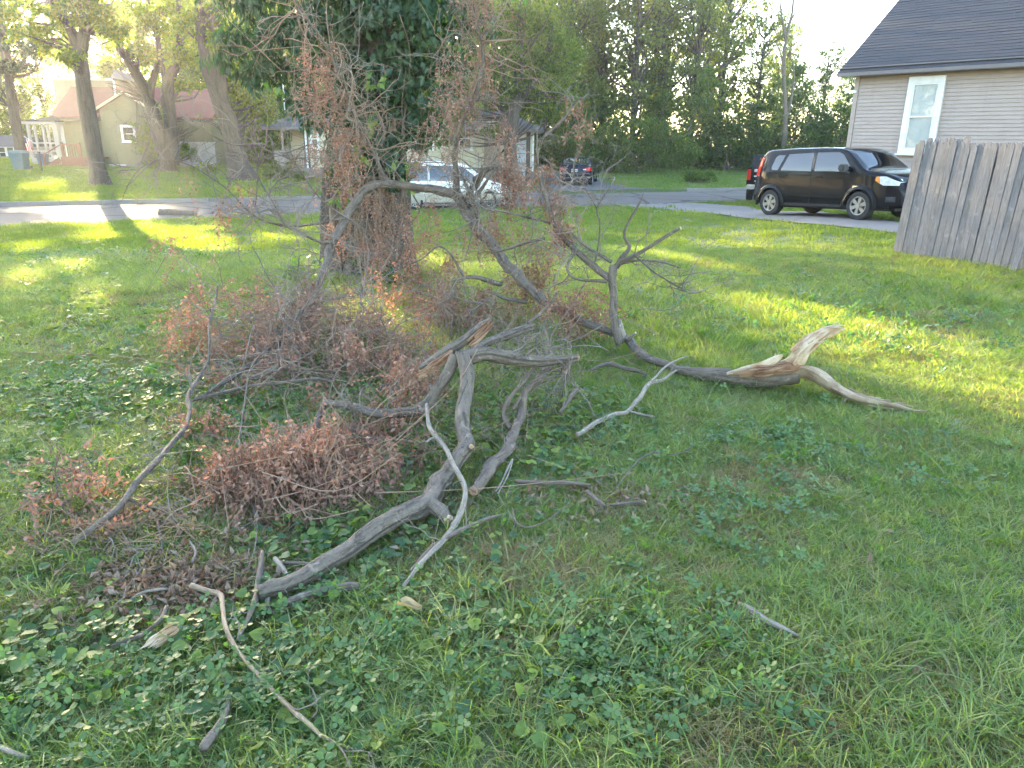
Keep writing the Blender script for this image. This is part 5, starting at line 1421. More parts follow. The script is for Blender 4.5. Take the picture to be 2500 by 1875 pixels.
street_tree('forked_tree', 'tree with two leaning trunks before the olive house and yellow lit leaves', (412, 408), 47.0,
    [[(408, 405, 34), (396, 350, 30), (380, 290, 29), (356, 225, 26), (322, 160, 23), (285, 105, 19), (255, 55, 15), (230, 0, 11)],
     [(424, 398, 34), (420, 340, 32), (414, 280, 31), (408, 220, 31), (420, 178, 26), (436, 140, 20), (440, 60, 16), (430, -40, 11)], [(366, 250, 18), (372, 200, 16), (388, 130, 13), (376, 60, 11), (360, 0, 9)], [(414, 250, 14), (400, 190, 12), (392, 120, 9)], [(340, 185, 9), (335, 140, 7), (345, 110, 5)]],
    [(300, 40, 0, 1.8, 1.8, 1.0, 18, 1500), (380, 40, 0, 1.8, 1.8, 1.0, 18, 1500), (280, 180, -0.6, 0.8, 0.8, 1.1, 12, 900), (262, 215, -0.8, 0.45, 0.5, 0.5, 8, 400), (350, 130, 0, 1.2, 1.2, 0.8, 14, 900), (440, 110, 0, 1.5, 1.5, 1.2, 16, 1200), (470, 220, 0.8, 1.0, 1.0, 1.2, 14, 900), (345, 260, 1.2, 0.9, 0.9, 0.9, 12, 600), (310, 160, 0.5, 0.9, 0.9, 0.7, 10, 600), (450, 280, 0.8, 0.8, 0.8, 0.9, 12, 600), (480, 320, 1.2, 0.9, 0.9, 0.8, 12, 600), (460, 370, 1.6, 0.8, 0.8, 0.5, 10, 400), (300, 110, -0.8, 0.9, 0.9, 0.6, 12, 500), (390, 300, 1.5, 0.8, 0.8, 0.8, 12, 500),
     (330, -70, 0, 3, 3, 1.8, 20, 1700), (460, -60, 0, 3, 3, 1.8, 20, 1700)],
    'leaf_maple', 0.19, 13)
street_tree('curved_trunk_tree', 'broad curved trunk across the road nearest the low cream house', (592, 440), 41.0,
    [[(592, 440, 62), (578, 385, 48), (564, 320, 42), (546, 270, 40), (526, 225, 30), (508, 180, 27), (496, 110, 25), (488, 40, 24), (478, -60, 19)],
     [(548, 270, 30), (538, 200, 31), (534, 120, 31), (530, 40, 30), (526, -60, 22)], [(498, 60, 20), (520, 10, 16), (545, -40, 12)]],
    [(600, 130, 0, 1.6, 1.6, 1.6, 20, 1700), (560, 40, 0, 1.6, 1.6, 1.2, 18, 1500), (640, 60, 0.8, 1.5, 1.5, 1.4, 18, 1500), (600, 240, 1.0, 1.1, 1.1, 0.9, 14, 900), (470, 60, 0.5, 1.1, 1.1, 1.0, 14, 800), (560, 190, 1.2, 1.2, 1.2, 1.0, 14, 900), (640, 260, 2.0, 1.0, 1.0, 0.8, 12, 700), (520, 300, 2.5, 0.9, 1, 1.0, 12, 500),
     (520, -70, 0, 3, 3, 1.8, 20, 1700), (640, -70, 0, 3, 3, 1.8, 20, 1700)],
    'leaf_maple', 0.18, 14)
street_tree('yard_tree', 'dark trunk in bare earth between the cream house and the dark sedan', (1250, 462), 40.5,
    [[(1250, 460, 40), (1248, 410, 32), (1246, 350, 29), (1252, 290, 27), (1262, 230, 24), (1268, 150, 20), (1270, 40, 15), (1268, -80, 10)], [(1256, 280, 18), (1290, 220, 15), (1330, 150, 11), (1350, 60, 8)], [(1258, 250, 16), (1228, 180, 12), (1200, 100, 9)]],
    [(1270, 170, 0, 1.9, 1.7, 1.3, 20, 1700), (1350, 130, 0, 1.6, 1.6, 1.3, 18, 1400), (1200, 110, 0, 1.6, 1.6, 1.4, 18, 1400), (1290, 50, 0, 2.0, 1.8, 1.2, 20, 1500), (1370, 230, 0.5, 1.0, 1.1, 0.8, 12, 700), (1240, 260, 0.8, 1.2, 1.0, 0.6, 12, 700), (1310, 280, 1.0, 1.2, 1.0, 0.6, 12, 700), (1110, 270, 0.4, 1.2, 1.0, 0.8, 18, 1300), (1170, 250, 0.2, 1.1, 1.0, 0.8, 18, 1200), (1220, 315, -0.3, 0.9, 0.8, 0.5, 14, 700), (1285, 325, 0, 0.8, 0.8, 0.45, 12, 600), (1130, 200, 0, 1.4, 1.2, 1.0, 18, 1200), (1090, 330, 0.8, 0.7, 0.7, 0.4, 10, 400), (1280, -70, 0, 3, 3, 2, 20, 1600)],
    'leaf_wood', 0.17, 15)
patch('bare_earth', (0.25, 40.0), 3.0, 1.5, M['dirt'], 0.035)

# ------------------------------------------------------------------ trees behind
def tree_variant(seed, spec, mat, size, trunk_h, r, bark='bark_tree', nb=7):
    """a tree around the origin: list of clusters in local metres"""
    rng = np.random.default_rng(seed)
    root = thing('backdrop_tree', 'tree', 'tree')
    bend = rng.normal(size=2) * 0.4
    rows = [(0, 0, -0.3, r * 1.5), (0, 0, 0.4, r * 1.15), (bend[0] * 0.3, bend[1] * 0.3, trunk_h * 0.35, r), (bend[0], bend[1], trunk_h * 0.7, r * 0.7), (bend[0] * 0.6, bend[1] * 0.4, trunk_h, r * 0.3)]
    limb_tube(root, 'trunk', rows, M[bark], 10, 0.6, 0.12, seed)
    o, SS = crown(root, spec, M[mat], size, rng, 0.2)
    tr = catmull(rows, 0.5)[:, :3]
    st = [tr[np.argmin(np.abs(tr[:, 2] - max(1.5, c[2] - 2.2)))] for c, S in SS]
    twig_fan(root, M[bark], SS, st, rng, r * 0.42, nb)
    return root
def spread_spec(rng, n, rx, z0, z1, rr, ns, nl):
    out = []
    for i in range(n):
        z = z0 + (z1 - z0) * (i + 0.5) / n; f = math.sin(math.pi * (0.15 + 0.8 * (i + 0.5) / n))
        a = rng.uniform(0, 2 * math.pi); q = rx * f * rng.uniform(0.2, 0.75)
        s = rr * rng.uniform(0.75, 1.25)
        out.append(((math.cos(a) * q, math.sin(a) * q, z), (s * 1.15, s * 1.15, s * 0.8), ns, nl))
    return out
rgB = np.random.default_rng(99)
VA = tree_variant(21, spread_spec(rgB, 12, 4.6, 2.6, 15, 2.5, 22, 1150), 'leaf_wood', 0.26, 13, 0.26)
VB = tree_variant(22, spread_spec(rgB, 12, 4.0, 2.4, 17, 2.2, 20, 950), 'leaf_wood', 0.25, 15, 0.22)
VC = tree_variant(23, spread_spec(rgB, 12, 4.2, 3.2, 16, 1.9, 14, 560), 'leaf_olive', 0.24, 14.5, 0.18, nb=10)
VD = tree_variant(24, spread_spec(rgB, 12, 4.4, 2.6, 15, 2.4, 22, 1050), 'leaf_maple', 0.26, 12, 0.26)
used = {}
def stand(src, px, Y, scale, rot, label, group, sz=1.0, name=None):
    o = src if src.name not in used else copy_tree(src)
    used[src.name] = 1
    p = at(px, 400, Y)
    o.location = (p.x, Y, float(gz(p.x, Y)) - 0.05)
    o.rotation_euler = (0, 0, rot); o.scale = (scale, scale, scale * sz)
    o['label'] = label; o['group'] = group
    return o
BK = [
    (VD, 30, 78, 0.72, 0.3, 'hazy yellow green tree beyond the pale blue house'),
    (VD, 130, 82, 0.8, 1.9, 'backlit tree rising behind the porch of the olive house'),
    (VA, 330, 76, 0.95, 0.8, 'tall tree right behind the gable of the olive house'),
    (VD, 440, 70, 1.0, 2.6, 'yellow lit tree beyond the white shed'),
    (VA, 520, 62, 0.72, 4.0, 'dark leafy tree filling the gap between the two houses'),
    (VD, 590, 72, 1.05, 5.1, 'yellow green tree seen just over the curved trunk'),
    (VB, 670, 66, 0.95, 0.2, 'dark tree over the left end of the cream roof'),
    (VA, 780, 68, 1.05, 1.4, 'dense tree behind the cream roof, beside the vine covered trunk'),
    (VB, 930, 66, 1.0, 3.3, 'tree hidden mostly by the vine covered trunk'),
    (VA, 1090, 62, 1.05, 2.2, 'dense dark tree behind the middle of the cream house'),
    (VD, 1180, 72, 1.15, 0.9, 'tall yellow speckled tree over the entry steps'),
    (VA, 1310, 60, 1.05, 5.5, 'big dark tree behind the sedan'),
    (VB, 1395, 66, 1.08, 4.4, 'tall dark tree a little right of the sedan'),
    (VC, 1465, 70, 1.35, 3.0, 'tall tree above the rounded willow like shrub'),
    (VC, 1540, 66, 1.3, 1.0, 'slim open tree with bare forked stems above the shrub'),
    (VC, 1610, 72, 1.3, 2.7, 'thin sparse tree against the bright sky'),
    (VC, 1680, 68, 1.25, 5.0, 'thin twiggy tree left of the bare dead trunk'),
    (VC, 1745, 74, 1.2, 0.4, 'sparse tree with upright stems, second before the dead trunk'),
    (VC, 1835, 72, 0.8, 3.8, 'pale sparse tree next to the dead trunk'),
    (VB, 1870, 84, 0.62, 2.0, 'low hazy tree behind the dead trunk'),
    (VC, 1990, 66, 0.60, 4.2, 'open tree right of the dead trunk, under open sky'),
    (VB, 2060, 70, 0.50, 1.3, 'tree whose top shows by the corner of the beige roof'),
    (VA, 2150, 64, 0.55, 0.5, 'tree mostly behind the beige house'),
]
BK += [
    (VC, 62, 60, 0.85, 0.9, 'thin tree added to dapple the lawn, between the leftmost trunk and the big grey trunk'),  # added to break up the sunlight on the left lawn
    (VC, -70, 66, 0.95, 2.9, 'thin tree added to screen the low sun, its branches reaching in at the left edge'),  # added beyond the left edge to keep low sun off the lawn
    (VD, 230, 92, 0.95, 3.4, 'far tree topping the ridge of the olive house'),
    (VD, 480, 84, 1.15, 0.1, 'far yellow tree high over the white shed'),
    (VD, 640, 84, 1.2, 2.2, 'far yellow green tree over the left eave of the cream roof'),
    (VA, 720, 78, 1.15, 5.9, 'second row tree over the cream roof ridge'),
    (VB, 860, 80, 1.2, 4.8, 'second row tree just behind the vine covered trunk'),
    (VA, 1010, 78, 1.2, 0.6, 'second row tree right of the vine covered trunk'),
    (VD, 1130, 86, 1.25, 3.7, 'second row yellow tree over the cream house hood'),
    (VB, 1250, 80, 1.25, 1.6, 'second row tree behind the yard tree'),
    (VA, 1360, 82, 1.25, 4.9, 'second row tree above the sedan roof'),
    (VB, 1430, 84, 1.2, 2.8, 'second row tree above the feathery bush'),
    (VC, 1580, 80, 1.4, 5.7, 'second row sparse tree over the willow like shrub'),
    (VC, 1715, 82, 1.3, 2.0, 'second row sparse tree above the small round bush'),
    (VC, 1900, 84, 0.85, 1.5, 'second row sparse tree directly behind the dead trunk'),
]
for src, px_, Y_, s_, r_, lb in BK:
    stand(src, px_, Y_, s_, r_, lb, 'trees behind the houses')

# unseen trees added out of the frame to shade and darken the cars' reflections
for k, (x_, y_, s_) in enumerate([(-37, 3, 0.62), (-41, 10, 0.68), (-38, 17, 0.64), (-42, 24, 0.7), (-39, 31, 0.62), (-45, 39, 0.66), (-36, -7, 0.62), (-38, -18, 0.66), (-16, -44, 0.6), (4, -46, 0.65)]):
    o = copy_tree((VA, VD, VB)[k % 3]); o.location = (x_, y_, -0.1); o.rotation_euler = (0, 0, k * 1.3); o.scale = (s_ * 1.35, s_ * 1.35, s_)
    o['label'] = 'unseen tree added outside the frame for shade and car reflections'; o['group'] = 'trees added outside the frame'
# bare dead trunk
def dead_tree():
    Y = 58.0
    b = at(1912, 395, Y); b.z = float(gz(b.x, b.y))
    root = thing('dead_tree', 'bare pale dead trunk with broken upright branches before the wood', 'tree', b)
    rows = pxl([(1912, 420, 18), (1914, 360, 15), (1917, 300, 12), (1916, 240, 10), (1914, 180, 9), (1916, 120, 8), (1925, 70, 7), (1934, 30, 6), (1938, -20, 4)], Y)
    limb_tube(root, 'trunk', rows, M['bark_grey'], 12, 0.4, 0.15, 3)
    for k, st in enumerate(([(1918, 100, 7), (1912, 60, 6), (1906, 20, 4), (1905, -20, 3)], [(1930, 50, 5), (1942, 30, 4), (1948, 5, 3)], [(1918, 300, 8), (1930, 250, 7), (1938, 190, 5), (1935, 150, 3)], [(1916, 160, 6), (1905, 130, 4), (1896, 100, 3)])):
        limb_tube(root, 'limb', pxl(st, Y), M['bark_grey'], 8, 0.4, 0.1, k)
dead_tree()

# shrubs: leaf clouds on stems
def shrub(name, label, px, Y, spec, mat, size, seed, droop=0.2, aspect=0.5, stems=7, group=None, cat='shrub'):
    rng = np.random.default_rng(seed)
    p = at(px, 400, Y); p.z = float(gz(p.x, Y))
    root = thing(name, label, cat, p, group)
    cl = [((p.x + x, p.y + y, p.z + z), r, ns, nl) for x, y, z, r, ns, nl in spec]
    o, SS = crown(root, cl, M[mat], size, rng, droop, aspect, 'foliage')
    twig_fan(root, M['bark_brown'], SS, [(p.x + rng.normal() * 0.2, p.y + rng.normal() * 0.2, p.z) for _ in SS], rng, 0.05, stems, 'stems')
    return root
shrub('willow_shrub', 'broad rounded olive green shrub with drooping leaves right of the sedan', 1560, 54.0,
      [(-3.6, 0, 1.3, (1.5, 1.4, 1.2), 26, 2600), (-2.2, 0.2, 1.9, (1.7, 1.5, 1.4), 28, 3000), (-0.6, 0, 2.3, (1.9, 1.6, 1.7), 30, 3400), (1.2, 0.2, 2.2, (1.9, 1.6, 1.6), 30, 3200), (2.8, 0, 1.6, (1.7, 1.5, 1.3), 26, 2600), (-0.2, -0.6, 1.0, (2.6, 1.4, 0.9), 26, 2600), (-3.0, -0.5, 2.3, (0.8, 0.8, 0.7), 12, 700)],
      'leaf_olive', 0.20, 31, droop=0.5, aspect=0.3)
shrub('round_bush', 'small dark round bush on the lawn before the willow like shrub', 1708, 46.0,
      [(0, 0, 0.35, (0.95, 0.7, 0.45), 26, 1500), (-0.6, 0, 0.25, (0.5, 0.5, 0.3), 12, 500), (0.6, 0, 0.28, (0.5, 0.5, 0.3), 12, 500)], 'leaf_wood', 0.11, 32)
shrub('dark_hedge_bush', 'dark bush immediately right of the sedan', 1480, 53.0,
      [(-0.9, 0, 0.8, (0.9, 0.8, 0.8), 20, 1400), (0.6, 0, 0.9, (1.0, 0.9, 0.9), 20, 1500)], 'leaf_wood', 0.16, 33)
shrub('sumac_bush', 'bright green feathery bush behind the roof of the sedan', 1415, 56.0,
      [(-1.6, 0, 1.6, (1.4, 1.2, 0.9), 22, 1500), (0, 0, 2.3, (1.5, 1.2, 1.0), 22, 1600), (1.0, 0, 1.4, (1.2, 1.0, 0.9), 18, 1200), (-1.0, 0, 0.6, (1.6, 1.0, 0.6), 14, 900)], 'leaf_olive', 0.22, 34, aspect=0.35)
rgU = np.random.default_rng(7)
UL = [(1120, 60, 'undergrowth bush behind the cream house entry'), (1230, 57, 'leafy thicket at the right end of the cream house'), (1340, 60, 'shadowy thicket behind the sedan'), (1450, 62, 'dark thicket behind the feathery bush'), (1600, 62, 'dark thicket rising behind the willow like shrub'), (1690, 61, 'tall thicket at the right end of the willow like shrub'), (1770, 60, 'brownish thicket left of the dead trunk base'), (1850, 61, 'dense thicket just left of the dead trunk base'), (1940, 60, 'dense thicket just right of the dead trunk base'), (2030, 58, 'thicket above the roof of the black car'), (2110, 56, 'thicket behind the corner of the beige house'), (560, 58, 'dark thicket behind the curved trunk'), (660, 57, 'thicket left of the cream house'), (480, 60, 'thicket behind the white shed'), (380, 62, 'thicket right of the olive gable'), (170, 76, 'far thicket beyond the olive house porch'), (60, 76, 'far thicket at the left beyond the bins')]
uv_src = {}
for i, (px_, Y_, lb) in enumerate(UL):
    k = i % 3
    if k not in uv_src:
        s = shrub('thicket', lb, px_, Y_, [(-1.6, 0, 1.2, (1.6, 1.3, 1.3), 24, 1700), (0.2, 0.3, 2.2, (1.7, 1.4, 1.5), 26, 1900), (1.8, 0, 1.3, (1.6, 1.3, 1.3), 24, 1700), (0.3, 0, 3.6 + k * 0.4, (1.3, 1.2, 1.2), 18, 1100), (0, -0.6, 0.6, (2.6, 1.0, 0.7), 22, 1500)], ('leaf_wood', 'leaf_wood', 'leaf_olive')[k], 0.21, 40 + i, group='thickets at the edge of the wood')
        uv_src[k] = s
    else:
        s = copy_tree(uv_src[k]); p = at(px_, 400, Y_)
        s.location = (p.x, Y_, float(gz(p.x, Y_))); s.rotation_euler = (0, 0, rgU.uniform(0, 6)); q = rgU.uniform(1.0, 1.35); s.scale = (q, q, q * rgU.uniform(0.85, 1.1))
        s['label'] = lb
shrub('sunlit_weed', 'low bright yellow lit weeds by the white shed', 505, 46.0, [(0, 0, 0.3, (0.9, 0.5, 0.35), 16, 600)], 'leaf_maple', 0.12, 61)
shrub('foundation_shrub', 'dark shrub before the porch of the cream house', 690, 41.5, [(-0.5, 0, 0.5, (0.7, 0.6, 0.55), 18, 1000), (0.5, 0, 0.45, (0.7, 0.5, 0.5), 18, 1000)], 'leaf_wood', 0.11, 62)
shrub('wall_shrub', 'dark climbing shrub on the olive gable wall', 365, 48.6, [(0, 0, 1.2, (1.0, 0.5, 1.0), 22, 1400), (0.3, 0.2, 2.4, (1.1, 0.5, 0.9), 20, 1200), (0.6, 0, 0.5, (1.0, 0.5, 0.6), 16, 800)], 'leaf_wood', 0.15, 63)
def yucca():
    rng = np.random.default_rng(5)
    p = at(745, 430, 41.0); p.z = float(gz(p.x, p.y))
    root = thing('yucca', 'spiky dark yucca in front of the cream house porch', 'plant', p)
    V, Q = [], []
    for i in range(60):
        a = rng.uniform(0, 6.28); e = rng.uniform(0.25, 1.4); L = rng.uniform(0.6, 0.9)
        d = Vector((math.cos(a) * math.cos(e), math.sin(a) * math.cos(e), math.sin(e))); t = Vector((-math.sin(a), math.cos(a), 0)) * 0.022
        b = p + Vector((rng.normal() * 0.05, rng.normal() * 0.05, 0.02)); k = len(V)
        V += [b - t, b + t, b + d * L * 0.6 + t * 0.9 - Z * 0.02, b + d * L * 0.6 - t * 0.9 - Z * 0.02, b + d * L - Z * 0.08]
        Q += [[k, k + 1, k + 2, k + 3], [k + 3, k + 2, k + 4, k + 4]]
    Qs = [q for q in Q if len(set(q)) == 4]; T = [q[:3] for q in Q if len(set(q)) < 4]
    obj('leaves', make_mesh('leaves', [tuple(v) for v in V], Qs, T), M['leaf_wood'], root, kind='stuff')
yucca()

# ================================================================== the vine covered tree in the middle
def vine_tree():
    Y = 10.2
    rng = np.random.default_rng(77)
    b = at(900, 655, Y); b.z = float(gz(b.x, b.y))
    root = thing('vine_covered_tree', 'broad old trunk smothered in dark vines behind the fallen branches', 'tree', b)
    def stem(name, rows, n, seed, fur):
        A = catmull(pxl(rows, Y), 0.06)
        A[0, 2] -= 0.1
        V, Q, D, UV = tube_arrays(A[:, :3], A[:, 3], n)
        rr = np.repeat(A[:, 3], n); ang = np.tile(np.arange(n) * 2 * math.pi / n, len(A)); zz = np.repeat(A[:, 2], n)
        lobes = 0.10 * np.cos(ang * 5 + zz * 0.7 + seed) + 0.07 * np.cos(ang * 9 - zz * 0.9 + seed)
        nv = vnoise(np.stack([np.cos(ang) * 3.2, np.sin(ang) * 3.2, zz * 0.55], 1), 1.6, seed) * 0.16 + vnoise(np.stack([np.cos(ang) * 8, np.sin(ang) * 8, zz * 1.6], 1), 1.5, seed + 3) * 0.09
        fl = 0.35 * np.exp(-np.maximum(zz - b.z, 0) * 3.2) * (1 + 0.5 * np.cos(ang * 5 + seed))
        V = V + D * (rr * (fur * (lobes + nv) + fl))[:, None]
        m = len(V)
        obj(name, make_mesh(name, V, Q, polys=[list(range(m - n, m))], uv=UV), M['bark_vine_tree'], root, smooth=True)
    stem('trunk', [(925, 668, 130), (925, 620, 128), (928, 560, 124), (932, 480, 122), (932, 380, 112), (925, 260, 96), (920, 120, 84), (915, 0, 74), (912, -160, 62), (905, -420, 40), (900, -620, 18)], 56, 1, 1.0)
    stem('side_trunk', [(822, 664, 66), (820, 610, 58), (817, 540, 56), (819, 450, 55), (826, 360, 50), (842, 250, 46), (858, 130, 40), (866, 0, 34), (860, -160, 26), (830, -360, 12)], 40, 2, 0.8)
    # stems of dead vine climbing and hanging
    for k in range(34):
        x = rng.uniform(800, 995); top = rng.uniform(150, 420); yb = Y - rng.uniform(0.32, 0.62)
        rows = []
        bot = rng.uniform(520, 665)
        for t in np.linspace(0, 1, 6):
            rows.append((x + rng.normal() * 10 + (rng.normal() * 12) * t, top + (bot - top) * t, rng.uniform(2.5, 7.5), yb - 0.10 * t))
        limb_tube(root, 'vine_stem', pxl(rows, Y), M['twig_brown' if k % 3 else 'bark_grey'], 5, 0.07, 0)
    def mass(name, cl, mat, size, droop, aspect, sig=0.14, lanes=False, face=(0, -0.9, 0.25)):
        P = []
        for px_, py_, yy, rx, ry, rz, ns, nl in cl:
            c = at(px_, py_, yy); P.append(cluster_points(rng, c, (rx, ry, rz), ns, nl, sig, 0.6)[0])
        P = np.concatenate(P)
        if lanes: P = P[~lane_gap(P)]
        V, Q = leaves_at(P, size, rng, droop, aspect, 0.4, 0.10, face)
        obj(name, make_mesh(name, V, Q), M[mat], root, kind='stuff')
    mass('vine_leaves', [(880, 90, 9.9, 0.62, 0.55, 0.7, 40, 1700), (960, 230, 9.9, 0.52, 0.5, 0.5, 34, 1300), (825, 235, 9.8, 0.50, 0.5, 0.5, 34, 1200), (1000, 60, 9.9, 0.55, 0.55, 0.7, 34, 1400), (905, 350, 9.75, 0.50, 0.40, 0.22, 24, 800), (900, -30, 9.9, 0.9, 0.7, 0.5, 36, 1500), (760, 100, 9.9, 0.42, 0.45, 0.5, 26, 800), (1020, 330, 9.9, 0.26, 0.3, 0.3, 14, 350), (950, 410, 9.6, 0.35, 0.25, 0.22, 14, 260), (840, 410, 9.6, 0.30, 0.25, 0.2, 12, 200)], 'leaf_vine', 0.105, 0.45, 0.62)
    mass('drooping_leaves', [(690, 90, 9.8, 0.42, 0.4, 0.42, 26, 700), (620, 60, 10.0, 0.42, 0.4, 0.4, 24, 600), (640, 170, 9.9, 0.36, 0.35, 0.25, 18, 380), (560, 130, 10.0, 0.25, 0.3, 0.25, 14, 240), (730, 230, 9.8, 0.25, 0.3, 0.25, 14, 240), (660, -40, 10.0, 0.7, 0.6, 0.4, 28, 900)], 'leaf_vine', 0.115, 0.7, 0.36)
    mass('right_side_leaves', [(1105, 100, 9.9, 0.26, 0.3, 0.55, 18, 420), (1090, 260, 9.8, 0.20, 0.25, 0.3, 12, 160), (1150, 30, 10.0, 0.3, 0.3, 0.4, 16, 320)], 'leaf_vine', 0.10, 0.5, 0.6)
    mass('fresh_leaves', [(1150, 250, 8.9, 0.14, 0.1, 0.10, 5, 12), (930, 195, 9.2, 0.16, 0.1, 0.10, 5, 14), (900, 305, 9.1, 0.12, 0.1, 0.12, 5, 14), (860, 380, 9.2, 0.25, 0.1, 0.15, 8, 26), (770, 215, 9.2, 0.12, 0.1, 0.14, 4, 10), (660, 215, 9.4, 0.16, 0.1, 0.12, 4, 12), (990, 385, 9.2, 0.25, 0.1, 0.2, 6, 16), (840, 500, 9.4, 0.12, 0.1, 0.25, 6, 16), (1010, 470, 9.4, 0.2, 0.1, 0.2, 6, 12)], 'leaf_vine_fresh', 0.10, 0.4, 0.6)
    mass('upper_crown', [(900, -230, 10.2, 1.5, 1.3, 1.0, 36, 1700), (700, -180, 10.4, 1.2, 1.1, 0.8, 26, 1000), (1080, -170, 10.2, 1.1, 1.1, 0.9, 26, 1000), (900, -480, 10.4, 1.7, 1.5, 1.2, 34, 1600), (760, -620, 10.6, 1.4, 1.4, 1.0, 26, 1000)], 'leaf_vine', 0.13, 0.4, 0.6, lanes=True, face=None)
vine_tree()
def broad_weed(px, py, n, size, label, seed, mat='leaf_vine_fresh', h=0.35, spreadr=0.3, aspect=0.7):
    rng = np.random.default_rng(seed)
    b = gnd(px, py)
    root = thing('broadleaf_weed', label, 'plant', b, 'broad leaved weeds around the trunk')
    V, Q, VS, k = [], [], MB(), 0
    for i in range(n):
        a = rng.uniform(0, 6.28); r = spreadr * math.sqrt(rng.uniform(0, 1)); z = h * rng.uniform(0.35, 1)
        p = b + Vector((math.cos(a) * r, math.sin(a) * r, z))
        VS.tube([b + Vector((math.cos(a) * r * 0.15, math.sin(a) * r * 0.15, -0.02)), b + Vector((math.cos(a) * r * 0.5, math.sin(a) * r * 0.5, z * 0.75)), p], 0.004, 4)
        P = np.array([tuple(p)])
        v, q = leaves_at(P, size, rng, 0.15, aspect, 0.3, 0.15, (0, -0.2, 1.0))
        V.append(v); Q.append(q + k); k += len(v)
    obj('leaves', make_mesh('leaves', np.concatenate(V), np.concatenate(Q)), M[mat], root, kind='stuff')
    VS.build('stems', M['leaf_vine_fresh'], root, kind='stuff')
broad_weed(745, 708, 60, 0.10, 'clump of broad green leaves left of the vine covered trunk', 1)
broad_weed(905, 690, 44, 0.10, 'dark broad leaves at the foot of the vine covered trunk', 2, 'leaf_vine')
broad_weed(965, 700, 36, 0.09, 'broad dark leaves at the right foot of the vine covered trunk', 3, 'leaf_vine', 0.25)
broad_weed(455, 1130, 26, 0.085, 'bright lance leaved weed left of the brown leaf heap', 4, 'leaf_vine_fresh', 0.10, 0.08, 0.24)
broad_weed(800, 640, 18, 0.12, 'small leafy weed against the left trunk base', 5, 'leaf_vine_fresh', 0.5, 0.15)

# ================================================================== grass, violets, clover
M['grass'] = mat_leaf('grass', [(0.105, 0.168, 0.052), (0.138, 0.202, 0.066), (0.175, 0.228, 0.082), (0.235, 0.250, 0.118)], 0.42, (0.78, 0.80, 0.13), 0.5, 'object', 0.4)
M['grass_far'] = mat_leaf('grass_far', [(0.085, 0.142, 0.050), (0.105, 0.160, 0.058), (0.135, 0.175, 0.070)], 0.45, (0.88, 0.80, 0.09), 0.6, 'object', 0.25)
M['grass_dry'] = mat_leaf('grass_dry', [(0.27, 0.22, 0.11), (0.36, 0.30, 0.17), (0.20, 0.18, 0.07)], 0.35, (0.5, 0.42, 0.2), 0.7, 'object', 0.2)
M['violet'] = mat_leaf('violet_leaf', [(0.044, 0.088, 0.036), (0.058, 0.108, 0.040), (0.074, 0.130, 0.044), (0.090, 0.150, 0.044), (0.13, 0.185, 0.04), (0.21, 0.25, 0.05)], 0.30, (0.62, 0.78, 0.12), 0.5, 'object', 0.28)
M['clover'] = mat_leaf('clover_leaf', [(0.065, 0.125, 0.045), (0.085, 0.150, 0.052), (0.11, 0.175, 0.06)], 0.35, (0.65, 0.8, 0.12), 0.45, 'object', 0.4)
rgG = np.random.default_rng(2024)
SRC = {}
def source(kind, builders):
    c = bpy.data.collections.new('source_' + kind); SRC[kind] = c
    for i, (me, mat) in enumerate(builders):
        me.materials.append(mat)
        o = bpy.data.objects.new('%s_%02d' % (kind, i), me)
        c.objects.link(o)
def tuft(n, spread, h0, h1, w, rng, bend=0.6, flat=0.0):
    V, Q, T = [], [], []
    for _ in range(n):
        a = rng.uniform(0, 6.283); r = spread * math.sqrt(rng.uniform()); b = np.array([math.cos(a) * r, math.sin(a) * r, -0.006])
        h = rng.uniform(h0, h1); az = rng.uniform(0, 6.283); dirv = np.array([math.cos(az), math.sin(az), 0]); k = rng.uniform(0.15, bend) * h
        yaw = rng.uniform(0, 6.283); s = np.array([math.cos(yaw), math.sin(yaw), 0]) * w * rng.uniform(0.6, 1.2)
        i = len(V)
        for t, ww in ((0, 1.0), (0.4, 0.9), (0.78, 0.55)):
            p = b + np.array([0, 0, h * (t - 0.25 * flat * t * t)]) + dirv * k * t * t * 1.4
            V += [p - s * ww / 2, p + s * ww / 2]
        V.append(b + np.array([0, 0, h * (0.94 - 0.35 * flat)]) + dirv * k * 1.55)
        Q += [[i, i + 1, i + 3, i + 2], [i + 2, i + 3, i + 5, i + 4]]; T += [[i + 4, i + 5, i + 6]]
    return make_mesh('tuft', V, Q, T)
def heart(rng, cup, fold):
    """violet leaf on its stalk: notch at the stalk, blunt tip"""
    prof = [(0.0, 0.0), (-0.14, 0.20), (-0.10, 0.40), (0.10, 0.52), (0.38, 0.50), (0.68, 0.30), (0.92, 0.0)]
    pts = [(x, y) for x, y in prof] + [(x, -y) for x, y in prof[-2:0:-1]]
    V = [(0.30, 0, -0.02)]
    for x, y in pts:
        rr = math.hypot(x - 0.3, y)
        V.append((x, y * (1 - 0.12 * fold), cup * rr * rr + fold * abs(y) * 0.35 + rng.normal() * 0.015))
    n = len(pts)
    T = [[0, 1 + i, 1 + (i + 1) % n] for i in range(n)]
    return V, T
def violet(rng, cup, fold):
    V, T = heart(rng, cup, fold)
    V = np.array(V); V[:, 2] += 1.0
    k = len(V)
    st = np.array([(0.02, 0.018, 0.98), (0.02, -0.018, 0.98), (-0.25, -0.018, 0), (-0.25, 0.018, 0)])
    return make_mesh('violet', np.vstack([V, st]), [[k, k + 1, k + 2, k + 3]], T)
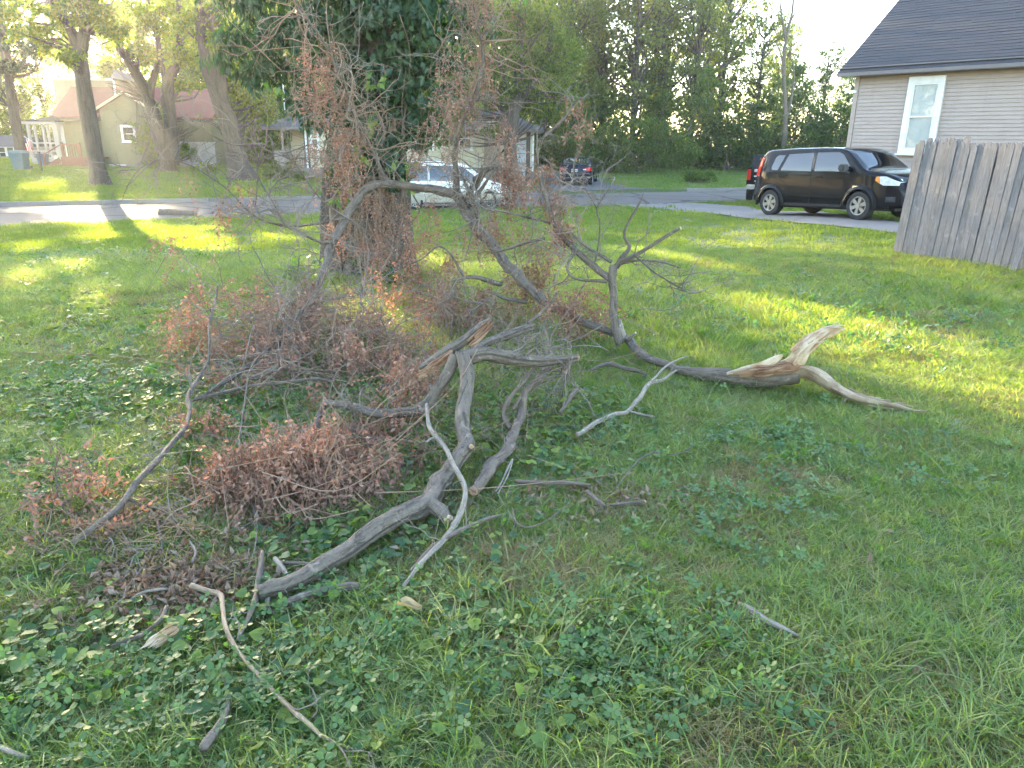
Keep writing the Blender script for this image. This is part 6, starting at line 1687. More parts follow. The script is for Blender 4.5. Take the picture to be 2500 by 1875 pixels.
def clover_clump(rng, n=9):
    V, Q = [], []
    for _ in range(n):
        c = np.array([rng.normal() * 0.035, rng.normal() * 0.035, rng.uniform(0.02, 0.055)]); a0 = rng.uniform(0, 6.28); s = rng.uniform(0.011, 0.017)
        tl = rng.normal(size=2) * 0.25
        for k in range(3):
            a = a0 + k * 2.094; d = np.array([math.cos(a), math.sin(a), 0.15]); d[2] += d[0] * tl[0] + d[1] * tl[1]; t = np.array([-math.sin(a), math.cos(a), 0])
            i = len(V)
            V += [c, c + d * s * 0.55 + t * s * 0.42, c + d * s * 1.05 + t * s * 0.25, c + d * s * 1.05 - t * s * 0.25, c + d * s * 0.55 - t * s * 0.42]
            Q.append([i, i + 1, i + 2, i + 3, i + 4])
    return make_mesh('clover', V, polys=Q)
source('lawn_tuft', [(tuft(26, 0.05, 0.022, 0.058, 0.0040, rgG, 1.0, 0.3), M['grass']) for _ in range(4)] + [(tuft(20, 0.045, 0.035, 0.095, 0.0046, rgG, 1.3, 0.4), M['grass']) for _ in range(2)] + [(tuft(24, 0.05, 0.02, 0.06, 0.0036, rgG, 1.4, 0.6), M['grass_dry']) for _ in range(2)])
source('turf_patch', [(tuft(60, 0.26, 0.035, 0.085, 0.011, rgG, 0.7), M['grass_far']) for _ in range(4)])
source('yard_patch', [(tuft(70, 0.55, 0.03, 0.08, 0.028, rgG, 0.7), M['grass_far']) for _ in range(3)])
source('violet_leaf', [(violet(rgG, c, f), M['violet']) for c, f in ((0.25, 0.1), (0.1, 0.35), (-0.2, 0.15), (0.35, 0.3))])
source('clover_clump', [(clover_clump(rgG), M['clover']) for _ in range(4)])
def scatter_group():
    ng = bpy.data.node_groups.new('scatter', 'GeometryNodeTree')
    ng.interface.new_socket('Geometry', in_out='INPUT', socket_type='NodeSocketGeometry')
    ng.interface.new_socket('Collection', in_out='INPUT', socket_type='NodeSocketCollection')
    ng.interface.new_socket('Geometry', in_out='OUTPUT', socket_type='NodeSocketGeometry')
    gi = ng.nodes.new('NodeGroupInput'); go = ng.nodes.new('NodeGroupOutput')
    ci = ng.nodes.new('GeometryNodeCollectionInfo'); ci.transform_space = 'ORIGINAL'
    ci.inputs['Separate Children'].default_value = True; ci.inputs['Reset Children'].default_value = True
    ip = ng.nodes.new('GeometryNodeInstanceOnPoints'); ip.inputs['Pick Instance'].default_value = True
    def attr(nm, ty):
        a = ng.nodes.new('GeometryNodeInputNamedAttribute'); a.data_type = ty; a.inputs['Name'].default_value = nm
        return next(s for s in a.outputs if s.enabled and s.name == 'Attribute')
    e2r = ng.nodes.new('FunctionNodeEulerToRotation')
    L = ng.links.new
    L(gi.outputs['Geometry'], ip.inputs['Points']); L(gi.outputs['Collection'], ci.inputs['Collection']); L(ci.outputs['Instances'], ip.inputs['Instance'])
    L(attr('idx', 'INT'), ip.inputs['Instance Index']); L(attr('rot', 'FLOAT_VECTOR'), e2r.inputs[0]); L(e2r.outputs[0], ip.inputs['Rotation']); L(attr('scl', 'FLOAT_VECTOR'), ip.inputs['Scale'])
    L(ip.outputs['Instances'], go.inputs['Geometry'])
    return ng
NG = scatter_group()
def scatter(name, label, cat, P, rot, scl, idx, kind):
    me = bpy.data.meshes.new(name)
    me.vertices.add(len(P)); me.vertices.foreach_set('co', np.asarray(P, np.float32).ravel())
    a = me.attributes.new('idx', 'INT', 'POINT'); a.data.foreach_set('value', np.asarray(idx, np.int32))
    a = me.attributes.new('rot', 'FLOAT_VECTOR', 'POINT'); a.data.foreach_set('vector', np.asarray(rot, np.float32).ravel())
    scl = np.asarray(scl, np.float32)
    if scl.ndim == 1: scl = np.repeat(scl[:, None], 3, 1)
    a = me.attributes.new('scl', 'FLOAT_VECTOR', 'POINT'); a.data.foreach_set('vector', scl.ravel())
    o = bpy.data.objects.new(name, me); COL.objects.link(o)
    md = o.modifiers.new('scatter', 'NODES'); md.node_group = NG
    for it in NG.interface.items_tree:
        if it.item_type == 'SOCKET' and it.in_out == 'INPUT' and it.socket_type == 'NodeSocketCollection':
            md[it.identifier] = SRC[kind]
    tag(o, label, cat, kind='stuff')
    return o
CRn = np.array(CAM_ROT)
def proj(P):
    q = (P - np.array([0, 0, CAM_Z])) @ CRn
    d = -q[:, 2]
    return CX + F_PX * q[:, 0] / d, CY - F_PX * q[:, 1] / d, d
def field(px, py, spots):
    v = np.zeros(len(px))
    for cx, cy, rx, ry, s in spots:
        v = np.maximum(v, s * np.exp(-((px - cx) / rx) ** 2 - ((py - cy) / ry) ** 2))
    return v
VIOLETS = [(420, 1580, 620, 300, 1.0), (1150, 1520, 330, 230, 0.75), (1350, 1060, 230, 200, 0.9), (800, 1330, 330, 110, 1.0), (130, 1230, 300, 230, 0.7), (280, 1000, 400, 170, 0.75), (200, 830, 400, 130, 0.6), (900, 1080, 300, 150, 0.85), (1380, 1660, 280, 190, 0.85), (700, 1800, 500, 120, 0.6), (330, 700, 300, 70, 0.5), (1330, 870, 200, 80, 0.4)]
CLOVERS = [(1500, 1620, 420, 200, 0.7), (300, 1760, 600, 160, 1.0), (1950, 1120, 500, 160, 0.22), (1700, 1300, 450, 200, 0.25), (900, 1650, 400, 200, 0.8), (2000, 800, 500, 120, 0.5), (600, 900, 500, 150, 0.5), (300, 620, 300, 60, 0.5)]
BARE = [(430, 1440, 150, 60, 1.0), (300, 1320, 170, 60, 0.9), (1450, 1235, 90, 30, 0.7)]
DRY = [(1770, 1840, 240, 90, 1.0), (1280, 1375, 170, 50, 0.9), (1840, 1185, 160, 50, 0.9), (1800, 1290, 220, 70, 0.6), (430, 1440, 200, 70, 1.0), (130, 1520, 180, 80, 0.5), (2120, 1450, 160, 60, 0.4), (1530, 1240, 130, 50, 0.8), (250, 900, 200, 40, 0.5), (2350, 790, 150, 25, 0.8), (800, 800, 300, 80, 0.6)]
def wedge(n, y0, y1, margin=1.12):
    """random points on the ground inside the view"""
    y = np.sqrt(rgG.uniform(y0 * y0, y1 * y1, n)); x = rgG.uniform(-1, 1, n) * (y * 0.72 * margin + 0.5)
    return x, y
def ground_points(x, y, up=0.0):
    return np.stack([x, y, gz(x, y) + up], 1)
def on_lawn(x, y):
    ne = np.maximum(near_edge(x), 8); fe = np.maximum(far_edge(x), ne + 4)
    ok = (y < ne + 0.12 * np.sin(x * 3.1) * np.sin(x * 1.3 + 1)) | (y > fe + 0.2)
    return ok & ~inside(DRV_POLY, x, y) & ~inside([tuple(p) for p in ASP_POLY], x, y) & ~((x - 0.25) ** 2 / 8 + (y - 40.0) ** 2 / 1.9 < 1)
def lawn(name, label, n, y0, y1, kind, base, var, tall=None):
    x, y = wedge(n, y0, y1); ok = on_lawn(x, y); x, y = x[ok], y[ok]
    P = ground_points(x, y); px, py, d = proj(P)
    vio = field(px, py, VIOLETS); dry = field(px, py, DRY)
    n1 = n2(x, y, 0.55, 1); n2_ = n2(x, y, 1.9, 2); n3 = n2(x, y, 5.0, 3)
    u = rgG.uniform(size=len(x))
    keep = u > np.clip(vio * 0.8 - 0.2, 0, 0.5)
    if kind == 'lawn_tuft':
        isdry = rgG.uniform(size=len(x)) < np.clip(dry * 0.8 + 0.20 + 0.3 * (n2_ > 0.3), 0, 0.9)
        longg = rgG.uniform(size=len(x)) < np.clip(0.15 + 0.5 * (n1 > 0.1) + 0.3 * n3, 0, 0.8)
        idx = np.where(isdry, rgG.integers(6, 8, len(x)), np.where(longg, rgG.integers(4, 6, len(x)), rgG.integers(0, 4, len(x))))
    else:
        idx = rgG.integers(0, len(SRC[kind].objects), len(x))
    s = base * (1 + var * rgG.uniform(-1, 1, len(x))) * (1 + 0.25 * n2_)
    h = np.ones(len(x))
    if tall is not None: h = h * (1 + field(px, py, tall))
    scl = np.stack([s, s, s * h * (1 + 0.2 * n1)], 1)
    rot = np.stack([rgG.normal(size=len(x)) * 0.12, rgG.normal(size=len(x)) * 0.12, rgG.uniform(0, 6.283, len(x))], 1)
    scatter(name, label, 'grass', P[keep], rot[keep], scl[keep], idx[keep], kind)
TALL = [(1650, 860, 220, 80, 1.0), (1900, 780, 250, 60, 0.8), (1500, 640, 150, 60, 0.8), (2050, 1000, 200, 60, 0.5), (1450, 780, 120, 60, 0.8), (1200, 560, 200, 50, 0.6), (1550, 960, 150, 60, 0.7)]
lawn('grass', 'mown green and straw coloured grass in the foreground', 30000, 1.25, 5.6, 'lawn_tuft', 0.95, 0.35, TALL)
lawn('grass', 'grass around and behind the fallen branches', 30000, 5.4, 13.0, 'lawn_tuft', 1.4, 0.35, TALL)
lawn('grass', 'grass sloping down to the road edge', 15000, 12.6, 36.0, 'turf_patch', 1.0, 0.3)
lawn('grass', 'sunny and shaded turf of the yards across the road', 16000, 24.0, 62.0, 'yard_patch', 1.0, 0.3)
def herb(name, label, cat, n, y0, y1, kind, spots, size, var, thresh, lift):
    x, y = wedge(n, y0, y1); P = ground_points(x, y); px, py, d = proj(P)
    f = field(px, py, spots) - 1.1 * field(px, py, BARE); nz = 0.5 + 0.5 * n2(x, y, 2.2, 9) ; nz2 = 0.5 + 0.5 * n2(x, y, 6.0, 12)
    keep = rgG.uniform(size=len(x)) < np.clip(f * (0.35 + 1.0 * nz) * (0.4 + 0.9 * nz2) - thresh, 0, 1)
    P = P[keep]; m = len(P)
    s = size * (1 + var * (rgG.uniform(-1, 1, m) + 0.6 * rgG.uniform(0, 1, m) ** 4))
    rot = np.stack([rgG.normal(size=m) * 0.38, rgG.normal(size=m) * 0.38, rgG.uniform(0, 6.283, m)], 1)
    if kind == 'violet_leaf':
        hz = lift * rgG.uniform(0.35, 1.2, m)
        scl = np.stack([s, s, hz], 1)
        rot[:, :2] *= 0.9
    else: scl = np.stack([s, s, s], 1)
    scatter(name, label, cat, P, rot, scl, rgG.integers(0, len(SRC[kind].objects), m), kind)
herb('ground_violets', 'round leaved violets covering the shaded foreground', 'ground cover', 38000, 1.25, 4.8, 'violet_leaf', VIOLETS, 0.031, 0.5, 0.10, 0.048)
herb('ground_violets', 'low leafy plants over the lawn left of the trunk', 'ground cover', 24000, 4.6, 13.0, 'violet_leaf', VIOLETS + [(300, 760, 500, 160, 0.7), (900, 720, 500, 80, 0.5)], 0.040, 0.5, 0.12, 0.045)
herb('clover', 'clover patches in the near lawn', 'ground cover', 15000, 1.25, 5.2, 'clover_clump', CLOVERS, 1.1, 0.3, 0.05, 0)
herb('clover', 'clover in the lawn farther back', 'ground cover', 9000, 5.0, 13.0, 'clover_clump', CLOVERS, 1.7, 0.3, 0.05, 0)

# ================================================================== fallen branches
rgP = np.random.default_rng(314)
def lrows(rows):
    """(px, py, Y, width px) -> x y z r"""
    out = []
    for px_, py_, Y, w in rows:
        w = w * SLIM; p = at(px_, py_, Y); r_ = px_m(w, p) / 2
        lift = float(gz(p.x, p.y)) + LIFT + r_ - p.z          # lying on the grass, not under it
        if lift > 0:
            d = ray(px_, py_); p = p + d * (lift / d.z); r_ = px_m(w, p) / 2
        out.append((p.x, p.y, p.z, r_))
    return out
LIFT = 0.035; SLIM = 0.66
def limb(parent, name, rows, mat='bark_grey', n=12, step=0.03, rough=0.16, seed=0, sub=None, knots=0.0):
    A = catmull(lrows(rows), step)
    A[:, 3] = np.maximum(A[:, 3], 0.0015)
    # natural crookedness
    L = np.concatenate([[0], np.cumsum(np.linalg.norm(np.diff(A[:, :3], axis=0), axis=1))])
    w = np.minimum(A[:, 3], 0.02)
    for k in range(3):
        A[:, k] += vnoise(np.stack([L, L * 0 + k * 7.7, L * 0 + seed * 3.1], 1), 6.0, seed + k) * w * 0.9
    V, Q, D, UV = tube_arrays(A[:, :3], A[:, 3], n)
    rr = np.repeat(A[:, 3], n); ll = np.repeat(L, n); ang = np.tile(np.arange(n) * 2 * math.pi / n, len(A))
    f = vnoise(np.stack([np.cos(ang) * 2.2, np.sin(ang) * 2.2, ll * 9 + seed], 1), 1.0, seed) * 0.7 + vnoise(np.stack([np.cos(ang) * 5, np.sin(ang) * 5, ll * 22 + seed], 1), 1.0, seed + 5) * 0.5
    kn = np.zeros(len(V)); rk = np.random.default_rng(seed + 400)
    for _ in range(int(L[-1] / 0.14)):                      # knots and swollen scars
        l0 = rk.uniform(0, L[-1]); a0 = rk.uniform(0, 6.283); wd = rk.uniform(0.010, 0.022) + A[:, 3].mean() * 0.3
        da = np.abs((ang - a0 + math.pi) % (2 * math.pi) - math.pi)
        kn += rk.uniform(0.15, 0.5) * np.exp(-((ll - l0) / wd) ** 2 - (da / 0.6) ** 2)
    V = V + D * (rr * (rough * 1.35 * f + kn))[:, None]
    m = len(V)
    o = obj(name, make_mesh(name, V, Q, polys=[list(range(n))[::-1], list(range(m - n, m))], uv=UV), M[mat], parent, smooth=True)
    return o, A
def cut_end(parent, A, last, mat='split_wood', name='broken_end', jag=0.5):
    """raw wood at an end of a limb"""
    i = -1 if last else 0; j = -3 if last else 2
    p = A[i, :3]; d = unit((A[i, :3] - A[j, :3])[None])[0]; r = A[i, 3] * 0.97
    s = np.cross(d, [0.3, 0.2, 0.9]); s = s / np.linalg.norm(s); t = np.cross(d, s)
    n = 14; V = []
    for q, dz in ((1.0, -0.004), (0.96, 0.003), (0.55, 0.004)):
        for k in range(n):
            a = 2 * math.pi * k / n
            V.append(p + (s * math.cos(a) + t * math.sin(a)) * r * q + d * (dz + (jag * r * rgP.uniform(-0.2, 1.0) if q < 1 else 0)))
    V.append(p + d * (0.004 + jag * r * 0.3))
    Q = [[l * n + k, l * n + (k + 1) % n, (l + 1) * n + (k + 1) % n, (l + 1) * n + k] for l in range(2) for k in range(n)]
    T = [[2 * n + k, 2 * n + (k + 1) % n, 3 * n] for k in range(n)]
    uv = np.array(V)[:, :2] * 1.0
    obj(name, make_mesh(name, np.array(V), Q, T, uv=uv), M[mat], parent, smooth=False)
def shard(parent, name, rows, mat, flat=0.4, n=12, seed=0, jag=0.25, tilt=(0.2, 1, 0.2)):
    """long splinter: a flattened, ragged strip of torn wood"""
    A = catmull(lrows([(a_, b_, c_, d_ / SLIM) for a_, b_, c_, d_ in rows]), 0.014)
    V, Q, D, UV = tube_arrays(A[:, :3], A[:, 3], n)
    C = np.repeat(A[:, :3], n, 0); off = V - C
    ax = np.array(tilt, float); ax /= np.linalg.norm(ax)
    off = off - ax * (off @ ax)[:, None] * (1 - flat)
    rr = np.repeat(A[:, 3], n); ang = np.tile(np.arange(n) * 2 * math.pi / n, len(A))
    L = np.repeat(np.arange(len(A)) * 0.014, n)
    f = 1 + jag * vnoise(np.stack([np.cos(ang) * 4, np.sin(ang) * 4, L * 10], 1), 1.0, seed) + jag * 0.7 * vnoise(np.stack([np.cos(ang) * 11, np.sin(ang) * 11, L * 5], 1), 1.0, seed + 2)
    V = C + off * f[:, None]
    UV = np.stack([ang * rr.mean(), L], 1)
    m = len(V)
    return obj(name, make_mesh(name, V, Q, polys=[list(range(n))[::-1], list(range(m - n, m))], uv=UV), M[mat], parent, smooth=True, sharp=50)
def fibres(parent, name, rows, mat, n=14, seed=0, fan=1.0):
    """bundle of ragged slivers along a polyline: torn wood"""
    rng = np.random.default_rng(seed); A = catmull(lrows([(a_, b_, c_, d_ / SLIM) for a_, b_, c_, d_ in rows]), 0.012); L = len(A)
    Vs, Qs, UVs, k = [], [], [], 0
    for i in range(n):
        a = int(rng.uniform(0, 0.45) * L); b = int(rng.uniform(0.6, 1.0) * L)
        if b - a < 5: continue
        S = A[a:b].copy(); w = rng.normal(size=3) * fan; t = np.linspace(0, 1, len(S))
        S[:, :3] += w * (S[:, 3:4] * 0.55) + rng.normal(size=3) * (t[:, None] ** 2) * S[0, 3] * 0.5
        r = A[a:b, 3].mean() * rng.uniform(0.16, 0.34) * np.sin(np.clip(0.25 + t * 0.75, 0, 1) * math.pi) ** 0.7 + 0.0006
        V, Q, D, UV = tube_arrays(S[:, :3], r, 5)
        V = V + D * (np.repeat(r, 5) * vnoise(V, 60, seed + i) * 0.5)[:, None]
        Vs.append(V); Qs.append(Q + k); UVs.append(UV); k += len(V)
    return obj(name, make_mesh(name, np.concatenate(Vs), np.concatenate(Qs), uv=np.concatenate(UVs)), M[mat], parent, smooth=True, sharp=40)
def twig_arrays(curves, n, lo, hi, r0, rng, depth=2, up=0.0, spread=1.0):
    """thin crooked twigs growing from the given curves; returns polylines"""
    out = []
    for _ in range(n):
        A = curves[rng.integers(len(curves))]
        i = rng.integers(max(1, len(A) // 8), len(A))
        p = A[i, :3]; d = rng.normal(size=3) * spread; d[2] += up; tgt = A[min(i + 1, len(A) - 1), :3] - A[i - 1, :3]
        d = d + unit(tgt[None])[0] * 0.5
        grow(out, p, d / np.linalg.norm(d), rng.uniform(lo, hi), r0 * rng.uniform(0.6, 1.3), rng, depth)
    return out
def grow(out, p, d, L, r, rng, depth):
    m = 6; pts = [p]; dd = d.copy()
    for k in range(m):
        dd = dd + rng.normal(size=3) * 0.26; dd[2] -= 0.03; dd /= np.linalg.norm(dd)
        pts.append(pts[-1] + dd * L / m)
    pts = np.array(pts)
    zmin = gz(pts[:, 0], pts[:, 1]) + 0.01
    pts[:, 2] = np.maximum(pts[:, 2], zmin)
    out.append((pts, np.linspace(r, r * 0.35, m + 1)))
    if depth > 0:
        for _ in range(rng.integers(2, 5)):
            i = rng.integers(1, m + 1); q = rng.normal(size=3) * 0.9 + dd
            grow(out, pts[i], q / np.linalg.norm(q), L * rng.uniform(0.3, 0.6), r * 0.55, rng, depth - 1)
def build_lines(parent, name, lines, mat, n=4, label=None):
    Vs, Qs, UVs, k = [], [], [], 0
    for pts, r in lines:
        V, Q, D, UV = tube_arrays(pts, r, n); Vs.append(V); Qs.append(Q + k); UVs.append(UV); k += len(V)
    o = obj(name, make_mesh(name, np.concatenate(Vs), np.concatenate(Qs), uv=np.concatenate(UVs)), M[mat], parent, smooth=True, kind='stuff')
    if label: o['label'] = label
    return o
def sprays(points, rng, length=0.19, leaf=0.03, pairs=8, hang=1.1):
    """dry feather-shaped leaves hanging from points: stalks and leaflets"""
    N_ = len(points)
    d = rng.normal(size=(N_, 3)) * 0.8; d[:, 2] -= hang; d = unit(d)
    s = unit(np.cross(d, rng.normal(size=(N_, 3))))
    nn = np.cross(d, s)
    L = length * rng.uniform(0.6, 1.3, (N_, 1))
    P, DD, NN, stalks = [], [], [], []
    for k in range(pairs):
        t = (k + 0.8) / pairs
        for sg in (-1, 1):
            keep = rng.uniform(size=N_) < 0.82
            base = points + d * L * t + s * 0.02 * math.sin(t * 3) * 1.0
            dirv = unit(s * sg * 0.9 + d * 0.7 + rng.normal(size=(N_, 3)) * 0.35)
            P.append(base[keep]); DD.append(dirv[keep]); NN.append((nn + rng.normal(size=(N_, 3)) * 0.5)[keep])
    P = np.concatenate(P); DD = np.concatenate(DD); NN = np.concatenate(NN)
    NN = unit(NN - DD * np.sum(NN * DD, 1, keepdims=True)); T = np.cross(DD, NN)
    sz = leaf * rng.uniform(0.6, 1.3, (len(P), 1)); wd = sz * rng.uniform(0.35, 0.6, (len(P), 1)); curl = sz * rng.uniform(-0.1, 0.45, (len(P), 1))
    V = np.stack([P, P + DD * sz * 0.45 + T * wd / 2 + NN * curl * 0.4, P + DD * sz + NN * curl * 0.6, P + DD * sz * 0.45 - T * wd / 2 + NN * curl * 0.4], 1).reshape(-1, 3)
    g = gz(V[:, 0], V[:, 1]) + 0.008
    V[:, 2] = np.maximum(V[:, 2], g)
    for i in range(N_):
        stalks.append((np.array([points[i] - d[i] * 0.02, points[i] + d[i] * L[i] * 0.5 + s[i] * 0.012, points[i] + d[i] * L[i]]), np.array([0.0016, 0.0012, 0.0008])))
    return V, np.arange(len(V)).reshape(-1, 4), stalks
def dead_leaves(parent, spots, seed, name='dead_leaves', leaf=0.031, more=1.7, length=0.19, hang=1.1):
    """spots: px, py, Y, rx, rz, count (the depth is like rx)"""
    rng = np.random.default_rng(seed); pts = []
    for px_, py_, Y, rx, rz, n in spots:
        n = int(n * more); c = np.array(at(px_, py_, Y)); sub = max(3, n // 10)
        S = c + unit(rng.normal(size=(sub, 3))) * (rng.uniform(0.1, 1.2, (sub, 1)) ** 0.6) * np.array([rx * 1.05, rx * 0.8, rz * 1.15])
        k = rng.integers(0, sub, n)
        pts.append(S[k] + rng.normal(size=(n, 3)) * np.array([0.05, 0.05, 0.045]))
    P = np.concatenate(pts)
    P[:, 2] = np.maximum(P[:, 2], gz(P[:, 0], P[:, 1]) + 0.04)
    V, Q, st = sprays(P, rng, length, leaf, 8, hang)
    o = obj(name, make_mesh(name, V, Q), M['dead_leaf'], parent, kind='stuff')
    build_lines(parent, 'leaf_stalks', st, 'twig_brown', 3)
    # dry shoots that carry the sprays
    ln = []
    for px_, py_, Y, rx, rz, n in spots:
        c = np.array(at(px_, py_, Y))
        for _ in range(max(3, n // 8)):
            a = c + rng.normal(size=3) * np.array([rx, rx * 0.7, rz]) * 0.6; b = a + rng.normal(size=3) * np.array([rx, rx * 0.7, rz]) * 0.9 + np.array([0, 0, rng.uniform(-0.1, 0.12)])
            m_ = (a + b) / 2 + rng.normal(size=3) * 0.05
            A = catmull([a, m_, b], 0.06); A[:, 2] = np.maximum(A[:, 2], gz(A[:, 0], A[:, 1]) + 0.01)
            ln.append((A, np.linspace(0.0032, 0.0015, len(A))))
    build_lines(parent, 'dry_shoots', ln, 'twig_brown', 3)

# ---- the big limb: torn end at the right, rising to the forks before the trunk
def big_limb():
    b = gnd(1760, 955)
    root = thing('fallen_limb', 'largest fallen grey limb, torn pale end at right, rising to forked arches before the trunk', 'branch', b)
    cv = []
    o, A = limb(root, 'log', [(1950, 915, 4.72, 70), (1900, 920, 4.74, 72), (1840, 924, 4.78, 66), (1770, 921, 4.82, 56), (1700, 910, 4.95, 42), (1640, 897, 5.12, 30), (1585, 876, 5.32, 30), (1548, 848, 5.58, 32), (1525, 825, 5.75, 30), (1440, 792, 5.92, 26), (1390, 770, 6.08, 28), (1330, 735, 6.3, 32), (1280, 692, 6.5, 36), (1235, 640, 6.8, 38), (1195, 592, 7.0, 38), (1158, 548, 7.15, 40), (1134, 505, 7.25, 40), (1116, 472, 7.3, 38)], 'bark_grey', 18, 0.03, 0.14, 1)
    cv.append(A)
    # torn end
    shard(root, 'splinter', [(1862, 902, 4.74, 16), (1905, 897, 4.70, 30), (1938, 882, 4.68, 38), (1962, 850, 4.66, 34), (1984, 826, 4.66, 28), (2014, 808, 4.66, 24), (2046, 797, 4.66, 10)], 'split_wood', 0.4, 14, 1, 0.28)
    shard(root, 'splinter', [(1935, 860, 4.68, 26), (1958, 846, 4.665, 26), (1990, 832, 4.655, 18), (2030, 816, 4.65, 12), (2062, 802, 4.65, 4)], 'split_wood', 0.35, 12, 7, 0.4)
    shard(root, 'splinter', [(1930, 910, 4.71, 40), (1965, 908, 4.68, 44), (2000, 922, 4.62, 42), (2040, 948, 4.52, 36), (2090, 972, 4.44, 27), (2140, 984, 4.40, 22), (2190, 992, 4.36, 17), (2228, 1002, 4.30, 10), (2262, 1002, 4.30, 4)], 'split_wood_dull', 0.38, 14, 2, 0.22, (0.1, 0.8, 0.6))
    shard(root, 'splinter', [(1775, 912, 4.77, 8), (1815, 904, 4.72, 18), (1862, 893, 4.68, 20), (1895, 876, 4.67, 16), (1910, 866, 4.67, 5)], 'split_wood', 0.4, 10, 3, 0.25)
    shard(root, 'splinter', [(1893, 884, 4.72, 7), (1892, 872, 4.72, 5), (1893, 862, 4.72, 2)], 'split_wood', 0.5, 8, 4, 0.2)
    shard(root, 'exposed_wood', [(1790, 912, 4.70, 6), (1840, 908, 4.675, 18), (1890, 905, 4.66, 24), (1935, 898, 4.66, 26), (1955, 896, 4.67, 12)], 'orange_wood', 0.35, 12, 5, 0.2, (0, 1, 0.1))
    fibres(root, 'torn_fibres', [(1940, 880, 4.67, 26), (1962, 850, 4.655, 32), (1990, 824, 4.65, 30), (2030, 804, 4.65, 26), (2068, 790, 4.65, 18)], 'split_wood', 26, 21)
    fibres(root, 'torn_fibres', [(2010, 930, 4.58, 30), (2060, 955, 4.48, 26), (2120, 978, 4.40, 22), (2190, 990, 4.36, 16), (2268, 1003, 4.30, 8)], 'split_wood_dull', 14, 22)
    fibres(root, 'torn_fibres', [(1800, 914, 4.72, 14), (1850, 906, 4.68, 26), (1905, 900, 4.66, 30), (1950, 892, 4.66, 26)], 'orange_wood', 18, 23)
    def br(rows, mat='bark_grey', n=10, seed=0, name='side_branch'):
        o, A_ = limb(root, name, rows, mat, n, 0.035, 0.14, seed); cv.append(A_); return A_
    br([(1122, 478, 7.3, 34), (1060, 464, 7.4, 30), (1000, 454, 7.5, 29), (945, 449, 7.5, 29), (898, 458, 7.4, 30), (872, 492, 7.2, 32), (842, 540, 7.0, 33), (814, 582, 6.8, 29), (802, 622, 6.6, 27), (790, 668, 6.3, 25), (766, 718, 6.0, 21), (722, 775, 5.6, 15), (690, 812, 5.3, 13), (632, 872, 4.8, 13), (562, 926, 4.4, 14), (474, 978, 4.12, 13)], n=14, seed=2, name='arching_branch')
    cut_end(root, cv[-1], True)
    br([(1116, 474, 7.3, 32), (1113, 410, 7.3, 20), (1112, 335, 7.3, 18), (1124, 302, 7.28, 18), (1148, 262, 7.25, 16), (1168, 195, 7.2, 14), (1180, 130, 7.2, 12), (1166, 52, 7.2, 10), (1150, -30, 7.2, 8)], seed=3, name='upright_branch')
    br([(945, 449, 7.5, 20), (916, 385, 7.45, 15), (890, 322, 7.4, 14), (866, 282, 7.4, 12), (846, 222, 7.35, 11), (816, 152, 7.3, 10), (790, 100, 7.25, 8), (738, 30, 7.2, 6), (700, -40, 7.2, 4)], seed=4, name='upright_branch')
    br([(824, 163, 7.3, 4), (848, 168, 7.28, 5), (859, 184, 7.26, 6), (857, 226, 7.25, 7), (851, 266, 7.28, 7), (846, 288, 7.3, 8), (863, 297, 7.3, 7)], 'bark_pale', 8, 5)
    br([(1135, 492, 7.25, 24), (1165, 442, 7.2, 20), (1192, 412, 7.15, 18), (1215, 403, 7.1, 18)], seed=6)
    cut_end(root, cv[-1], True, 'bark_brown')
    br([(1160, 462, 7.2, 12), (1185, 420, 7.15, 11), (1213, 372, 7.1, 9)], seed=7)
    br([(1142, 500, 7.2, 16), (1170, 470, 7.15, 14), (1190, 440, 7.1, 9), (1214, 404, 7.1, 6)], seed=27)
    br([(1168, 552, 7.12, 20), (1158, 505, 7.1, 18), (1140, 455, 7.15, 14), (1126, 425, 7.2, 8)], seed=28)
    br([(848, 530, 7.0, 12), (770, 546, 6.9, 10), (705, 551, 6.85, 9), (650, 541, 6.8, 8), (603, 512, 6.75, 7), (562, 470, 6.7, 6), (535, 447, 6.7, 5), (470, 406, 6.6, 4), (402, 389, 6.6, 3.5), (345, 410, 6.5, 3), (308, 458, 6.5, 2.5)], seed=8)
    br([(812, 592, 6.7, 14), (772, 586, 6.7, 11), (722, 562, 6.7, 10), (698, 549, 6.7, 9), (672, 502, 6.7, 7), (650, 468, 6.7, 6), (628, 420, 6.65, 5), (640, 350, 6.65, 4)], seed=9)
    br([(845, 535, 7.0, 8), (800, 500, 6.95, 6), (770, 470, 6.9, 5), (720, 400, 6.9, 4), (680, 370, 6.9, 3)], seed=19)
    br([(1222, 692, 6.66, 18), (1180, 683, 6.65, 15), (1133, 676, 6.6, 13), (1112, 686, 6.55, 12), (1107, 722, 6.5, 10), (1105, 780, 6.42, 8), (1097, 820, 6.2, 6)], seed=10)
    br([(1135, 677, 6.6, 10), (1100, 622, 6.65, 8), (1068, 601, 6.7, 6), (1030, 632, 6.7, 5), (1000, 645, 6.7, 4)], seed=11)
    br([(1288, 738, 6.42, 16), (1240, 732, 6.4, 13), (1205, 716, 6.4, 10), (1180, 711, 6.4, 8)], seed=12)
    br([(1358, 716, 6.0, 8), (1345, 742, 5.95, 12), (1318, 770, 5.9, 13), (1290, 790, 5.85, 12)], 'bark_brown', seed=13)
    br([(1530, 830, 5.72, 20), (1540, 822, 5.66, 14), (1552, 812, 5.62, 9)], 'bark_pale', seed=14); cut_end(root, cv[-1], True)
    br([(1525, 830, 5.74, 26), (1514, 800, 5.76, 24), (1510, 785, 5.80, 20)], 'bark_pale', seed=24)
    tw = twig_arrays(cv[1:4] + cv[8:12], 190, 0.25, 0.8, 0.0062, np.random.default_rng(8), 2, 0.05)
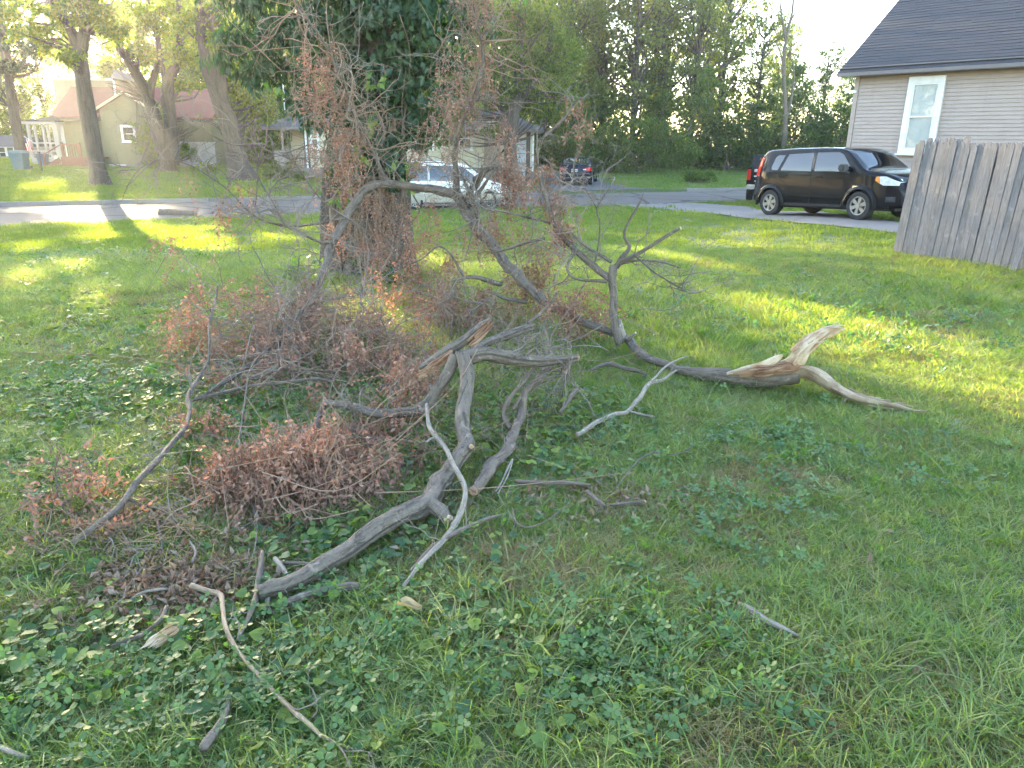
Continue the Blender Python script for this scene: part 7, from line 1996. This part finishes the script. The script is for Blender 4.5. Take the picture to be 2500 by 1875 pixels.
    build_lines(root, 'twigs', tw, 'twig', 4)
    tw = twig_arrays([c for c in (cv[2], cv[3])], 110, 0.3, 0.8, 0.0055, np.random.default_rng(18), 2, -0.25)
    build_lines(root, 'twigs', tw, 'twig_brown', 4)
    low = [cv[1][int(len(cv[1]) * 0.45):]]
    brush = [np.array([list(at(x_, y_, Y_)) for x_, y_, Y_ in q]) for q in (((560, 930, 4.5), (640, 880, 4.9), (720, 830, 5.3)), ((700, 900, 4.7), (820, 860, 5.0), (950, 830, 5.3)), ((620, 780, 5.6), (750, 740, 6.0), (880, 720, 6.2)), ((1000, 760, 6.0), (1080, 740, 6.2), (1180, 740, 6.3)), ((480, 900, 4.7), (540, 820, 5.2), (600, 770, 5.6)), ((1180, 830, 5.2), (1260, 820, 5.3), (1340, 850, 5.1)))]
    tw = twig_arrays(low * 2 + brush, 125, 0.3, 0.9, 0.0048, np.random.default_rng(28), 2, 0.28)
    build_lines(root, 'twigs', tw, 'twig', 4)
    tw = twig_arrays(brush, 75, 0.2, 0.7, 0.0038, np.random.default_rng(29), 2, 0.2)
    build_lines(root, 'twigs', tw, 'twig_brown', 4)
    dead_leaves(root, [(850, 870, 5.0, 0.50, 0.16, 150), (1010, 900, 4.6, 0.16, 0.16, 80), (960, 840, 5.2, 0.35, 0.12, 90), (700, 840, 5.0, 0.5, 0.12, 150), (590, 820, 5.2, 0.6, 0.10, 120), (780, 730, 6.2, 0.7, 0.14, 140), (620, 740, 5.9, 0.7, 0.12, 80), (900, 760, 5.9, 0.5, 0.12, 90), (560, 900, 4.6, 0.4, 0.10, 60), (760, 960, 4.3, 0.4, 0.10, 50), (1045, 610, 7.3, 0.45, 0.45, 210), (1080, 720, 6.7, 0.35, 0.2, 90), (1170, 740, 6.5, 0.3, 0.15, 70), (1300, 660, 6.9, 0.2, 0.40, 150), (1400, 770, 6.1, 0.3, 0.08, 50), (1200, 590, 7.2, 0.35, 0.3, 80)], 101, more=1.05, length=0.28, hang=2.0)
    dead_leaves(root, [(920, 520, 9.3, 0.26, 0.65, 170), (830, 420, 9.3, 0.25, 0.55, 110), (800, 250, 7.4, 0.32, 0.5, 110), (850, 370, 7.6, 0.25, 0.4, 70), (740, 190, 7.3, 0.3, 0.3, 50), (1150, 130, 7.3, 0.24, 0.65, 120), (1090, 180, 8.2, 0.2, 0.5, 70), (1232, 380, 7.3, 0.2, 0.36, 130), (1265, 420, 7.2, 0.12, 0.25, 50), (540, 450, 6.7, 0.45, 0.15, 36), (1010, 350, 8.6, 0.3, 0.3, 60), (870, 580, 9.2, 0.3, 0.25, 80)], 102, more=0.75, length=0.3, hang=2.6)
big_limb()

def forked_limb():
    global SLIM
    SLIM = 0.86
    b = gnd(780, 1400)
    root = thing('fallen_limb', 'thick grey forked limb in the foreground with an upright crook and a sawn stub', 'branch', b)
    cv = []
    def br(rows, mat='bark_grey', n=16, seed=0, name='side_branch', rough=0.15):
        o, A_ = limb(root, name, rows, mat, n, 0.016, rough, seed); cv.append(A_); return A_
    br([(625, 1452, 2.33, 40), (700, 1425, 2.39, 48), (780, 1390, 2.48, 50), (900, 1312, 2.66, 52), (1000, 1250, 2.85, 54), (1048, 1226, 2.94, 58), (1075, 1180, 3.06, 50), (1108, 1132, 3.2, 46), (1136, 1092, 3.34, 46), (1132, 1050, 3.46, 43), (1131, 1000, 3.6, 41), (1137, 950, 3.72, 41), (1140, 900, 3.82, 41), (1128, 862, 3.9, 36)], n=22, seed=31, name='log')
    br([(1045, 1230, 2.93, 50), (1062, 1250, 2.86, 40), (1078, 1264, 2.80, 34), (1090, 1272, 2.76, 32)], seed=32); cut_end(root, cv[-1], True)
    br([(1118, 868, 3.92, 40), (1180, 862, 4.0, 40), (1255, 878, 4.1, 38), (1310, 888, 4.15, 34), (1365, 878, 4.18, 28), (1404, 872, 4.2, 22)], seed=33, name='cross_branch'); cut_end(root, cv[-1], True, 'orange_wood')
    br([(1388, 876, 4.17, 20), (1384, 895, 4.16, 20), (1380, 908, 4.15, 18)], seed=34); cut_end(root, cv[-1], True, 'orange_wood', jag=1.2)
    br([(1118, 868, 3.9, 34), (1098, 910, 3.88, 33), (1060, 965, 3.85, 33), (1012, 1002, 3.8, 31), (955, 1007, 3.77, 27), (900, 1003, 3.75, 26), (840, 994, 3.82, 22), (798, 984, 3.9, 18)], seed=35, name='trailing_branch')
    br([(798, 984, 3.9, 17), (782, 1005, 3.85, 16), (762, 1050, 3.72, 17), (748, 1095, 3.6, 15), (742, 1130, 3.5, 10)], seed=36)
    br([(1145, 1098, 3.30, 20), (1150, 1092, 3.27, 14)], seed=37, n=12); cut_end(root, cv[-1], True)
    br([(690, 1472, 2.26, 20), (740, 1450, 2.31, 24), (800, 1438, 2.35, 24), (875, 1432, 2.38, 20)], seed=38)
    br([(770, 1378, 2.5, 13), (720, 1374, 2.52, 12), (672, 1372, 2.53, 10)], seed=39)
    br([(712, 1425, 2.36, 12), (690, 1388, 2.44, 16), (672, 1366, 2.49, 14)], 'bark_pale', seed=40)
    br([(660, 1450, 2.3, 14), (655, 1475, 2.22, 12), (664, 1492, 2.19, 8)], 'bark_pale', seed=41)
    # split branch propped on the crook, raw orange inside
    br([(1022, 905, 4.0, 22), (1062, 880, 4.02, 30), (1105, 848, 4.05, 30), (1150, 818, 4.08, 26), (1180, 797, 4.1, 20), (1200, 782, 4.1, 12)], seed=42, name='split_branch')
    fibres(root, 'exposed_wood', [(1140, 842, 4.02, 14), (1165, 822, 4.03, 22), (1188, 799, 4.05, 20), (1212, 774, 4.06, 14)], 'orange_wood', 16, 11)
    fibres(root, 'exposed_wood', [(1108, 856, 3.98, 14), (1075, 880, 3.97, 20), (1045, 900, 3.95, 18), (1008, 918, 3.93, 12)], 'orange_wood', 14, 12)
    shard(root, 'splinter', [(1020, 918, 3.95, 14), (1048, 903, 3.95, 12), (1070, 896, 3.95, 5)], 'split_wood', 0.5, 10, 13, 0.3)
    tw = twig_arrays(cv[2:6], 60, 0.15, 0.5, 0.0042, np.random.default_rng(9), 2, 0.1)
    build_lines(root, 'twigs', tw, 'twig', 4)
    dead_leaves(root, [(720, 1150, 3.12, 0.34, 0.15, 330), (620, 1165, 3.10, 0.26, 0.12, 220), (810, 1120, 3.25, 0.28, 0.15, 200), (700, 1210, 2.98, 0.36, 0.06, 120), (560, 1190, 3.2, 0.16, 0.06, 70), (740, 1100, 3.55, 0.2, 0.10, 90), (870, 1060, 3.7, 0.22, 0.10, 70), (930, 1040, 3.75, 0.18, 0.12, 50), (865, 1215, 3.06, 0.03, 0.07, 16), (1000, 1130, 3.4, 0.18, 0.06, 40), (1010, 960, 4.0, 0.12, 0.15, 40), (690, 1240, 3.0, 0.25, 0.03, 40)], 103, leaf=0.027, more=1.9, length=0.24, hang=2.0)
forked_limb()
SLIM = 0.76

def stub_branch():
    root = thing('fallen_branch', 'upright grey stub with antler like forks standing right of the big limb', 'branch', gnd(1510, 840))
    cv = []
    def br(rows, seed, n=10, mat='bark_grey', name='side_branch'):
        o, A_ = limb(root, name, rows, mat, n, 0.03, 0.14, seed); cv.append(A_)
    br([(1514, 838, 5.68, 26), (1502, 795, 5.72, 24), (1496, 740, 5.78, 24), (1497, 690, 5.84, 25), (1500, 650, 5.88, 26)], 51, 16, name='stub')
    br([(1500, 652, 5.88, 18), (1518, 628, 5.88, 14), (1534, 612, 5.88, 13), (1535, 600, 5.88, 12), (1524, 582, 5.88, 9), (1528, 556, 5.88, 8), (1552, 512, 5.88, 8), (1566, 488, 5.88, 6), (1571, 472, 5.88, 3)], 52)
    br([(1503, 652, 5.88, 18), (1530, 630, 5.85, 15), (1570, 612, 5.82, 13), (1615, 584, 5.8, 12), (1660, 557, 5.78, 10)], 53); cut_end(root, cv[-1], True)
    br([(1496, 680, 5.85, 24), (1465, 660, 5.92, 22), (1430, 630, 6.0, 20), (1398, 602, 6.08, 20), (1375, 582, 6.15, 17), (1358, 552, 6.22, 20), (1345, 520, 6.3, 16), (1334, 472, 6.35, 18), (1320, 432, 6.4, 17), (1310, 405, 6.42, 12)], 54, 12)
    br([(1310, 407, 6.42, 9), (1311, 378, 6.42, 8), (1326, 338, 6.42, 8), (1362, 302, 6.42, 8), (1388, 275, 6.42, 7), (1402, 248, 6.42, 6), (1424, 240, 6.42, 3)], 55)
    br([(1495, 640, 5.88, 11), (1455, 618, 5.92, 10), (1420, 592, 5.96, 9), (1402, 575, 6.0, 8)], 56)
    br([(1512, 645, 5.86, 8), (1560, 637, 5.82, 7), (1612, 640, 5.78, 6), (1662, 655, 5.74, 4)], 57)
    br([(1552, 628, 5.83, 7), (1595, 662, 5.76, 5), (1640, 690, 5.7, 4), (1682, 716, 5.6, 2.5)], 58)
    br([(1482, 686, 5.86, 12), (1440, 682, 5.86, 10), (1402, 678, 5.86, 9), (1386, 662, 5.88, 9), (1390, 638, 5.9, 9), (1404, 620, 5.95, 7)], 59)
    br([(1452, 640, 5.95, 6), (1462, 590, 5.95, 5), (1464, 540, 5.95, 5), (1458, 510, 5.95, 4), (1480, 470, 5.95, 3), (1500, 440, 5.95, 2)], 60, 8)
    br([(1458, 512, 5.95, 4), (1440, 480, 5.95, 3), (1415, 440, 5.95, 2.5), (1390, 425, 5.95, 2)], 61, 8)
    br([(1345, 545, 6.25, 8), (1290, 530, 6.3, 8), (1230, 515, 6.35, 7), (1190, 510, 6.4, 6)], 62, 8)
    br([(1330, 585, 6.2, 10), (1295, 588, 6.25, 9), (1250, 605, 6.3, 8), (1200, 618, 6.35, 5)], 63, 8)
    build_lines(root, 'twigs', twig_arrays(cv[3:5] + cv[5:], 120, 0.12, 0.5, 0.0045, np.random.default_rng(10), 2, 0.1), 'twig', 4)
    dead_leaves(root, [(1335, 470, 6.4, 0.14, 0.22, 36), (1412, 275, 6.42, 0.08, 0.14, 10), (1360, 560, 6.2, 0.15, 0.12, 30), (1440, 740, 6.0, 0.3, 0.10, 50)], 104)
stub_branch()

def leaning_branch():
    root = thing('fallen_branch', 'long thin crooked branch leaning out to the far left corner of the heap', 'branch', gnd(300, 1225))
    cv = []
    def br(rows, seed, n=10, mat='bark_grey', name='side_branch'):
        o, A_ = limb(root, name, rows, mat, n, 0.02, 0.14, seed); cv.append(A_)
    br([(530, 695, 5.2, 5), (527, 730, 5.05, 7), (514, 778, 4.8, 7), (510, 850, 4.5, 8), (505, 890, 4.4, 9), (480, 928, 4.22, 11), (464, 958, 4.1, 13), (458, 1010, 3.8, 14), (440, 1058, 3.5, 15), (402, 1094, 3.28, 17), (350, 1158, 3.0, 20), (306, 1214, 2.82, 22), (240, 1280, 2.66, 22), (182, 1328, 2.58, 20)], 71, 14, name='stem')
    br([(312, 1214, 2.83, 12), (350, 1238, 2.84, 11), (378, 1262, 2.86, 9), (392, 1310, 2.72, 8), (400, 1378, 2.52, 7)], 72)
    br([(345, 1232, 2.93, 8), (395, 1248, 2.9, 8), (430, 1272, 2.84, 7), (446, 1300, 2.78, 4)], 73)
    br([(218, 1296, 2.74, 7), (180, 1262, 2.8, 6), (150, 1232, 2.85, 5), (140, 1200, 2.9, 4), (136, 1150, 2.92, 3), (148, 1105, 2.95, 2.5)], 74)
    br([(235, 1285, 2.77, 8), (290, 1320, 2.68, 7), (330, 1345, 2.6, 6)], 75)
    br([(465, 978, 4.06, 9), (540, 960, 4.15, 11), (600, 945, 4.2, 12), (680, 935, 4.25, 12), (760, 925, 4.3, 10), (815, 932, 4.3, 8)], 76)
    build_lines(root, 'twigs', twig_arrays(cv, 34, 0.1, 0.4, 0.0034, np.random.default_rng(11), 2, 0.1), 'twig', 4)
    dead_leaves(root, [(300, 1290, 2.78, 0.20, 0.03, 46), (240, 1330, 2.66, 0.14, 0.03, 20), (140, 1215, 2.86, 0.10, 0.05, 12), (190, 1165, 2.94, 0.06, 0.05, 10), (145, 1110, 2.95, 0.02, 0.04, 6), (100, 1330, 2.62, 0.08, 0.04, 16), (480, 1050, 3.7, 0.2, 0.05, 24), (480, 720, 5.1, 0.25, 0.3, 30)], 105, leaf=0.028)
leaning_branch()
def hanging_vine():
    root = thing('fallen_twig', 'long thin twig hanging down across the brown leaf heap', 'branch', gnd(610, 1385))
    o, A = limb(root, 'stem', [(640, 860, 4.5, 3), (612, 900, 4.3, 5), (600, 970, 4.0, 6), (588, 1040, 3.7, 6), (586, 1110, 3.4, 7), (600, 1180, 3.12, 7), (618, 1240, 2.93, 7), (628, 1300, 2.75, 6), (612, 1370, 2.55, 4), (580, 1420, 2.42, 3)], 'bark_brown', 8, 0.02, 0.1, 81)
    build_lines(root, 'twigs', twig_arrays([A], 16, 0.1, 0.35, 0.0022, np.random.default_rng(12), 1), 'twig', 4)
hanging_vine()

LIFT = 0.05
def small_branch(label, rows, mat='bark_grey', n=12, seed=0, ends=(None, None), tw=0, side=(), name='fallen_branch', step=0.014, rough=0.15):
    b = gnd(rows[0][0], rows[0][1])
    root = thing(name, label, 'branch', b)
    o, A = limb(root, 'stem', rows, mat, n, step, rough, seed); cv = [A]
    for i, e in enumerate(ends):
        if e: cut_end(root, A, i == 1, e)
    for k, s in enumerate(side):
        o2, A2 = limb(root, 'side_branch', s, mat, 9, step, rough, seed + 10 + k); cv.append(A2)
    if tw: build_lines(root, 'twigs', twig_arrays(cv, tw, 0.06, 0.28, 0.0022, np.random.default_rng(seed), 1), 'twig', 4)
    return root
small_branch('shaggy brown barked branch propped on the crooked limb, split low end', [(1345, 890, 4.3, 20), (1318, 918, 4.24, 20), (1288, 952, 4.12, 22), (1270, 1005, 3.98, 25), (1262, 1055, 3.84, 29), (1240, 1092, 3.68, 34), (1192, 1150, 3.42, 38), (1152, 1200, 3.18, 32)], 'bark_brown', 16, 201, ('split_wood', 'orange_wood'), 22,
    [[(1308, 830, 4.3, 5), (1310, 862, 4.28, 8), (1300, 900, 4.2, 11), (1262, 952, 4.08, 13), (1238, 985, 4.0, 14), (1232, 1012, 3.95, 15), (1248, 1050, 3.86, 18)], [(1300, 925, 4.18, 8), (1275, 965, 4.08, 9), (1252, 1002, 3.98, 10)], [(1314, 815, 4.3, 4), (1330, 860, 4.28, 5), (1345, 890, 4.26, 6)]], rough=0.3)
small_branch('pale lichen spotted branch curving down across the forked limb', [(1040, 988, 3.66, 11), (1044, 1030, 3.5, 13), (1060, 1058, 3.38, 15), (1092, 1098, 3.22, 15), (1114, 1148, 3.02, 16), (1134, 1196, 2.9, 17), (1132, 1236, 2.8, 18), (1112, 1278, 2.72, 20), (1070, 1330, 2.58, 18), (1030, 1372, 2.46, 15), (985, 1432, 2.33, 9)], 'bark_pale', 14, 211, ('split_wood', None), 8, [[(1068, 1068, 3.35, 10), (1052, 1070, 3.34, 9), (1040, 1080, 3.3, 5)]])
small_branch('pale grey forked stick rising to the right over violets', [(1408, 1060, 3.82, 14), (1455, 1034, 3.95, 16), (1498, 1012, 4.08, 14), (1530, 1006, 4.12, 14), (1558, 972, 4.32, 15), (1585, 935, 4.56, 14), (1618, 925, 4.68, 10), (1650, 906, 4.82, 7)], 'bark_pale', 12, 221, (None, None), 12, [[(1534, 1004, 4.12, 8), (1562, 1010, 4.1, 7), (1596, 1016, 4.08, 5)], [(1588, 930, 4.58, 8), (1625, 898, 4.75, 7), (1650, 880, 4.9, 5), (1680, 868, 5.0, 3)]])
small_branch('tan peeled stick running to the bottom edge, its top end sawn', [(470, 1430, 2.36, 18), (505, 1440, 2.33, 18), (538, 1450, 2.30, 17), (546, 1485, 2.22, 15), (552, 1535, 2.10, 15), (578, 1588, 1.98, 15), (640, 1660, 1.84, 14), (700, 1722, 1.73, 15), (752, 1768, 1.66, 15), (780, 1795, 1.62, 12)], 'bark_tan', 14, 231, ('split_wood', 'split_wood'), 5, [[(758, 1775, 1.65, 9), (800, 1805, 1.60, 7), (842, 1822, 1.575, 6), (880, 1832, 1.56, 3)], [(780, 1795, 1.62, 8), (815, 1815, 1.585, 7), (840, 1842, 1.555, 6), (858, 1880, 1.51, 5)], [(762, 1752, 1.67, 5), (775, 1735, 1.68, 4)]])
small_branch('brown rough stick crossing the tan peeled stick', [(640, 1352, 2.56, 12), (634, 1400, 2.44, 20), (625, 1450, 2.31, 21), (612, 1492, 2.21, 18), (596, 1530, 2.12, 12), (580, 1562, 2.04, 10)], 'bark_brown', 12, 241, ('split_wood', None), 4)
small_branch('thick short grey broken piece near the bottom edge', [(556, 1690, 1.80, 7), (552, 1722, 1.76, 18), (540, 1758, 1.70, 28), (518, 1796, 1.63, 34), (500, 1825, 1.58, 30)], 'bark_grey', 16, 251, (None, None), 0, [[(555, 1692, 1.80, 7), (545, 1650, 1.88, 5), (530, 1600, 1.97, 4), (520, 1560, 2.05, 3)]], rough=0.25)
small_branch('dark stick lying in dry litter at the left', [(408, 1480, 2.2, 12), (390, 1512, 2.14, 15), (345, 1548, 2.07, 15), (300, 1566, 2.03, 14), (268, 1578, 2.0, 8)], 'bark_brown', 10, 261)
_sl = small_branch('split log piece with pale torn face in the litter at the left', [(445, 1526, 2.10, 16), (420, 1538, 2.08, 24), (390, 1556, 2.03, 22), (368, 1572, 1.99, 14)], 'bark_brown', 14, 271, rough=0.3)
fibres(_sl, 'torn_face', [(440, 1530, 2.06, 14), (410, 1546, 2.02, 26), (378, 1566, 1.96, 26), (345, 1588, 1.92, 14)], 'split_wood', 20, 31)
small_branch('short pale stick alone in the grass at lower right', [(1804, 1474, 2.19, 10), (1830, 1488, 2.16, 19), (1870, 1512, 2.1, 20), (1910, 1530, 2.06, 17), (1952, 1552, 2.02, 7)], 'bark_pale', 12, 281, ('split_wood', None), 0, rough=0.3)
small_branch('slim dark stick half hidden among violets in the middle', [(1255, 1176, 3.2, 12), (1320, 1182, 3.17, 14), (1385, 1180, 3.18, 14), (1440, 1184, 3.16, 10)], 'bark_brown', 10, 291)
small_branch('short stub pointing to the right in the dry grass', [(1432, 1200, 3.09, 14), (1462, 1225, 3.0, 16), (1478, 1238, 2.95, 12)], 'bark_grey', 10, 292)
small_branch('grey stick with pale torn end in the dry grass', [(1488, 1232, 2.96, 8), (1530, 1228, 2.98, 13), (1575, 1224, 3.0, 10)], 'bark_grey', 10, 293, (None, 'split_wood'))
small_branch('thin forked brown stick below the sawn stub', [(1000, 1395, 2.41, 9), (1060, 1335, 2.57, 14), (1120, 1296, 2.7, 15), (1180, 1272, 2.8, 13), (1225, 1258, 2.85, 6)], 'bark_brown', 10, 294, (None, None), 6, [[(1252, 1246, 2.88, 6), (1260, 1275, 2.8, 7), (1290, 1288, 2.76, 5), (1340, 1268, 2.82, 4), (1390, 1226, 2.96, 3)]])
small_branch('short brown stick beside the shaggy branch', [(1368, 1004, 4.02, 11), (1390, 978, 4.16, 14), (1412, 950, 4.32, 11)], 'bark_brown', 10, 295)
small_branch('thin curved stick in the grass right of the violets', [(1500, 1195, 3.08, 3), (1560, 1122, 3.4, 5), (1600, 1104, 3.5, 6), (1650, 1108, 3.48, 5), (1690, 1090, 3.58, 3)], 'bark_grey', 8, 296)
small_branch('slim twig bent low over the violets, near the shaggy branch foot', [(1210, 1200, 3.08, 5), (1222, 1180, 3.14, 6), (1250, 1120, 3.36, 6), (1240, 1160, 3.2, 5), (1215, 1205, 3.04, 4)], 'bark_pale', 8, 297, (None, None), 3)
small_branch('dark knobbly stick lying on the brown heap at the left', [(592, 915, 4.35, 12), (622, 920, 4.33, 17), (655, 908, 4.36, 18), (676, 892, 4.4, 12)], 'bark_brown', 10, 298, (None, None), 8)
small_branch('grey stick low behind the crooked limb, among brown leaves', [(930, 945, 4.55, 9), (985, 915, 4.75, 12), (1040, 880, 4.95, 13), (1100, 850, 5.1, 12)], 'bark_grey', 10, 299, (None, None), 8)
small_branch('thick grey branch lying behind the split orange branch', [(1150, 868, 4.75, 20), (1200, 835, 4.95, 26), (1260, 812, 5.1, 28), (1300, 800, 5.2, 22)], 'bark_grey', 12, 300, (None, None), 14)
small_branch('low grey root like stick in the grass near the torn limb', [(1440, 905, 4.98, 8), (1490, 890, 5.1, 14), (1540, 902, 5.02, 14), (1580, 915, 4.92, 8)], 'bark_grey', 10, 302, (None, None), 6)
small_branch('thin grey stick at the left, standing crooked in violets', [(464, 1320, 2.62, 5), (476, 1345, 2.57, 8), (466, 1372, 2.5, 7)], 'bark_pale', 8, 303)
small_branch('short curved stick in dry litter above the dark stick', [(322, 1462, 2.27, 6), (350, 1448, 2.31, 8), (395, 1440, 2.33, 8), (408, 1440, 2.33, 5)], 'bark_pale', 8, 304)
small_branch('pale stick end showing at the lower left edge', [(-10, 1815, 1.61, 12), (25, 1835, 1.585, 16), (70, 1850, 1.565, 8)], 'bark_pale', 10, 305)

# log at the roadside
def road_log():
    a, b = gnd(392, 520, 0.13), gnd(486, 524, 0.11)
    root = thing('fallen_log', 'short thick log lying at the near edge of the road, left', 'log', gnd(440, 527))
    A = catmull([(*a, 0.15), (*a.lerp(b, 0.35), 0.155), (*a.lerp(b, 0.75), 0.13), (*b, 0.12)], 0.05)
    V, Q, D, UV = tube_arrays(A[:, :3], A[:, 3], 20)
    V = V + D * (vnoise(V, 14, 4) * 0.018)[:, None]; m = len(V)
    obj('log', make_mesh('log', V, Q, polys=[list(range(20))[::-1], list(range(m - 20, m))], uv=UV), M['bark_grey'], root, smooth=True, sharp=60)
    cut_end(root, A, False, jag=0.1); cut_end(root, A, True, jag=0.1)
road_log()

# tangle of straw and dry stems in the heap, leaf litter on the ground
def tangle():
    rng = np.random.default_rng(55); ln = []
    for cx, cy, Y, rx, n in ((700, 880, 4.9, 0.9, 110), (850, 760, 5.9, 0.9, 90), (1100, 800, 5.9, 0.6, 70), (650, 1000, 4.1, 0.7, 40), (1250, 860, 5.0, 0.5, 70), (300, 1340, 2.75, 0.35, 70), (1250, 1130, 3.45, 0.4, 26), (1000, 1000, 4.1, 0.5, 30), (850, 1200, 3.2, 0.5, 24), (1150, 650, 7.0, 0.7, 60), (560, 800, 5.4, 0.7, 50)):
        c = np.array(at(cx, cy, Y))
        for _ in range(n):
            x, y = c[0] + rng.normal() * rx * 0.6, c[1] + rng.normal() * rx * 0.6
            z = float(gz(x, y)) + rng.uniform(0.01, 0.10)
            a = rng.uniform(0, 6.28); L = rng.uniform(0.1, 0.38); h = rng.uniform(0.01, 0.14)
            p0 = np.array([x, y, z]); p2 = p0 + np.array([math.cos(a) * L, math.sin(a) * L, rng.uniform(-0.05, 0.2)]); p1 = (p0 + p2) / 2 + np.array([rng.normal() * 0.06, rng.normal() * 0.06, h])
            A = catmull([p0, p1, p2], 0.07); A[:, 2] = np.maximum(A[:, 2], gz(A[:, 0], A[:, 1]) + 0.008)
            ln.append((A, np.linspace(0.0017, 0.0008, len(A)) * rng.uniform(0.6, 1.3)))
    M['straw'] = mat_plain('dry_stem', (0.22, 0.14, 0.09), 0.85, 0.45, 2.5)
    o = build_lines(None, 'dry_stems', ln, 'straw', 3)
    tag(o, 'tangle of thin dry stems and vines through the whole heap', 'dry stems', kind='stuff')
    P = []
    for px_, py_, rx, ry, n in ((430, 1440, 0.28, 0.16, 1500), (700, 1250, 0.7, 0.35, 900), (900, 900, 0.9, 0.9, 1500), (1450, 1230, 0.4, 0.2, 500), (1150, 1000, 0.5, 0.5, 600), (300, 1330, 0.35, 0.2, 500), (1000, 760, 1.2, 1.0, 900), (1310, 1010, 0.2, 0.15, 160), (1900, 1000, 1.6, 1.4, 60), (1700, 1500, 0.9, 0.5, 40), (300, 850, 2.0, 1.6, 50)):
        c = gnd(px_, py_); x = c.x + rng.normal(size=n) * rx * 0.7; y = c.y + rng.normal(size=n) * ry * 0.7
        P.append(np.stack([x, y, gz(x, y) + rng.uniform(0.006, 0.035, n)], 1))
    P = np.concatenate(P)
    V, Q = leaves_at(P, 0.034, rng, 0.0, 0.45, 0.4, 0.18, (0, 0, 1.6))
    V[:, 2] = np.maximum(V[:, 2], gz(V[:, 0], V[:, 1]) + 0.004)
    m = mat_leaf('litter', [(0.17, 0.10, 0.065), (0.28, 0.20, 0.14), (0.34, 0.26, 0.19), (0.20, 0.12, 0.08)], 0.15, (0.4, 0.3, 0.2), 0.8, 'island', 0.2)
    o = obj('leaf_litter', make_mesh('leaf_litter', V, Q), m)
    tag(o, 'brown leaf litter on the ground under the heap', 'leaf litter', kind='stuff')
tangle()
def cone():
    c = gnd(1393, 1572); rng = np.random.default_rng(3)
    root = thing('pine_cone', 'small grey pine cone standing in the violets, lower middle', 'pine cone', c)
    mb = MB()
    mb.tube([c + Vector((0, 0, 0.0)), c + Vector((0, 0, 0.03)), c + Vector((0.004, 0, 0.065))], [0.008, 0.010, 0.003], 8)
    core = mb.build('core', M['bark_brown'], root)
    sc = MB()
    for k in range(46):
        t = k / 46; a = k * 2.399; z = 0.006 + 0.058 * t; r = 0.019 * math.sin(math.pi * (0.22 + 0.72 * t)) + 0.003
        d = Vector((math.cos(a), math.sin(a), 0.35)).normalized(); s = Vector((-math.sin(a), math.cos(a), 0)) * 0.0055; b = c + Vector((0, 0, z)) + d * 0.006; e = c + Vector((0, 0, z)) + d * r
        sc.hexa([b - s * 0.5, b + s * 0.5, e + s, e - s, b - s * 0.5 + Z * 0.002, b + s * 0.5 + Z * 0.002, e + s + Z * 0.0035, e - s + Z * 0.0035])
    sc.build('scales', M['bark_pale'], root, kind='stuff')
cone()
def curled_leaf():
    c = gnd(1000, 1485, 0.05); rng = np.random.default_rng(4)
    V, Q = [], []
    n, k = 8, 6
    for j in range(k + 1):
        for i in range(n + 1):
            u_, v_ = i / n * 2 - 1, j / k
            w = 0.030 * math.sin(math.pi * min(1, v_ * 0.9 + 0.08))
            V.append((c.x + (v_ - 0.5) * 0.085, c.y + u_ * w * 0.7, c.z + abs(u_) ** 2 * 0.022 + 0.012 * math.sin(v_ * 5)))
    for j in range(k):
        for i in range(n): Q.append([j * (n + 1) + i, j * (n + 1) + i + 1, (j + 1) * (n + 1) + i + 1, (j + 1) * (n + 1) + i])
    m = mat_leaf('tan_leaf', [(0.40, 0.32, 0.20)], 0.3, (0.5, 0.42, 0.3), 0.6)
    root = thing('curled_leaf', 'large curled tan dead leaf lying on the violets below the forked limb', 'leaf', c)
    obj('blade', make_mesh('blade', V, Q), m, root, smooth=True)
    MB().tube([c + Vector((-0.042, 0, 0.002)), c + Vector((-0.07, 0.004, -0.01)), c + Vector((-0.085, 0.01, -0.03))], 0.0015, 5).build('stalk', m, root)
curled_leaf()

# ================================================================== haze added for the lens glare and milky air
HAZE = 0.0006
if HAZE > 0:
    hz = MB().box((-262, -20, -3.0), (262, 470, 24.5)).build('haze', None)
    m, nt, out = new_mat('haze_air')
    pv = N(nt, 'ShaderNodeVolumePrincipled')
    pv.inputs['Color'].default_value = (0.93, 0.95, 1.0, 1)
    pv.inputs['Density'].default_value = HAZE
    pv.inputs['Anisotropy'].default_value = 0.74
    nt.links.new(pv.outputs[0], out.inputs['Volume'])
    hz.data.materials.clear(); hz.data.materials.append(m)
    tag(hz, 'thin haze added to stand in for lens glare and milky distance', 'haze', kind='stuff')
